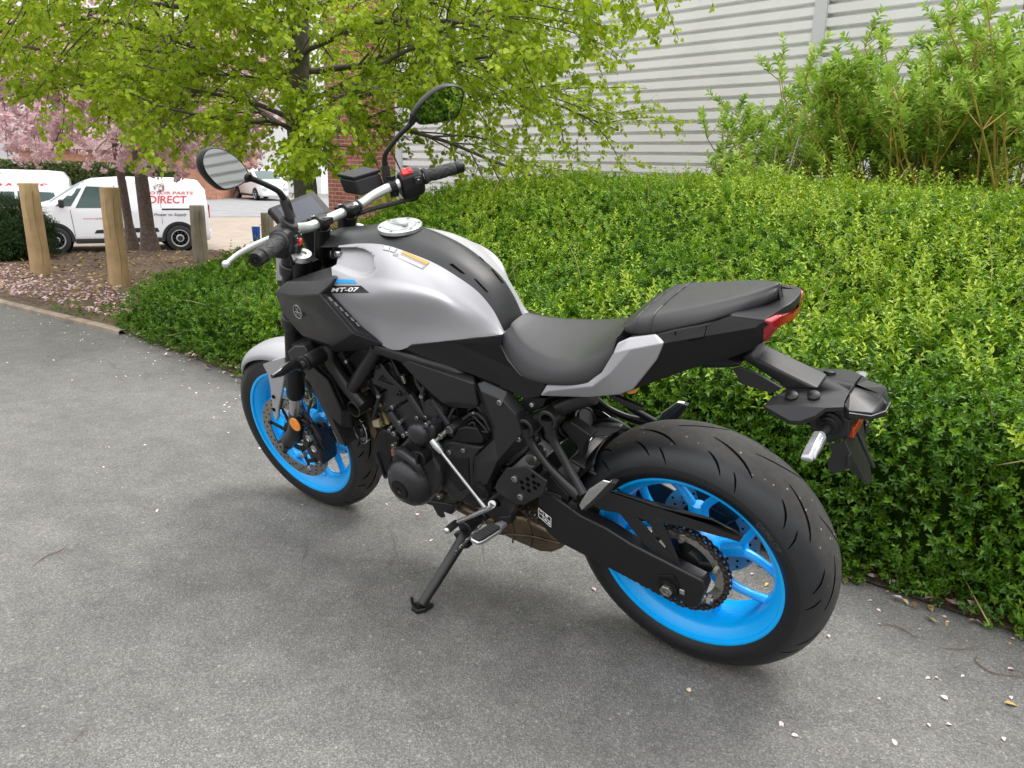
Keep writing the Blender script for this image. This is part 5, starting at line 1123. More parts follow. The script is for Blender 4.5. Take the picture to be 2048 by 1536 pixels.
# master cylinder with reservoir on the right
mc = cc('G', [(1160, 745, -.115), (1345, 690, -.19), (1385, 800, -.19), (1205, 855, -.115)]); uq = [SA+SM.transposed() @ (p-SA) for p in mc]
b = MB(); b.prism(uq, Vector((.050, .012, .010))); mc_o = b.xf(st).build('brake_reservoir', M_blk, hb, bevel=.006, seg=3)
b = MB(); t0, t1 = uq[0], uq[1]; nz = Vector((0, 0, 1)); b.prism([t0+nz*.0, t1+nz*.0, t1+nz*.0+Vector((.05, .012, .012)), t0+nz*.0+Vector((.05, .012, .012))], Vector((0, 0, .009))); b.xf(st).build('reservoir_lid', M_blk, mc_o, bevel=.002)
P = barat(-.19); b = MB(); b.lathe([(-.009, .0195), (.009, .0195)], P, bard(-.19), 24); b.box(P+Vector((.0, 0, .022)), (.02, .018, .014)); b.box(P+Vector((.0, 0, -.022)), (.02, .018, .014)); b.xf(st).build('reservoir_clamp', M_blk, hb, bevel=.002)
# mirrors
def mirror_part(s):
    F = lambda k, x, y, yd: SA+SM.transposed() @ (c(k, x, y, yd)-SA)
    if s > 0: stem = [F('G', 705, 985, .205), F('G', 682, 905, .205), F('G', 665, 880, .207), F('G', 628, 825, .218), F('G', 560, 785, .238), F('G', 470, 745, .262), F('G', 425, 728, .276)]
    else: stem = [F('G', 1395, 770, -.198), F('G', 1385, 700, -.198), F('G', 1378, 640, -.198), F('G', 1375, 575, -.199), F('G', 1400, 525, -.206), F('G', 1470, 435, -.230), F('G', 1560, 345, -.262)]
    b = MB(); b.tube(stem, [.0105, .0105, .0085, .0068, .0066, .0066, .0075], n=14, sm=5); mo = b.xf(st).build('mirror', M_blk, hb, smooth=60)
    b = MB(); b.cyl(stem[0]-Vector((0, 0, .01)), stem[2], .0118, n=16); b.xf(st).build('mirror_boot', M_rub, mo)
    if s > 0: out = [(425, 725, .276), (400, 660, .290), (340, 590, .312), (250, 530, .338), (170, 508, .356), (105, 530, .372), (78, 590, .380), (95, 670, .374), (150, 745, .356), (215, 800, .334), (260, 810, .322), (330, 790, .302), (385, 760, .286)]; k = 'G'
    else: out = [(1195, 540, -.270), (1240, 430, -.282), (1330, 320, -.300), (1450, 215, -.325), (1580, 145, -.352), (1700, 130, -.372), (1800, 160, -.388), (1840, 215, -.394), (1830, 340, -.388), (1790, 470, -.378), (1730, 560, -.364), (1560, 605, -.330), (1330, 637, -.292), (1260, 610, -.280)]; k = 'M'
    # the glass faces back and inwards: give the outline a plane of its own
    pts = [F(k, *q) for q in out]; cen = sum(pts, Vector())/len(pts); Cb = SA+SM.transposed() @ (_Mi @ (CPOS-OFF)-SA); tg = SA+SM.transposed() @ (w2b(MIR_T[s])-SA); nrm_ = ((tg-cen).normalized()+(Cb-cen).normalized()).normalized()
    def onp(q):
        P, dd = _bray(CR[k][0]+q[0]/CR[k][2], CR[k][1]+q[1]/CR[k][2]); P = SA+SM.transposed() @ (P-SA); dd = SM.transposed() @ dd; t = (cen-P).dot(nrm_)/dd.dot(nrm_); return P+dd*t
    pl = [onp(q) for q in out]; pl = catmull(pl+[pl[0]], 4)[:-1]; cen = sum(pl, Vector())/len(pl)
    rows = [[cen+(p-cen)*f+nrm_*h for p in pl] for f, h in ((.90, .001), (.955, .0022), (1.0, .0), (1.03, -.006), (1.0, -.016), (.86, -.028), (.5, -.036))]
    b = MB(); b.grid(rows, closed=True); n = len(pl); b.add(rows[-1], [list(range(n))]); b.xf(st).build('mirror_shell', M_blk, mo, smooth=60)
    b = MB(); b.add([cen+(p-cen)*.925+nrm_*.0016 for p in pl], [list(range(n))]); g = b.xf(st).build('mirror_glass', M_mirror, mo, smooth=0, fix=False)
    if (g.data.polygons[0].normal.dot(nrm_)) < 0: g.data.flip_normals()
    tp = cen+(pl[0]-cen)*.9-nrm_*.008; b = MB(); b.tube([stem[-1], stem[-1]*.4+tp*.6, tp], [.0085, .011, .013], n=12, sm=3); b.xf(st).build('mirror_joint', M_blk, mo)
MIR_T = {1: (-5.0, -5.4, 2.2), -1: (-1.1, -.72, .22)}   # what each glass is turned to show: the clad wall, the hedge
mirror_part(1); mirror_part(-1)
# dashboard screen
tl, tr_, br = (c('G', 548, 940, .078), c('G', 878, 815, -.078), c('G', 1015, 970, -.078)); bl = tl+(br-tr_)
nrm_ = (tr_-tl).cross(bl-tl).normalized(); nrm_ = nrm_ if nrm_.x < 0 else -nrm_
def rq(i, z): ce = (tl+br)/2; return [ce+(p-ce)*i+nrm_*z for p in (tl, tr_, br, bl)]
b = MB(); b.prism(rq(1, 0), nrm_*-.022); ds = b.build('dashboard', M_blk, bike, bevel=.006, seg=4)
b = MB(); b.prism(rq(.95, .0008), nrm_*-.002); b.build('screen', M_screen, ds, bevel=.0006)
ce = (tl+br)/2; ux_, uy_ = (tr_-tl)/2, (tl-bl)/2
b = MB(); b.add([ce+ux_*x+uy_*y+nrm_*.0013 for x, y in ((-.72, -.75), (.72, -.75), (.72, .72), (-.72, .72))], [(0, 1, 2, 3)]); b.build('display', M_screen_in, ds, smooth=0, fix=False)
b = MB(); b.tube([ce-nrm_*.02-uy_*.4, ce-nrm_*.05-uy_*1.2, fk(.94, 0)+Vector((.02, 0, 0))], [.03, .025, .02], n=10); b.box(ce-nrm_*.012-uy_*1.1+ux_*.75, (.02, .03, .02)); b.build('dash_mount', M_blk, bike, bevel=.003)
# headlight pod and its silver cheeks
b = MB(); rows = []
for x, w, z0, z1 in ((1.16, .060, .80, .93), (1.20, .075, .79, .945), (1.235, .074, .80, .93), (1.262, .055, .82, .91), (1.272, .035, .835, .895)):
    rows.append([Vector((x, w*math.cos(a)*(1 if abs(math.cos(a)) > .5 else 1), (z0+z1)/2+(z1-z0)/2*math.sin(a))) for a in [2*math.pi*k/20 for k in range(20)]])
b.grid(rows, closed=True); b.add(rows[-1], [list(range(20))]); b.add(rows[0], [list(range(20))[::-1]]); hl = b.xf(st).build('headlight', M_blk, bike, smooth=50)
b = MB(); b.lathe([(-.03, .034), (.002, .032), (.008, .026), (.010, 0)], (1.266, 0, .862), (1, 0, -.1), 28, cap=False); b.xf(st).build('lens', M_clear, hl)
b = MB(); b.prism(cc('K', [(60, 432, .098), (102, 388, .098), (140, 585, .100), (128, 700, .100), (55, 702, .100)]), .03); pair(b, 'headlight_cheek', M_silver, bevel=.004)
b = MB(); b.prism(cc('K', [(102, 400, .104), (140, 382, .104), (205, 440, .106), (200, 500, .106), (165, 580, .105), (140, 570, .104)]), .008); b.bolt(c('K', 158, 482, .107), .008, .005); pair(b, 'headlight_bracket', M_blk, bevel=.002)
# cables and hoses round the headstock
b = MB(); b.tube([barat(.225)+Vector((.03, -.01, -.02)), Vector((1.04, .15, .98)), Vector((1.13, .09, .90)), Vector((1.05, .10, .80)), Vector((.93, .09, .70))], .0042, n=8, sm=8); b.build('clutch_cable', M_rub, bike)
b = MB(); b.tube([uq[3]+Vector((.02, 0, 0)), uq[3]+Vector((.0, .05, -.05)), Vector((1.08, -.06, .985)), Vector((1.14, -.05, .93)), fk(.82, -.05)+Vector((-.04, 0, 0))], .0048, n=8, sm=8); b.build('brake_hose', M_rub, bike)
b = MB(); b.tube([A_+d*L*.5-up*.035, A_+d*L*.2-up*.05, barat(-.14)-Vector((-.01, 0, .035)), barat(-.10)-Vector((0, 0, .022)), barat(-.08)-Vector((-.02, 0, .03)), Vector((1.08, -.04, .97))], .0065, n=8, sm=6); b.build('throttle_cable', M_rub, bike)
b = MB(); b.lathe([(-.003, .0152), (.003, .0152)], barat(-.085), (0, 1, 0), 20); b.build('cable_tie', M_rub, bike)

# ------------------------------------------------------------------ frame, radiator, engine
b = MB(); b.tube(cc('J', [(370, 60, .150), (400, 170, .152), (455, 350, .150), (600, 570, .146), (790, 800, .142), (880, 900, .140)]), [.019, .020, .0205, .020, .020, .019], n=18, sm=6); b.tube(cc('J', [(1090, 90, .140), (1000, 240, .142), (880, 440, .144), (740, 660, .144)]), [.0195, .0195, .0195, .0185], n=18, sm=5)
b.tube([c('J', 1090, 90, .140), c('H', 900, 300, .118), c('H', 1500, 520, .112), c('D', 700, 250, .10), c('D', 940, 250, .102), c('D', 1150, 150, .102), c('C', 640, 780, .10)], .020, n=16, sm=4)
b.tube([c('J', 370, 60, .150), fk(.80, .04)+Vector((-.07, 0, 0)), fk(.80, 0)+Vector((-.075, 0, 0))], .02, n=16, sm=4); e_ = c('D', 940, 250, .102); b.tube([e_, Vector((e_.x, 0, e_.z))], .018, n=14)
b.mirror(); b.build('frame', M_frame, bike, smooth=60, fix=False)
P = c('J', 795, 940, .150); b = MB(); b.lathe([(-.30, .0245), (.012, .0245), (.013, .0235), (.013, .0205), (-.02, .020)], P, (0, 1, 0), 32, cap=False); b.lathe([(-.018, .0208), (-.017, 0)], P, (0, 1, 0), 24, cap=False); b.build('engine_mount_pipe', M_frame, bike, smooth=40, fix=False)
# radiator and shrouds
b = MB(); rd = [c('N', 560, 60, .16), c('N', 1010, 740, .16)]; a0, a1 = Vector((1.125, 0, .73)), Vector((1.035, 0, .43)); fwd_ = Vector((1, 0, .3)).normalized()
b.prism([a0+Vector((0, .165, 0)), a0+Vector((0, -.165, 0)), a1+Vector((0, -.165, 0)), a1+Vector((0, .165, 0))], fwd_*-.028)
for k in range(22): p = a0.lerp(a1, (k+.5)/22); b.box(p+fwd_*.002, (.004, .30, .003))
b.build('radiator', M_eng, bike, smooth=0, fix=False)
V = {k: c('N', *q) for k, q in dict(a=(470, 62, .176), b=(530, 10, .160), c=(640, 30, .160), d=(760, 170, .160), e=(870, 300, .158), f=(1040, 600, .158), g=(1062, 752, .160), h=(962, 742, .168), i=(850, 640, .170), j=(720, 372, .174), k=(600, 215, .176), l=(500, 150, .178), m=(690, 190, .188), n=(840, 320, .186), o=(960, 600, .180), p=(560, 120, .188)).items()}
b = MB(); b.facets(V, ['abcp', 'apl', 'cdmp', 'demn'[:2]+'nm', 'lpmk', 'kmnj', 'efon', 'jnoi', 'ofgh', 'iohi'[:2]+'h'], .014)
sh = pair(b, 'radiator_shroud', M_blk, bevel=.004, seg=3)
# front indicators
for s in (1, -1):
    P = c('N', 735, 110, .188); b = MB(); b.lathe([(-.03, .0215), (.0, .0225), (.030, .0215), (.034, .020), (.036, .0225), (.042, .0225), (.045, .019)], P, (.02, 1, .02), 28)
    b.tube([P+Vector((0, .04, 0)), P+Vector((.002, .050, -.003)), P+Vector((.002, .062, -.005))], [.0155, .0115, .0105], n=12, sm=3, flat=.8)
    if s < 0: b.mirror(False)
    io = b.build('indicator', M_blk, bike, smooth=40, fix=False)
    e0, e1 = c('N', 560, 185, .262), c('N', 335, 285, .345); q = MB(); q.tube([P+Vector((.002, .054, -.004)), P*.5+e1*.5+Vector((.004, 0, .004)), P*.2+e1*.8+Vector((.002, 0, .001)), e1], [.0105, .0135, .0125, .0055], n=14, sm=5, flat=.8, up=(0, 0, 1))
    if s < 0: q.mirror(False)
    q.build('indicator_lens', M_smoke, io, smooth=60)
    q = MB(); q.prism(cc('N', [(470, 62, .182), (530, 12, .182), (620, 8, .182), (655, 70, .185), (600, 100, .19), (520, 152, .19)]), .03)
    if s < 0: q.mirror(False)
    q.build('indicator_mount', M_dark, bike, bevel=.005, seg=3)
# horn
P = c('J', 845, 1262, .120); n_ = Vector((.25, 1, .1)).normalized(); b = MB(); b.lathe([(-.022, .018), (-.012, .036), (.0, .0395), (.003, .0395), (.004, .037), (.001, .034), (.001, .016), (.006, .012), (.006, 0)], P, n_, 40, cap=False); ho = b.build('horn', M_gblk, bike, smooth=40)
b = MB(); b.lathe([(.0, .0398), (.0028, .0405), (.0035, .039)], P, n_, 40, cap=False); b.build('horn_rim', M_chrome, ho, smooth=40, fix=False)
b = MB(); b.tube([P+Vector((0, -.02, .0)), P+Vector((-.01, -.02, .04)), P+Vector((-.02, -.02, .075))], .008, n=8, flat=.4); b.build('horn_bracket', M_blk, bike)
# engine core, crankcase, cylinder
b = MB(); b.prism([Vector(p) for p in ((.92, .085, .40), (.86, .085, .32), (.62, .085, .27), (.50, .085, .32), (.47, .085, .46), (.56, .085, .52), (.72, .085, .54), (.88, .085, .50))], .17); b.build('crankcase', M_eng, bike, bevel=.01, seg=3)
b = MB(); ce0, ce1 = Vector((.76, 0, .50)), Vector((.90, 0, .72)); dd = (ce1-ce0).normalized(); pp = Vector((-dd.z, 0, dd.x))
def slab(t0, t1, w, dpt): return [ce0+dd*t0+pp*w+Vector((0, dpt, 0)), ce0+dd*t1+pp*w+Vector((0, dpt, 0)), ce0+dd*t1-pp*w+Vector((0, dpt, 0)), ce0+dd*t0-pp*w+Vector((0, dpt, 0))]
for t0, t1, w, dp in ((0, .085, .058, .108), (.088, .14, .064, .112), (.143, .20, .072, .110), (.203, .27, .078, .106)): b.prism(slab(t0, t1, w, dp), 2*dp)
b.build('cylinder_block', M_eng, bike, bevel=.006, seg=3)
b = MB()
for x, y, r in ((420, 1000, .0135), (690, 760, .012), (1010, 830, .010)): p = c('H', x, y, .114); b.tube([p, p-dd*.075], [r, r*.9], n=12)
b.build('cylinder_ribs', M_eng, bike, smooth=50)['kind'] = 'stuff'
# bracket plate with a triangular window
def ring(k, outer, inner, yd, th):
    o, i_ = cc(k, outer, yd), cc(k, inner, yd); n = len(o); e = Vector((0, -th, 0)); b = MB()
    b.add(o+i_+[p+e for p in o]+[p+e for p in i_], [(q, (q+1) % n, n+(q+1) % n, n+q) for q in range(n)]+[(2*n+q, 3*n+q, 3*n+(q+1) % n, 2*n+(q+1) % n) for q in range(n)]+[(q, 2*n+q, 2*n+(q+1) % n, (q+1) % n) for q in range(n)]+[(n+q, n+(q+1) % n, 3*n+(q+1) % n, 3*n+q) for q in range(n)]); return b
b = ring('H', [(205, 345), (290, 330), (400, 480), (640, 735), (600, 785), (520, 755), (180, 610), (95, 605), (100, 555), (190, 530)], [(300, 500), (318, 490), (350, 520), (470, 625), (455, 635), (420, 625), (290, 575), (255, 560), (262, 545), (285, 522)], .136, .006); pair(b, 'engine_bracket', M_frame, bevel=.0015)
bolts('bracket_bolt', [(c('H', 240, 372, .137), .0095), (c('H', 125, 582, .137), .0095), (c('H', 552, 748, .137), .0095)], M_blk, both=True)
# injector / plug lead and throttle bodies in the dark space
b = MB(); b.tube(cc('H', [(400, 190, .10), (470, 330, .105), (540, 480, .108), (600, 600, .108)]), [.006, .007, .010, .009], n=10, sm=4); b.build('plug_lead', M_blk, bike, smooth=50, fix=False); b = MB(); b.tube(cc('J', [(560, 190, .09), (640, 330, .095), (720, 430, .095)]), [.011, .012, .010], n=10, sm=4); b.build('plug_lead', M_blk, bike, smooth=50, fix=False)
b = MB(); b.cyl(c('H', 585, 490, .112), c('H', 620, 600, .112), .0065, n=10); b.build('connector', M_zinc, bike)
b = MB(); b.cyl(Vector((.70, .09, .655)), Vector((.70, -.09, .655)), .035, n=24); b.box((.74, 0, .72), (.20, .16, .10), Matrix.Rotation(R(-12), 3, 'Y')); b.box((.66, 0, .62), (.10, .18, .10)); b.build('throttle_body', M_blk, bike, bevel=.008)
b = MB(); b.box((.95, 0, .80), (.22, .16, .16)); b.box((.72, 0, .82), (.30, .13, .08)); b.box((.42, 0, .74), (.18, .13, .10)); b.build('airbox', M_blk, bike, bevel=.02, seg=3)
P = c('H', 1040, 990, .115); b = MB(); b.lathe([(-.02, .034), (.0, .036), (.005, .034), (.004, .020), (.0075, .018), (.0075, 0)], P, (-.05, 1, .1), 36, cap=False); b.build('starter_cover', M_eng, bike, smooth=40)
# alternator cover
b = MB(); b.prism(cc('B', [(1030, 800), (1050, 760), (1110, 700), (1190, 600), (1260, 575), (1310, 590), (1330, 650), (1300, 720), (1310, 800), (1365, 900), (1375, 990), (1340, 1060), (1250, 1095), (1140, 1065), (1060, 980), (1030, 900)], .152), .07); ac = b.build('engine_cover', M_eng, bike, bevel=.012, seg=4)
P = c('B', 1165, 965, .150); b = MB(); b.lathe([(-.02, .077), (.004, .075), (.022, .066), (.036, .050), (.042, .034), (.044, .030), (.042, .028), (.043, .010), (.043, 0)], P, (0, 1, 0), 48, cap=False); b.build('alternator_dome', M_eng, ac, smooth=40)
b = MB(); b.lathe([(.043, .026), (.047, .0255), (.0475, .009), (.044, .007), (.044, 0)], P, (0, 1, 0), 32, cap=False); b.build('inspection_cap', M_blk, ac, smooth=30)
P2 = c('B', 1225, 640, .150); b = MB(); b.lathe([(-.01, .036), (.008, .034), (.018, .026), (.021, .012), (.021, 0)], P2, (0, 1, 0), 32, cap=False); b.build('gear_cover', M_eng, ac, smooth=50)
b = MB(); b.tube([c('B', 1080, 760, .158), c('B', 1120, 770, .170), c('B', 1200, 840, .186), c('B', 1265, 930, .178)], [.014, .014, .012, .008], n=12, sm=4); b.build('cover_rib', M_eng, ac, smooth=60)
P3 = c('B', 1238, 800, .172); b = MB(); b.lathe([(-.02, .022), (.008, .022), (.010, .020), (.010, 0)], P3, (0, 1, 0), 28, cap=False); b.box(P3+Vector((0, .014, 0)), (.036, .012, .008), Matrix.Rotation(R(80), 3, 'Y')); b.build('oil_filler_cap', M_blk, ac, bevel=.0015)
flat_quad('cover_sticker', [on for on in cc('B', [(1030, 745), (1065, 725), (1072, 770), (1038, 795)], .1545)], mat('sticker_red', (.25, .09, .06), .5), ac)
bolts('cover_bolt', [(c('B', x, y, .153), .0075) for x, y in ((1048, 720), (1120, 650), (1145, 635), (1207, 595), (1250, 980), (1360, 1070), (1275, 575))], parent=ac)
# sprocket cover and the box above it
b = MB(); b.prism(cc('B', [(1335, 720), (1420, 690), (1500, 700), (1660, 735), (1612, 800), (1595, 860), (1600, 1010), (1580, 1060), (1520, 1115), (1440, 1090), (1370, 990), (1330, 880)], .128), .06); scv = b.build('sprocket_cover', M_eng, bike, bevel=.010, seg=3)
b = MB(); b.prism(cc('B', [(1400, 850), (1450, 800), (1560, 800), (1570, 1000), (1500, 1040), (1430, 960)], .131), .01); b.build('cover_panel', M_blk, scv, bevel=.004, seg=3)
b = MB(); b.prism(cc('B', [(1430, 692), (1490, 605), (1530, 592), (1612, 602), (1660, 690), (1655, 712), (1480, 700)], .134), .05); b.build('sprocket_cover_top', M_blk, scv, bevel=.008, seg=3)
bolts('cover_bolt', [(c('B', x, y, .129), .0085) for x, y in ((1432, 765), (1527, 752))], parent=scv)
b = MB(); b.lathe([(-.09, .021), (.0, .021), (.004, .018), (.006, .018), (.006, 0)], c('B', 1440, 612, .112), (.15, 1, 0), 24, cap=False); b.build('starter_motor', M_eng, bike, smooth=40)
b = MB(); b.lathe([(0, .011), (.012, .011), (.013, .009), (.013, 0)], c('B', 1450, 600, .126), (0, 1, 0), 18, cap=False); b.build('terminal', M_zinc, bike)
# wiring across the dark bay
b = MB()
for k, pts, r in (('H', [(1520, 1010, .11), (1600, 1080, .12), (1700, 1180, .12), (1790, 1290, .12)], .003), ('H', [(1660, 1000, .112), (1720, 1100, .118), (1800, 1220, .118)], .0028), ('H', [(1470, 1220, .12), (1580, 1150, .122), (1640, 1250, .122), (1770, 1290, .12)], .0026), ('H', [(1300, 950, .10), (1250, 1080, .11), (1180, 1240, .11)], .0035), ('H', [(150, 960, .10), (260, 1000, .11), (330, 1150, .11)], .0035), ('H', [(330, 800, .10), (360, 900, .11), (300, 980, .11)], .005), ('A', [(1480, 1130, .1), (1400, 1240, .11), (1380, 1290, .11)], .003)):
    b = MB(); b.tube(cc(k, pts), r, n=7, sm=6); b.build('wire', M_rub, bike, smooth=60, fix=False)
for pts, r in (([('J', 560, 120, .10), ('J', 640, 300, .11), ('J', 760, 500, .10), ('J', 900, 650, .11)], .0075), ([('H', 700, 260, .10), ('H', 760, 420, .112), ('H', 800, 600, .112), ('H', 900, 760, .112)], .006),
               ([('H', 900, 640, .112), ('H', 860, 780, .118), ('H', 890, 900, .118), ('H', 960, 1080, .112)], .0055), ([('J', 1040, 640, .11), ('J', 1100, 780, .122), ('J', 1060, 960, .122), ('J', 1020, 1100, .116)], .006),
               ([('D', 470, 250, .115), ('D', 540, 210, .122), ('D', 600, 250, .124), ('D', 640, 320, .122)], .004), ([('D', 960, 430, .095), ('D', 1000, 560, .10), ('D', 960, 620, .10)], .006), ([('N', 640, 330, .10), ('N', 690, 480, .105), ('N', 660, 620, .11), ('N', 700, 700, .112)], .0045), ([('N', 560, 440, .10), ('N', 530, 560, .11), ('N', 600, 650, .112)], .004)):
    b = MB(); P_ = [c(*q) for q in pts]; b.tube(P_, r, n=9, sm=6); ho_ = b.build('hose', M_rub, bike, smooth=60, fix=False)
    b = MB(); m_ = P_[1]; b.lathe([(-.004, r*1.25), (.004, r*1.25)], m_, P_[2]-P_[0], 12); b.build('hose_clip', M_zinc, ho_)
bolts('engine_bolt', [(c('H', x, y, .118), .008) for x, y in ((455, 935, ), (745, 880), (805, 1085), (560, 1150), (925, 1080), (1045, 1075))], M_zinc)
b = MB(); b.prism(cc('H', [(245, 880, .108), (310, 860, .108), (300, 950, .108), (240, 930, .108)]), .012); b.build('loom_wrap', M_brass, bike, bevel=.003)
b = MB(); b.prism(cc('H', [(160, 1130, .112), (240, 1110, .112), (270, 1230, .112), (180, 1220, .112)]), .014); b.build('loom_plug', mat('plug_cream', (.42, .36, .22), .6), bike, bevel=.003)
b = MB(); b.prism(cc('H', [(290, 1010, .104), (320, 1040, .104), (400, 1190, .104), (350, 1180, .104)]), .01); b.build('loom_wrap', M_brass, bike, bevel=.003)
# coolant bottle and header pipes, exhaust box
b = MB(); b.prism(cc('B', [(905, 690), (925, 630), (960, 605), (1050, 640), (1090, 690), (1040, 770), (1030, 850), (1060, 950), (1040, 965), (985, 940), (930, 770)], .118), .05); b.build('coolant_bottle', M_blk, bike, bevel=.010, seg=3)
b = MB(); b.tube([c('B', 930, 770, .121), c('B', 985, 930, .121), c('B', 1005, 925, .118)], .004, n=8, sm=4); b.build('bottle_edge', M_dark, bike)
bolts('bottle_bolt', [(c('H', 480, 1305, .12), .010), (c('H', 415, 1255, .12), .007), (c('H', 440, 1215, .12), .006)])
b = MB()
for s in (1, -1): b.tube([(.93, s*.05, .62), (1.0, s*.055, .56), (1.01, s*.05, .44), (.93, s*.045, .31), (.80, s*.035, .235), (.66, s*.03, .20), (.56, s*.03, .20)], .019, n=16, sm=5)
b.build('header_pipe', M_exh, bike, smooth=60, fix=False)['kind'] = 'stuff'
P0 = cc('D', [(640, 900), (740, 870), (850, 880), (1000, 960), (1110, 1045), (1100, 1085), (1030, 1112), (960, 1108), (800, 1040), (690, 985)], .085)
b = MB(); b.prism(P0, .19); ex = b.build('exhaust_box', M_exh, bike, bevel=.022, seg=5)
b = MB()
for q in ([(770, 900), (790, 970), (785, 1040)], [(880, 900), (905, 990), (900, 1070)], [(700, 985), (900, 1000), (1090, 1045)]): b.tube([c('D', x, y, .0865) for x, y in q], .0028, n=7, sm=5)
b.build('weld_seam', M_exh, ex, smooth=60, fix=False)
b = MB(); b.tube([(.42, -.08, .22), (.36, -.11, .215), (.30, -.13, .215)], [.035, .034, .032], n=18, sm=3); b.build('tailpipe', M_eng, bike)
# pegs, hangers, levers
b = MB()
for pts, r in (([(875, 300, .128), (905, 400, .131), (1000, 535, .140), (1100, 640, .152), (1215, 745, .170)], [.021, .012, .0105, .0115, .015]), ([(1020, 248, .128), (1045, 380, .133), (1130, 540, .144), (1195, 650, .158), (1240, 735, .170)], [.021, .012, .0105, .0105, .013])): b.tube(cc('D', pts), r, n=12, sm=5, flat=.8, up=(1, 0, 0))
hg = pair(b, 'pillion_hanger', M_frame, smooth=60, fix=False)
b = MB()
for x, y in ((875, 300), (1020, 248)): P = c('D', x, y, .132); b.lathe([(-.03, .0245), (.008, .0245), (.010, .0225), (.010, .0165), (-.01, .016), (-.01, 0)], P, (0, 1, 0), 28, cap=False)
b.mirror(); b.build('hanger_eye', M_frame, hg[0], smooth=35, fix=False)['kind'] = 'stuff'
b = MB(); b.lathe([(-.04, .018), (.0, .018), (.006, .015), (.008, 0)], c('D', 905, 505, .118), (0, 1, 0), 24, cap=False); b.build('pivot_bolt', M_zinc, bike, smooth=30)
for s in (1, -1):
    q = cc('D', [(1205, 800, .180), (1270, 700, .184), (1360, 642, .186), (1410, 655, .186), (1300, 770, .184), (1225, 838, .180)]); b = MB(); b.prism(q, .012)
    if s < 0: b.mirror(False)
    pg = b.build('pillion_peg', M_chrome, bike, bevel=.003)
    b = MB(); b.prism(cc('D', [(1300, 760, .183), (1405, 652, .185), (1448, 660, .183), (1400, 730, .180), (1250, 838, .178), (1225, 838, .178)]), .016)
    if s < 0: b.mirror(False)
    b.build('peg_rubber', M_rub, pg, bevel=.003)
    b = MB(); P = c('D', 1180, 797, .176); b.lathe([(-.012, .012), (.006, .012), (.008, .009)], P, (0, 1, 0), 16)
    if s < 0: b.mirror(False)
    b.build('peg_pin', M_blk, pg)
b = MB(); b.prism(cc('D', [(690, 642), (745, 565), (872, 555), (1005, 652), (978, 735), (855, 800), (812, 800), (690, 722), (668, 690)], .168), .006); hgd = pair(b, 'heel_guard', M_dark, bevel=.002)[0]
for x, y in ((850, 652), (890, 632), (930, 612), (935, 655), (893, 668), (858, 690), (900, 708), (940, 690), (965, 668)):
    P = c('D', x*.93+52, y*.97+22, .1685); b = MB(); b.lathe([(-.001, .0058), (.0006, .0058), (.0006, 0)], P, (0, 1, 0), 6, cap=False); b.build('guard_hole_shade', M_hole, hgd, smooth=0)  # black hexagons on the plate paint the shade of its holes
bolts('guard_bolt', [(c('D', 800, 632, .169), .0105), (c('D', 838, 747, .169), .0105)], M_zinc, both=True)
b = MB(); b.prism(cc('D', [(640, 752), (700, 715), (735, 735), (812, 798), (775, 880), (740, 905), (690, 900), (610, 862), (600, 800)], .160), .022); b.prism(cc('D', [(690, 880), (770, 870), (770, 930), (700, 930)], .165), .03); pair(b, 'footpeg_bracket', M_frame, bevel=.005, seg=3)
b = MB(); b.lathe([(-.001, .011), (.0008, .011), (.0008, 0)], c('D', 685, 785, .1605), (0, 1, 0), 20, cap=False); b.build('bracket_hole_shade', M_hole, bike)
for s in (1, -1):
    P0 = c('D', 725, 925, .182); tipP = c('D', 545, 1040, .270); b = MB(); dv = (tipP-P0)
    side = Vector((1, 0, .15)).normalized(); upv = dv.cross(side).normalized(); upv = upv if upv.z > 0 else -upv
    def pegring(f, w, h): c0 = P0+dv*f; return [c0+side*w+upv*h, c0-side*w+upv*h, c0-side*w-upv*h*.4, c0+side*w-upv*h*.4]
    rows = [pegring(f, w, h) for f, w, h in ((-.05, .008, .008), (.12, .010, .009), (.3, .017, .008), (.85, .017, .008), (1.0, .013, .007), (1.04, .009, .005))]
    b.grid(rows, closed=True); b.add(rows[0], [(0, 1, 2, 3)]); b.add(rows[-1], [(3, 2, 1, 0)])
    r2 = MB(); rr = [[p+upv*.008 for p in pegring(f, w, .007)] for f, w in ((.24, .011), (.30, .0145), (.88, .0145), (.98, .011))]; r2.grid(rr, closed=True); r2.add(rr[0], [(0, 1, 2, 3)]); r2.add(rr[-1], [(3, 2, 1, 0)])
    for k in range(7): f = .33+k*.085; r2.tube([P0+dv*f+side*.013+upv*.0158, P0+dv*(f+.03)-side*.013+upv*.0158], .0022, n=6)
    fe = MB(); f0 = P0+dv*.75-upv*.004; gz = w2b(Vector((0, 0, -1)))-w2b(Vector((0, 0, 0))); fe.tube([f0, f0+gz*.05, f0+gz*.058], [.0032, .0032, .005], n=10)
    if s < 0: b.mirror(False); r2.mirror(False); fe.mirror(False)
    fp = b.build('footpeg', M_alu, bike, bevel=.003); r2.build('peg_rubber', M_rub, fp, bevel=.0015); fe.build('peg_feeler', M_chrome, fp)
b = MB(); b.tube(cc('D', [(660, 790, .186), (640, 815, .188), (565, 850, .188), (500, 880, .188), (440, 905, .188)]), [.011, .010, .0085, .0080, .008], n=12, sm=4, flat=.7, up=(0, 1, 0)); b.cyl(c('D', 652, 795, .165), c('D', 652, 795, .190), .0095, n=18); sl2 = b.build('shift_lever', M_alu, bike, smooth=50, fix=False)
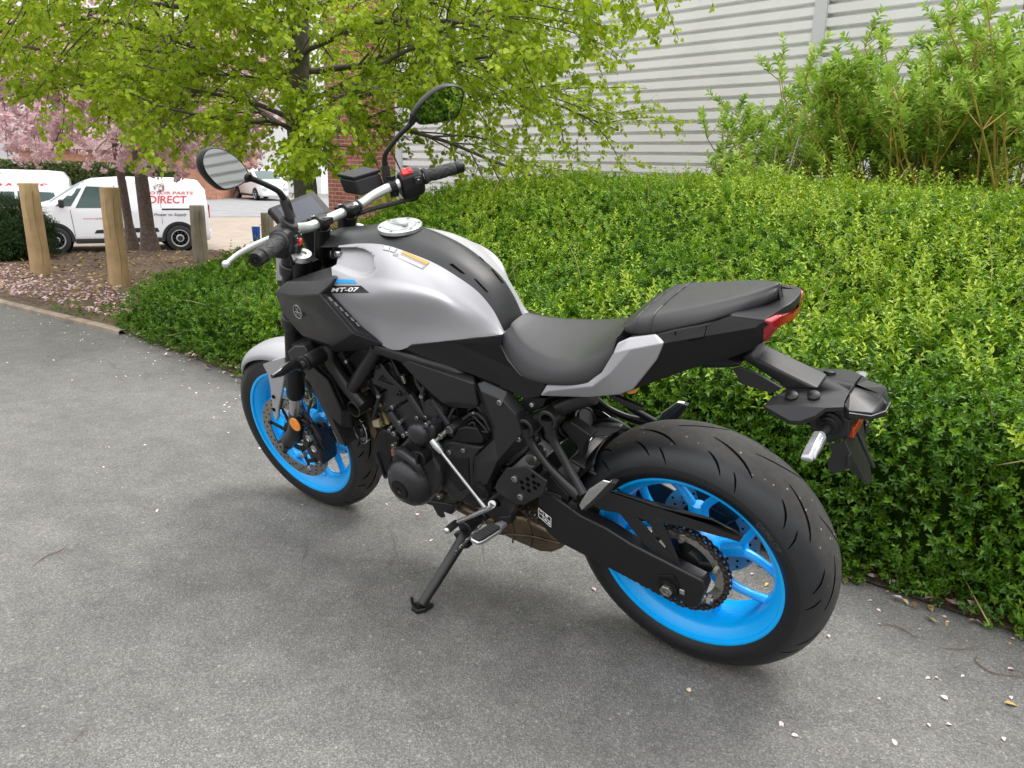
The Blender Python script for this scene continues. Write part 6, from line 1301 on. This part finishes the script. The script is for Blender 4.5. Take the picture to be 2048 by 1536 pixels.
t0 = c('D', 425, 915, .182); dv = (c('D', 362, 965, .232)-t0); L_ = dv.length; b = MB(); b.lathe([(0, .0095)]+[(L_*(.05+k*.1), .0095+(.0012 if k % 2 else 0)) for k in range(9)]+[(L_*.95, .009)], t0, dv, 20); b.build('toe_rubber', M_rub, sl2); b = MB(); b.lathe([(0, .0085), (.004, .0085), (.008, .004)], t0+dv*.95, dv, 16); b.build('toe_cap', M_alu, sl2)
b = MB(); r0, r1 = c('D', 285, 405, .180), c('D', 592, 795, .192); b.cyl(r0, r1, .0042, n=12); b.lathe([(-.01, .009), (.006, .0105), (.018, .009), (.03, .0065)], r0, r1-r0, 16); b.lathe([(-.018, .0045), (.0, .0055), (.010, .005)], r1, r1-r0, 14); b.build('shift_rod', M_alu, bike, smooth=45, fix=False)
b = MB(); b.tube(cc('D', [(285, 400, .172), (320, 365, .168), (370, 320, .16)]), [.009, .009, .011], n=10, flat=.6); bolts('shift_bolt', [(c('D', 328, 358, .175), .009)]); b.build('shift_arm', M_zinc, bike)
# side stand
foot_w = wg(843, 1222, 0); foot = w2b(foot_w); up_b = w2b(Vector((0, 0, 1)))-w2b(Vector((0, 0, 0)))
pv = c('D', 505, 935, .128); kn = c('D', 470, 1010, .140); end = c('D', 240, 1440, .0)
ft_ = foot+up_b*.014
b = MB(); b.tube([pv, kn, kn*.5+ft_*.5, ft_+up_b*.004], [.017, .0165, .0148, .0135], n=16, sm=3); b.lathe([(-.02, .024), (.016, .024), (.018, .021)], pv, (0, 1, 0), 28); b.box(kn+Vector((.006, -.004, -.01)), (.03, .02, .05), Matrix.Rotation(R(25), 3, 'Y')); ss = b.build('side_stand', M_frame, bike, bevel=.002, fix=False)
tw = w2b(wg(800, 1215, 0)); fx = (w2b(wg(855, 1222, 0))-w2b(wg(815, 1226, 0))).normalized()
b = MB(); q = [w2b(wg(x, y, 0))+up_b*.001 for x, y in ((868, 1215), (852, 1226), (834, 1230), (822, 1222), (828, 1212), (848, 1210))]; b.prism(q, up_b*.013); b.build('stand_foot', M_frame, ss, bevel=.003)
b = MB(); q0 = w2b(wg(834, 1224, 0))+up_b*.012; b.tube([q0, q0+fx*-.012+up_b*.018, q0+fx*-.014+up_b*.034], [.006, .005, .0045], n=8); b.build('stand_tang', M_frame, ss)
bolts('stand_bolt', [(pv+Vector((0, .018, 0)), .013), (c('D', 565, 882, .14), .010)], M_blk)
b = MB(); b.prism(cc('D', [(440, 930, .118), (480, 880, .118), (600, 860, .118), (620, 900, .118), (560, 960, .118), (470, 985, .118)]), .02); b.build('stand_bracket', M_frame, bike, bevel=.005)
b = MB(); sp0, sp1 = c('D', 610, 900, .13), kn*.72+ft_*.28; m_ = 60; b.tube([sp0.lerp(sp1, k/m_)+Vector((.005*math.cos(k*1.9), .005*math.sin(k*1.9), 0)) for k in range(m_+1)], .0016, n=5); b.build('stand_spring', M_zinc, bike, fix=False)
b = MB(); b.prism(cc('D', [(345, 845, .09), (425, 875, .09), (450, 960, .09), (360, 965, .09), (372, 910, .09)]), .001); b.build('paper_tag', M_wht, bike)
b = MB(); b.prism(cc('D', [(210, 790, .08), (250, 775, .08), (420, 800, .08), (400, 860, .08), (330, 890, .08), (300, 870, .08), (270, 810, .08)]), .05); b.build('sump', M_eng, bike, bevel=.006)
# shock, hugger and rear brake on the far side
b = MB(); b.cyl((.40, 0, .52), (.28, 0, .60), .022, n=16); b.tube([Vector((.40-.12*k/80, 0, .52+.08*k/80))+Vector((.026*math.sin(k*.6)*.55, .03*math.cos(k*.6), .026*math.sin(k*.6)*.83)) for k in range(81)], .005, n=6); b.build('shock_absorber', M_eng, bike, fix=False)
rows = []
for i in range(15):
    a = R(16+i*(47-16)/14); rows.append([Vector(((.330-.016*abs(t)**3)*math.cos(a), .088*t, .317+(.330-.03*abs(t)**3)*math.sin(a))) for t in [(q-5)/5 for q in range(11)]])
b = MB(); b.grid(rows); b.build('hugger', M_blk, bike, smooth=60, solid=.004)
b = MB(); b.prism(cc('D', [(1090, 300, .085), (1150, 265, .09), (1290, 360, .085), (1240, 420, .085), (1225, 510, .085), (1190, 420, .085)]), .03); b.build('hugger_wing', M_dark, bike, bevel=.004)
b = MB(); b.prism(cc('D', [(1240, 330, .03), (1330, 290, .0), (1475, 300, -.02), (1480, 325, -.02), (1400, 360, .0), (1290, 370, .03)]), .02); b.build('hugger_top', M_dark, bike, bevel=.004)
b = MB(); b.tube(cc('D', [(1210, 320, -.05), (1290, 260, -.06), (1380, 245, -.07), (1480, 285, -.08), (1540, 330, -.09)]), .008, n=10, sm=6); b.build('hose', M_rub, bike)
b = MB(); b.prism(cc('D', [(1165, 230, -.03), (1200, 200, -.03), (1260, 188, -.03), (1360, 205, -.03), (1410, 240, -.03), (1300, 260, -.03)]), .004); b.build('cable_bracket', M_gblk, bike, bevel=.001)
bolts('bracket_bolt', [(c('D', 1250, 215, -.028), .010)], ax=(0, .5, 1))
b = MB(); b.prism([Vector(p) for p in ((-.10, -.062, .40), (-.02, -.062, .45), (.04, -.062, .44), (.03, -.062, .39), (-.06, -.062, .36))], .045); b.build('brake_caliper', M_eng, bike, bevel=.006)
# grab-strap hook bracket under the tail and its amber tab
b = MB(); b.prism(cc('C', [(730, 790, .085), (760, 775, .085), (950, 860, .085), (945, 875, .085), (880, 870, .085)]), .012); b.build('tail_strut', M_frame, bike, bevel=.002)
b = MB(); b.prism(cc('C', [(846, 752, .095), (905, 738, .095), (905, 765, .095), (870, 775, .095), (848, 770, .095)]), .015); b.build('amber_tab', mat('amber_plastic', (.65, .33, .08), .4), bike, bevel=.003)
# ================================================================== VEHICLES, POSTS, LITTER
M_van = mat('van_white', (.74, .75, .77), .22, coat=.5, var=.02, vscale=1)
M_vglass = mat('car_glass', (.05, .085, .08), .08, spec=.4)
M_vblk = mat('car_trim', (.015, .015, .016), .55)
M_vtyre = mat('car_tyre', (.016, .016, .017), .8)
M_vrim = mat('wheel_steel', (.52, .53, .54), .4, metal=.6)
M_vred = mat('red_vinyl', (.58, .03, .03), .4)
M_vnavy = mat('navy_vinyl', (.03, .04, .13), .4)
M_vlamp = mat('head_lamp', (.6, .62, .64), .1, coat=.5)
M_vtail = mat('tail_lamp', (.35, .01, .01), .15, coat=.5)
def interp(pts, x): return float(np.interp(x, [p[0] for p in pts], [p[1] for p in pts]))
def vehicle(name, label, cat, loc_, rz, top, belt, hw, wb, wr, front, rear, windows, group=None, paint=None, texts=(), panels=(), detail=True):
    """top: roof/bonnet height along x (x=0 midway, forward +); belt: beltline height; hw: half width; windows: (x0, x1, x2, x3) quads low/high"""
    paint = paint or M_van; root = empty(name, loc_, rz, label, cat, group); P = lambda o: o
    xs = np.unique(np.concatenate([np.linspace(rear, front, 46), [p[0] for p in top]])); rows = []
    def sec(x):
        zt = interp(top, x); k = 1-.10*max(0, (x-(front-.5))/.5)**2-.03*max(0, ((rear+.3)-x)/.3)**2; w = hw*k; zb = min(belt, zt-.02)
        z0 = .26; tw = w*(1-.13*max(0, (zt-belt))/.75)
        return [Vector((x, y, z)) for y, z in ((w*.90, z0), (w*.98, z0+.08), (w, .55), (w*.995, zb*.85), (w*.975, zb), (tw*.985, zb+(zt-zb)*.6), (tw*.93, zt-.05*min(1, (zt-zb)/.3)), (tw*.80, zt-.008), (tw*.4, zt+.012), (0, zt+.016))]
    b = MB(); b.grid([catmull(sec(x), 2) for x in xs])
    for x, s in ((front, 1), (rear, -1)): q = catmull(sec(x), 2); b.grid([q, [Vector((p.x+.02*s, p.y*.9, p.z*.96+.01)) for p in q], [Vector((p.x+.02*s, 0, p.z*.96+.01)) for p in q]])
    b.mirror(); b.build('body', paint, root, smooth=32, merge=1e-4)
    def side(x, z):
        q = catmull(sec(x), 2); zs = [p.z for p in q]; ys = [p.y for p in q]; return float(np.interp(z, zs[:17], ys[:17]))
    def spanel(nm, pts, m, off=.004, both=True, parent=root):
        c_ = MB(); o = []
        n = len(pts)
        for i in range(n):
            a, e = pts[i], pts[(i+1) % n]
            for k in range(4): t = k/4; x, z = a[0]*(1-t)+e[0]*t, a[1]*(1-t)+e[1]*t; o.append(Vector((x, side(x, z)+off, z)))
        cx_ = sum(p[0] for p in pts)/n; cz_ = sum(p[1] for p in pts)/n; ce = Vector((cx_, side(cx_, cz_)+off, cz_)); N_ = len(o)
        c_.add(o+[ce]+[p-Vector((0, .02, 0)) for p in o], [(i, (i+1) % N_, N_) for i in range(N_)]+[(i, N_+1+i, N_+1+(i+1) % N_, (i+1) % N_) for i in range(N_)])
        a = c_.build(nm, m, parent, smooth=30, fix=False)
        if both: c_.mirror(False); c_.build(nm, m, parent, smooth=30, fix=False)
        return a
    for w in windows: spanel('window', w, M_vglass)
    for nm, pts, m in panels: spanel(nm, pts, m, .006)
    # windscreen and rear glass follow the slope of the roof line
    ws = [p for p in top if p[0] > 0.2]
    def screen(x0, x1, nm, wk=.80, dz=.006):
        c_ = MB(); rr = []
        for t in np.linspace(0, 1, 7):
            x = x0*(1-t)+x1*t; z = interp(top, x); tw = hw*(1-.13*max(0, (z-belt))/.75)*wk; rr.append([Vector((x+.01, tw*u, z+.016*(1-u*u)+dz-.012*u*u)) for u in np.linspace(-1, 1, 9)])
        c_.grid(rr); c_.build(nm, M_vglass, root, smooth=60, fix=False)
    for x0, x1, nm in screens_of.get(name, ()): screen(x0, x1, nm)
    for wx in (wb/2, -wb/2):
        for s in (1, -1):
            y = s*(hw-.13)
            wm = bpy.data.objects.new('wheel', None); link(wm, root); wm.location = (wx, s*(hw-.07), wr); wm.empty_display_size = .1
            c_ = MB(); c_.lathe([(-.10, wr*.66), (-.10, wr*.90), (-.085, wr*.98), (0, wr), (.085, wr*.98), (.10, wr*.90), (.10, wr*.66)], (0, 0, 0), (0, 1, 0), 40, cap=False); c_.build('tyre', M_vtyre, wm, smooth=40)
            c_ = MB(); c_.lathe([(s*.095, wr*.68), (s*.10, wr*.62), (s*.07, wr*.56), (s*.075, wr*.30), (s*.09, wr*.26), (s*.095, 0)], (0, 0, 0), (0, 1, 0), 36, cap=False); c_.build('rim', M_vrim, wm, smooth=40)
            c_ = MB()
            for k in range(10): a = k*.628; c_.lathe([(s*.074, .022), (s*.0765, .022), (s*.0765, 0)], (wr*.45*math.cos(a), 0, wr*.45*math.sin(a)), (0, 1, 0), 8, cap=False)
            c_.lathe([(s*.094, wr*.2), (s*.1, wr*.19), (s*.1, 0)], (0, 0, 0), (0, 1, 0), 20, cap=False); c_.build('rim_slots', M_vblk, wm, smooth=0)['kind'] = 'stuff'
            c_ = MB(); rr = []
            for k in range(19):
                a = math.pi*(k/18)*1.06-.1; rr.append([Vector((wx+r*math.cos(a), s*(hw+o), wr+r*math.sin(a))) for r, o in ((wr*1.02, -.06), (wr*1.05, .006), (wr*1.26, .012), (wr*1.29, -.01))])
            c_.grid(rr); c_.build('wheel_arch', M_vblk, root, smooth=50, fix=False)
            c_ = MB(); c_.lathe([(0, wr*1.16), (.008, wr*1.15), (.008, 0)], (wx, s*(hw-.003), wr), (0, s, 0), 28, cap=False); c_.build('arch_well_shade', M_hole, root, smooth=0)  # black disc on the body side paints the shade of the wheel well
    for s in (1, -1):
        c_ = MB(); c_.box((front-.02, s*hw*.70, .72), (.12, .30, .18)); c_.build('headlight', M_vlamp, root, bevel=.03)
        c_ = MB(); c_.box((rear+.0, s*hw*.86, 1.0), (.08, .12, .34)); c_.build('tail_light', M_vtail, root, bevel=.02)
        c_ = MB(); c_.box((0, s*(hw-.03), .30), (wb-2*wr-.2, .06, .12)); c_.build('sill', M_vblk, root, bevel=.02)
        mx = windows[0][0][0]-.05 if windows else .9
        c_ = MB(); c_.box((mx-.08, s*(hw+.10), belt+.10), (.12, .18, .20)); c_.build('door_mirror', M_vblk, root, bevel=.04, seg=3)
    c_ = MB(); c_.box((front+.01, 0, .40), (.10, hw*1.7, .22)); c_.build('bumper', M_vblk if name != 'white_van' else M_van, root, bevel=.03, seg=3)
    c_ = MB(); c_.box((rear-.01, 0, .42), (.10, hw*1.75, .22)); c_.build('bumper', M_vblk if name != 'white_van' else M_van, root, bevel=.03, seg=3)
    for s_, x0, x1, z0, z1, m, sh in texts:
        V, F = text2d(s_, .012, sh); c_ = MB(); c_.add([Vector((x0+(x1-x0)*v[0], side(x0+(x1-x0)*v[0], z0+(z1-z0)*v[1])+.006, z0+(z1-z0)*v[1])) for v in V], F); c_.build('lettering', m, root, smooth=0, fix=False)
    return root
screens_of = {'white_van': [(1.42, .62, 'windscreen')], 'white_car': [(1.0, .35, 'windscreen'), (-1.0, -1.75, 'rear_window')], 'dark_car': [(.95, .5, 'windscreen')]}
VT = [(-2.13, 1.05), (-2.10, 1.55), (-1.95, 1.76), (-1.5, 1.80), (-.2, 1.81), (.45, 1.76), (.72, 1.66), (1.45, 1.20), (1.75, 1.12), (2.02, .98), (2.12, .72), (2.14, .5)]
VW = [[(1.32, 1.13), (.99, 1.13), (.72, 1.55), (.85, 1.55)], [(.90, 1.09), (.13, 1.09), (.20, 1.58), (.62, 1.60)]]
VP = [('rub_strip', [(.55, .48), (.50, .56), (-.05, .60), (-.88, .60), (-.92, .50)], M_vblk), ('slide_rail', [(-1.02, 1.075), (-1.02, 1.035), (-1.95, 1.035), (-1.95, 1.075)], M_vblk), ('door_handle', [(-.12, 1.01), (-.12, .97), (-.32, .97), (-.32, 1.01)], M_vblk), ('door_gap', [(.02, 1.62), (.008, 1.62), (.008, .42), (.02, .42)], M_vblk), ('door_gap', [(1.02, 1.05), (1.01, 1.05), (.96, .42), (.97, .42)], M_vblk), ('door_gap', [(-1.0, 1.6), (-1.012, 1.6), (-1.012, .7), (-1.0, .7)], mat('panel_gap', (.25, .25, .26), .6))]
ctr_ = wd(243, 508, 19.8); ctr_.z = -1.16; vr = Vector((ctr_.x-CPOS.x, ctr_.y-CPOS.y, 0)).normalized(); hd = math.atan2(vr.x, -vr.y)+R(3)
lat = Vector((-math.sin(hd), math.cos(hd), 0)); ctr_ = ctr_-lat*.82
vehicle('white_van', 'clean white panel van with red lettering parked side-on behind the cherry trunks', 'van', ctr_, hd, VT, 1.10, .92, 2.785, .33, 2.14, -2.13, VW, 'white delivery vans in the car park',
        texts=[('MOTOR PARTS', -.64, -1.80, 1.42, 1.49, M_vred, .15), ('DIRECT', -.74, -1.64, 1.20, 1.385, M_vred, .15), ('www.mpdor', .76, .285, .81, .86, M_vred, 0), ('Power to Supply', -.82, -1.60, .87, .96, M_vnavy, .3)], panels=VP)
q = wd(-5, 392, 25.5); q.z = -1.16
vehicle('white_van', 'second white van at the left edge, only its cab and red letters showing', 'van', q, hd-.05, VT, 1.10, .92, 2.785, .33, 2.14, -2.13, VW, 'white delivery vans in the car park', texts=[('PARTS', .02, -1.5, 1.25, 1.42, M_vred, .15)], panels=VP[1:4])
CT = [(-2.1, .75), (-2.0, 1.02), (-1.75, 1.1), (-1.0, 1.42), (-.4, 1.48), (.3, 1.44), (1.0, 1.05), (1.6, .95), (2.0, .78), (2.12, .55)]
CWn = [[(.86, .98), (-.05, .98), (-.05, 1.36), (.36, 1.36)], [(-.12, .98), (-1.05, .98), (-.95, 1.34), (-.12, 1.37)]]
q = wd(30, 415, 21.5); q.z = -1.16
vehicle('white_car', 'low white hatchback between the two white vans, behind the first wooden post', 'car', q, hd+.02, CT, .95, .88, 2.6, .31, 2.12, -2.1, CWn)
DT = [(-2.0, .8), (-1.98, 1.5), (-1.7, 1.78), (0, 1.80), (.5, 1.75), (1.0, 1.15), (1.9, 1.08), (2.05, .6)]
q = wd(48, 352, 36); q.z = -1.16
vehicle('dark_car', 'dark upright four wheel drive car half hidden by pink blossom at far left', 'car', q, hd, DT, 1.12, .92, 2.6, .38, 2.05, -2.0, [[(.8, 1.18), (0, 1.18), (0, 1.64), (.48, 1.64)], [(-.08, 1.18), (-.9, 1.18), (-.9, 1.64), (-.08, 1.64)], [(-1.0, 1.18), (-1.8, 1.18), (-1.7, 1.64), (-1.0, 1.64)]], paint=mat('dark_paint', (.03, .035, .035), .25, coat=.5))
q = wd(520, 352, 48); q.z = -1.16
vehicle('white_van', 'distant white van on the road seen just past the lime trunk', 'van', q, hd+1.75, VT, 1.10, .92, 2.785, .33, 2.14, -2.13, VW, 'white delivery vans in the car park')
# wooden posts
def wood(n, b, c0, c1, c2):
    tc = N(n, 'TexCoord'); mp = N(n, 'Mapping'); mp.inputs['Scale'].default_value = (26, 26, 1.6); n.links.new(tc.outputs['Object'], mp.inputs[0])
    z = N(n, 'TexNoise', i_Scale=1.0, i_Detail=6.0, i_Roughness=.65, i_Distortion=.6); n.links.new(mp.outputs[0], z.inputs['Vector'])
    z2 = N(n, 'TexNoise', i_Scale=5.0, i_Detail=3.0); n.links.new(tc.outputs['Object'], z2.inputs['Vector'])
    a = ramp(n, z.outputs[0], [(.28, c0), (.5, c1), (.72, c2)]); n.links.new(mixc(n, a, ramp(n, z2.outputs[0], [(.3, (.78, .78, .78)), (.7, (1.15, 1.15, 1.15))]), 1.0, 'MULTIPLY'), b.inputs['Base Color'])
    b.inputs['Roughness'].default_value = .8; bp = N(n, 'Bump', i_Strength=.5, i_Distance=.006); n.links.new(z.outputs[0], bp.inputs['Height']); n.links.new(bp.outputs[0], b.inputs['Normal'])
M_post = node_mat('post_timber', lambda n, b: wood(n, b, (.36, .235, .115), (.44, .30, .155), (.51, .36, .20)))
M_postg = node_mat('grey_timber', lambda n, b: wood(n, b, (.19, .165, .125), (.26, .225, .17), (.33, .29, .225)))
def post(base, h, r, m, label, lean=(0, 0), square=False):
    root = empty('wooden_post', base, 0, label, 'post', 'wooden posts along the planted bed'); rows = []
    for t in np.linspace(0, 1, 9):
        n = 28; z = -.15+t*(h+.15); rows.append([Vector((lean[0]*t+r*(1-.10*t)*(1+.02*math.sin(3*a+t*4))*math.cos(a), lean[1]*t+r*(1-.10*t)*(1+.02*math.sin(2*a+1))*math.sin(a), z)) for a in [2*math.pi*k/n for k in range(n)]])
    b = MB(); b.grid(rows, closed=True); top = rows[-1]; cc_ = sum(top, Vector())/len(top); b.grid([top, [cc_+(p-cc_)*.93+Vector((0, 0, .006)) for p in top]], closed=True); b.add([cc_+(p-cc_)*.93+Vector((0, 0, .006)) for p in top], [list(range(len(top)))])
    b.build('timber', m, root, smooth=50)
    # drying cracks down the side that faces the path
    to = Vector((CPOS.x-base[0], CPOS.y-base[1], 0)).normalized(); sd = Vector((-to.y, to.x, 0)); b = MB()
    for off, z0, z1, w in ((.25, .12*h, .93*h, .0013), (-.45, .5*h, .9*h, .0008)):
        L = []
        for k in range(15):
            t = k/14; z = z0+(z1-z0)*t; u = off+.08*math.sin(t*7); rr_ = r*(1-.10*z/h)*1.022; d_ = to*math.sqrt(max(0, 1-u*u))+sd*u; L.append(Vector((lean[0]*z/h, lean[1]*z/h, z))+d_*rr_)
        b.tube(L, w, n=5)
    b.build('crack', mat('crack', (.09, .055, .03), .9), root, smooth=0, fix=False)['kind'] = 'stuff'
p1, p2 = wg(85, 553, .03), wg(241, 577, .03)
post(p1, .86, .090, M_post, 'tall pale yellow wooden post nearest the left edge, beside the dark bush', (.02, .01))
post(p2, .86, .086, M_post, 'pale cracked wooden post standing alone in the bed in front of the van door', (.01, .0))
p3 = wd(398, 470, 8.6); p3.z = -.02; post(p3, .68, .085, M_postg, 'grey weathered wooden post just left of the hedge end', (.0, .0))
p4 = wd(536, 470, 10.2); p4.z = -.02; post(p4, .52, .085, M_postg, 'grey weathered wooden post mostly hidden behind the dashboard', (.0, .0))
b = MB(); q = wd(512, 462, 10.6); b.lathe([(-.14, .035), (-.13, .045), (.05, .055), (.06, .05), (.06, .0)], (q.x, q.y, q.z), (0, 0, 1), 20); o = b.build('blue_bin', mat('blue_plastic', (.01, .09, .42), .4), smooth=40)
tag(o, 'small blue plastic tub beyond the grey post, above the clutch lever', 'tub')

# petals, leaves and chips
def scatter(name, P, s, m, tone, flat=.35, ratio=.7):
    n = len(P); Nn = rnd_dir(n)*flat; Nn[:, 2] += 1; D = rnd_dir(n); D[:, 2] *= .2; sz = s*RNG.uniform(.6, 1.4, n)
    V, F, T = leaves(P, D, Nn, sz, sz*ratio, np.clip(tone+RNG.normal(0, .2, n), 0, 1), fold=.15, curl=.15); return tag(fast(name, V, F, m, None, T), kind='stuff')
M_petal = leaf_mat('petal', (.45, .25, .28), (.66, .44, .47), (.80, .66, .66), rough=.7, trans=.2, spec=.2)
M_litter = leaf_mat('leaf_litter', (.10, .05, .03), (.30, .20, .09), (.55, .45, .16), rough=.8, trans=.1, spec=.2)
n = 3600; x = RNG.uniform(4.6, 9.2, n); y = front(x)-.06-np.abs(RNG.normal(0, .55, n))*np.where(x < 6.4, 1.0, .7); cl = vnoise(x*2.2, y*2.2) > RNG.uniform(-.75, .55, n)
P = np.stack([x, y, terrain(x, y)+.075], 1)[cl]; scatter('petals', P, .030, M_petal, .55)
n = 2600; x = RNG.uniform(4.6, 10.5, n); y = front(x)-RNG.uniform(.05, 4.2, n); scatter('bark_chips', np.stack([x, y, terrain(x, y)+.073], 1), .045, M_litter, .5, .6, .5)
n = 2300; x = RNG.uniform(-1.6, 4.6, n); y = front(x)-.10+np.abs(RNG.normal(0, .05, n))*1.4-.02; P = np.stack([x, y, np.where(y < front(x), .022, .006)+RNG.uniform(0, .008, n)], 1)
scatter('leaf_litter', P, .026, M_litter, .5, .5, .5); k = RNG.uniform(size=n) < .24; scatter('petals', P[k]+np.array([0, .01, .004]), .026, M_petal, .7, .5)
n = 260; x = RNG.uniform(-1.2, 7.5, n); y = front(x)+.03+np.abs(RNG.normal(0, .28, n))*np.where(RNG.uniform(size=n) < .2, 4, 1); scatter('petals', np.stack([x, y, np.full(n, .004)], 1), .014, M_petal, .9, .3)
n = 34; x = RNG.uniform(-1.0, 2.0, n); y = front(x)+.05+np.abs(RNG.normal(0, .22, n)); scatter('leaf_litter', np.stack([x, y, np.full(n, .005)], 1), .024, M_litter, .8, .3, .45)
M_tw = mat('dry_twig', (.16, .10, .07), .9, var=.3)
def twig(pts, label, r=.0022):
    r *= .6
    Q = [wg(x, y, .004) for x, y in pts]; b = MB(); b.tube(Q, [r*.7]+[r]*(len(Q)-2)+[r*.5], n=6, sm=5); tag(b.build('twig', M_tw, smooth=60, fix=False), label, 'twig', 'twigs lying on the tarmac')
twig([(65, 1132), (92, 1112), (122, 1100), (136, 1086)], 'thin dark forked twig on the tarmac at the left of the motorcycle')
twig([(602, 1122), (612, 1100), (604, 1088)], 'short reddish twig on the tarmac left of the side stand', .0018)
twig([(645, 1108), (668, 1118), (682, 1130)], 'thin pale stalk on the tarmac close to the side stand', .0015)
twig([(1760, 1245), (1800, 1255), (1832, 1275)], 'bent brown twig on the tarmac beside the rear tyre', .0022)
twig([(1880, 1295), (1920, 1298), (1955, 1296)], 'straight pale stalk lying parallel to the hedge at right', .0018)
twig([(1955, 1310), (1952, 1322), (1985, 1345), (2046, 1352)], 'hooked brown twig at the right edge of the tarmac', .0024)
twig([(150, 1480), (165, 1462), (178, 1452)], 'small reddish twig at the bottom left of the photo', .0015)
for x, y, r, lb in ((1378, 1380, .006, 'small cream pebble on the tarmac below the rear wheel'),):
    q = wg(x, y, .004); b = MB(); b.lathe([(-.004, .3*r), (0, r), (.003, .8*r), (.005, .2*r)], q, (0, 0, 1), 10); tag(b.build('pebble', mat('pebble', (.55, .45, .33), .8), smooth=60), lb, 'pebble')
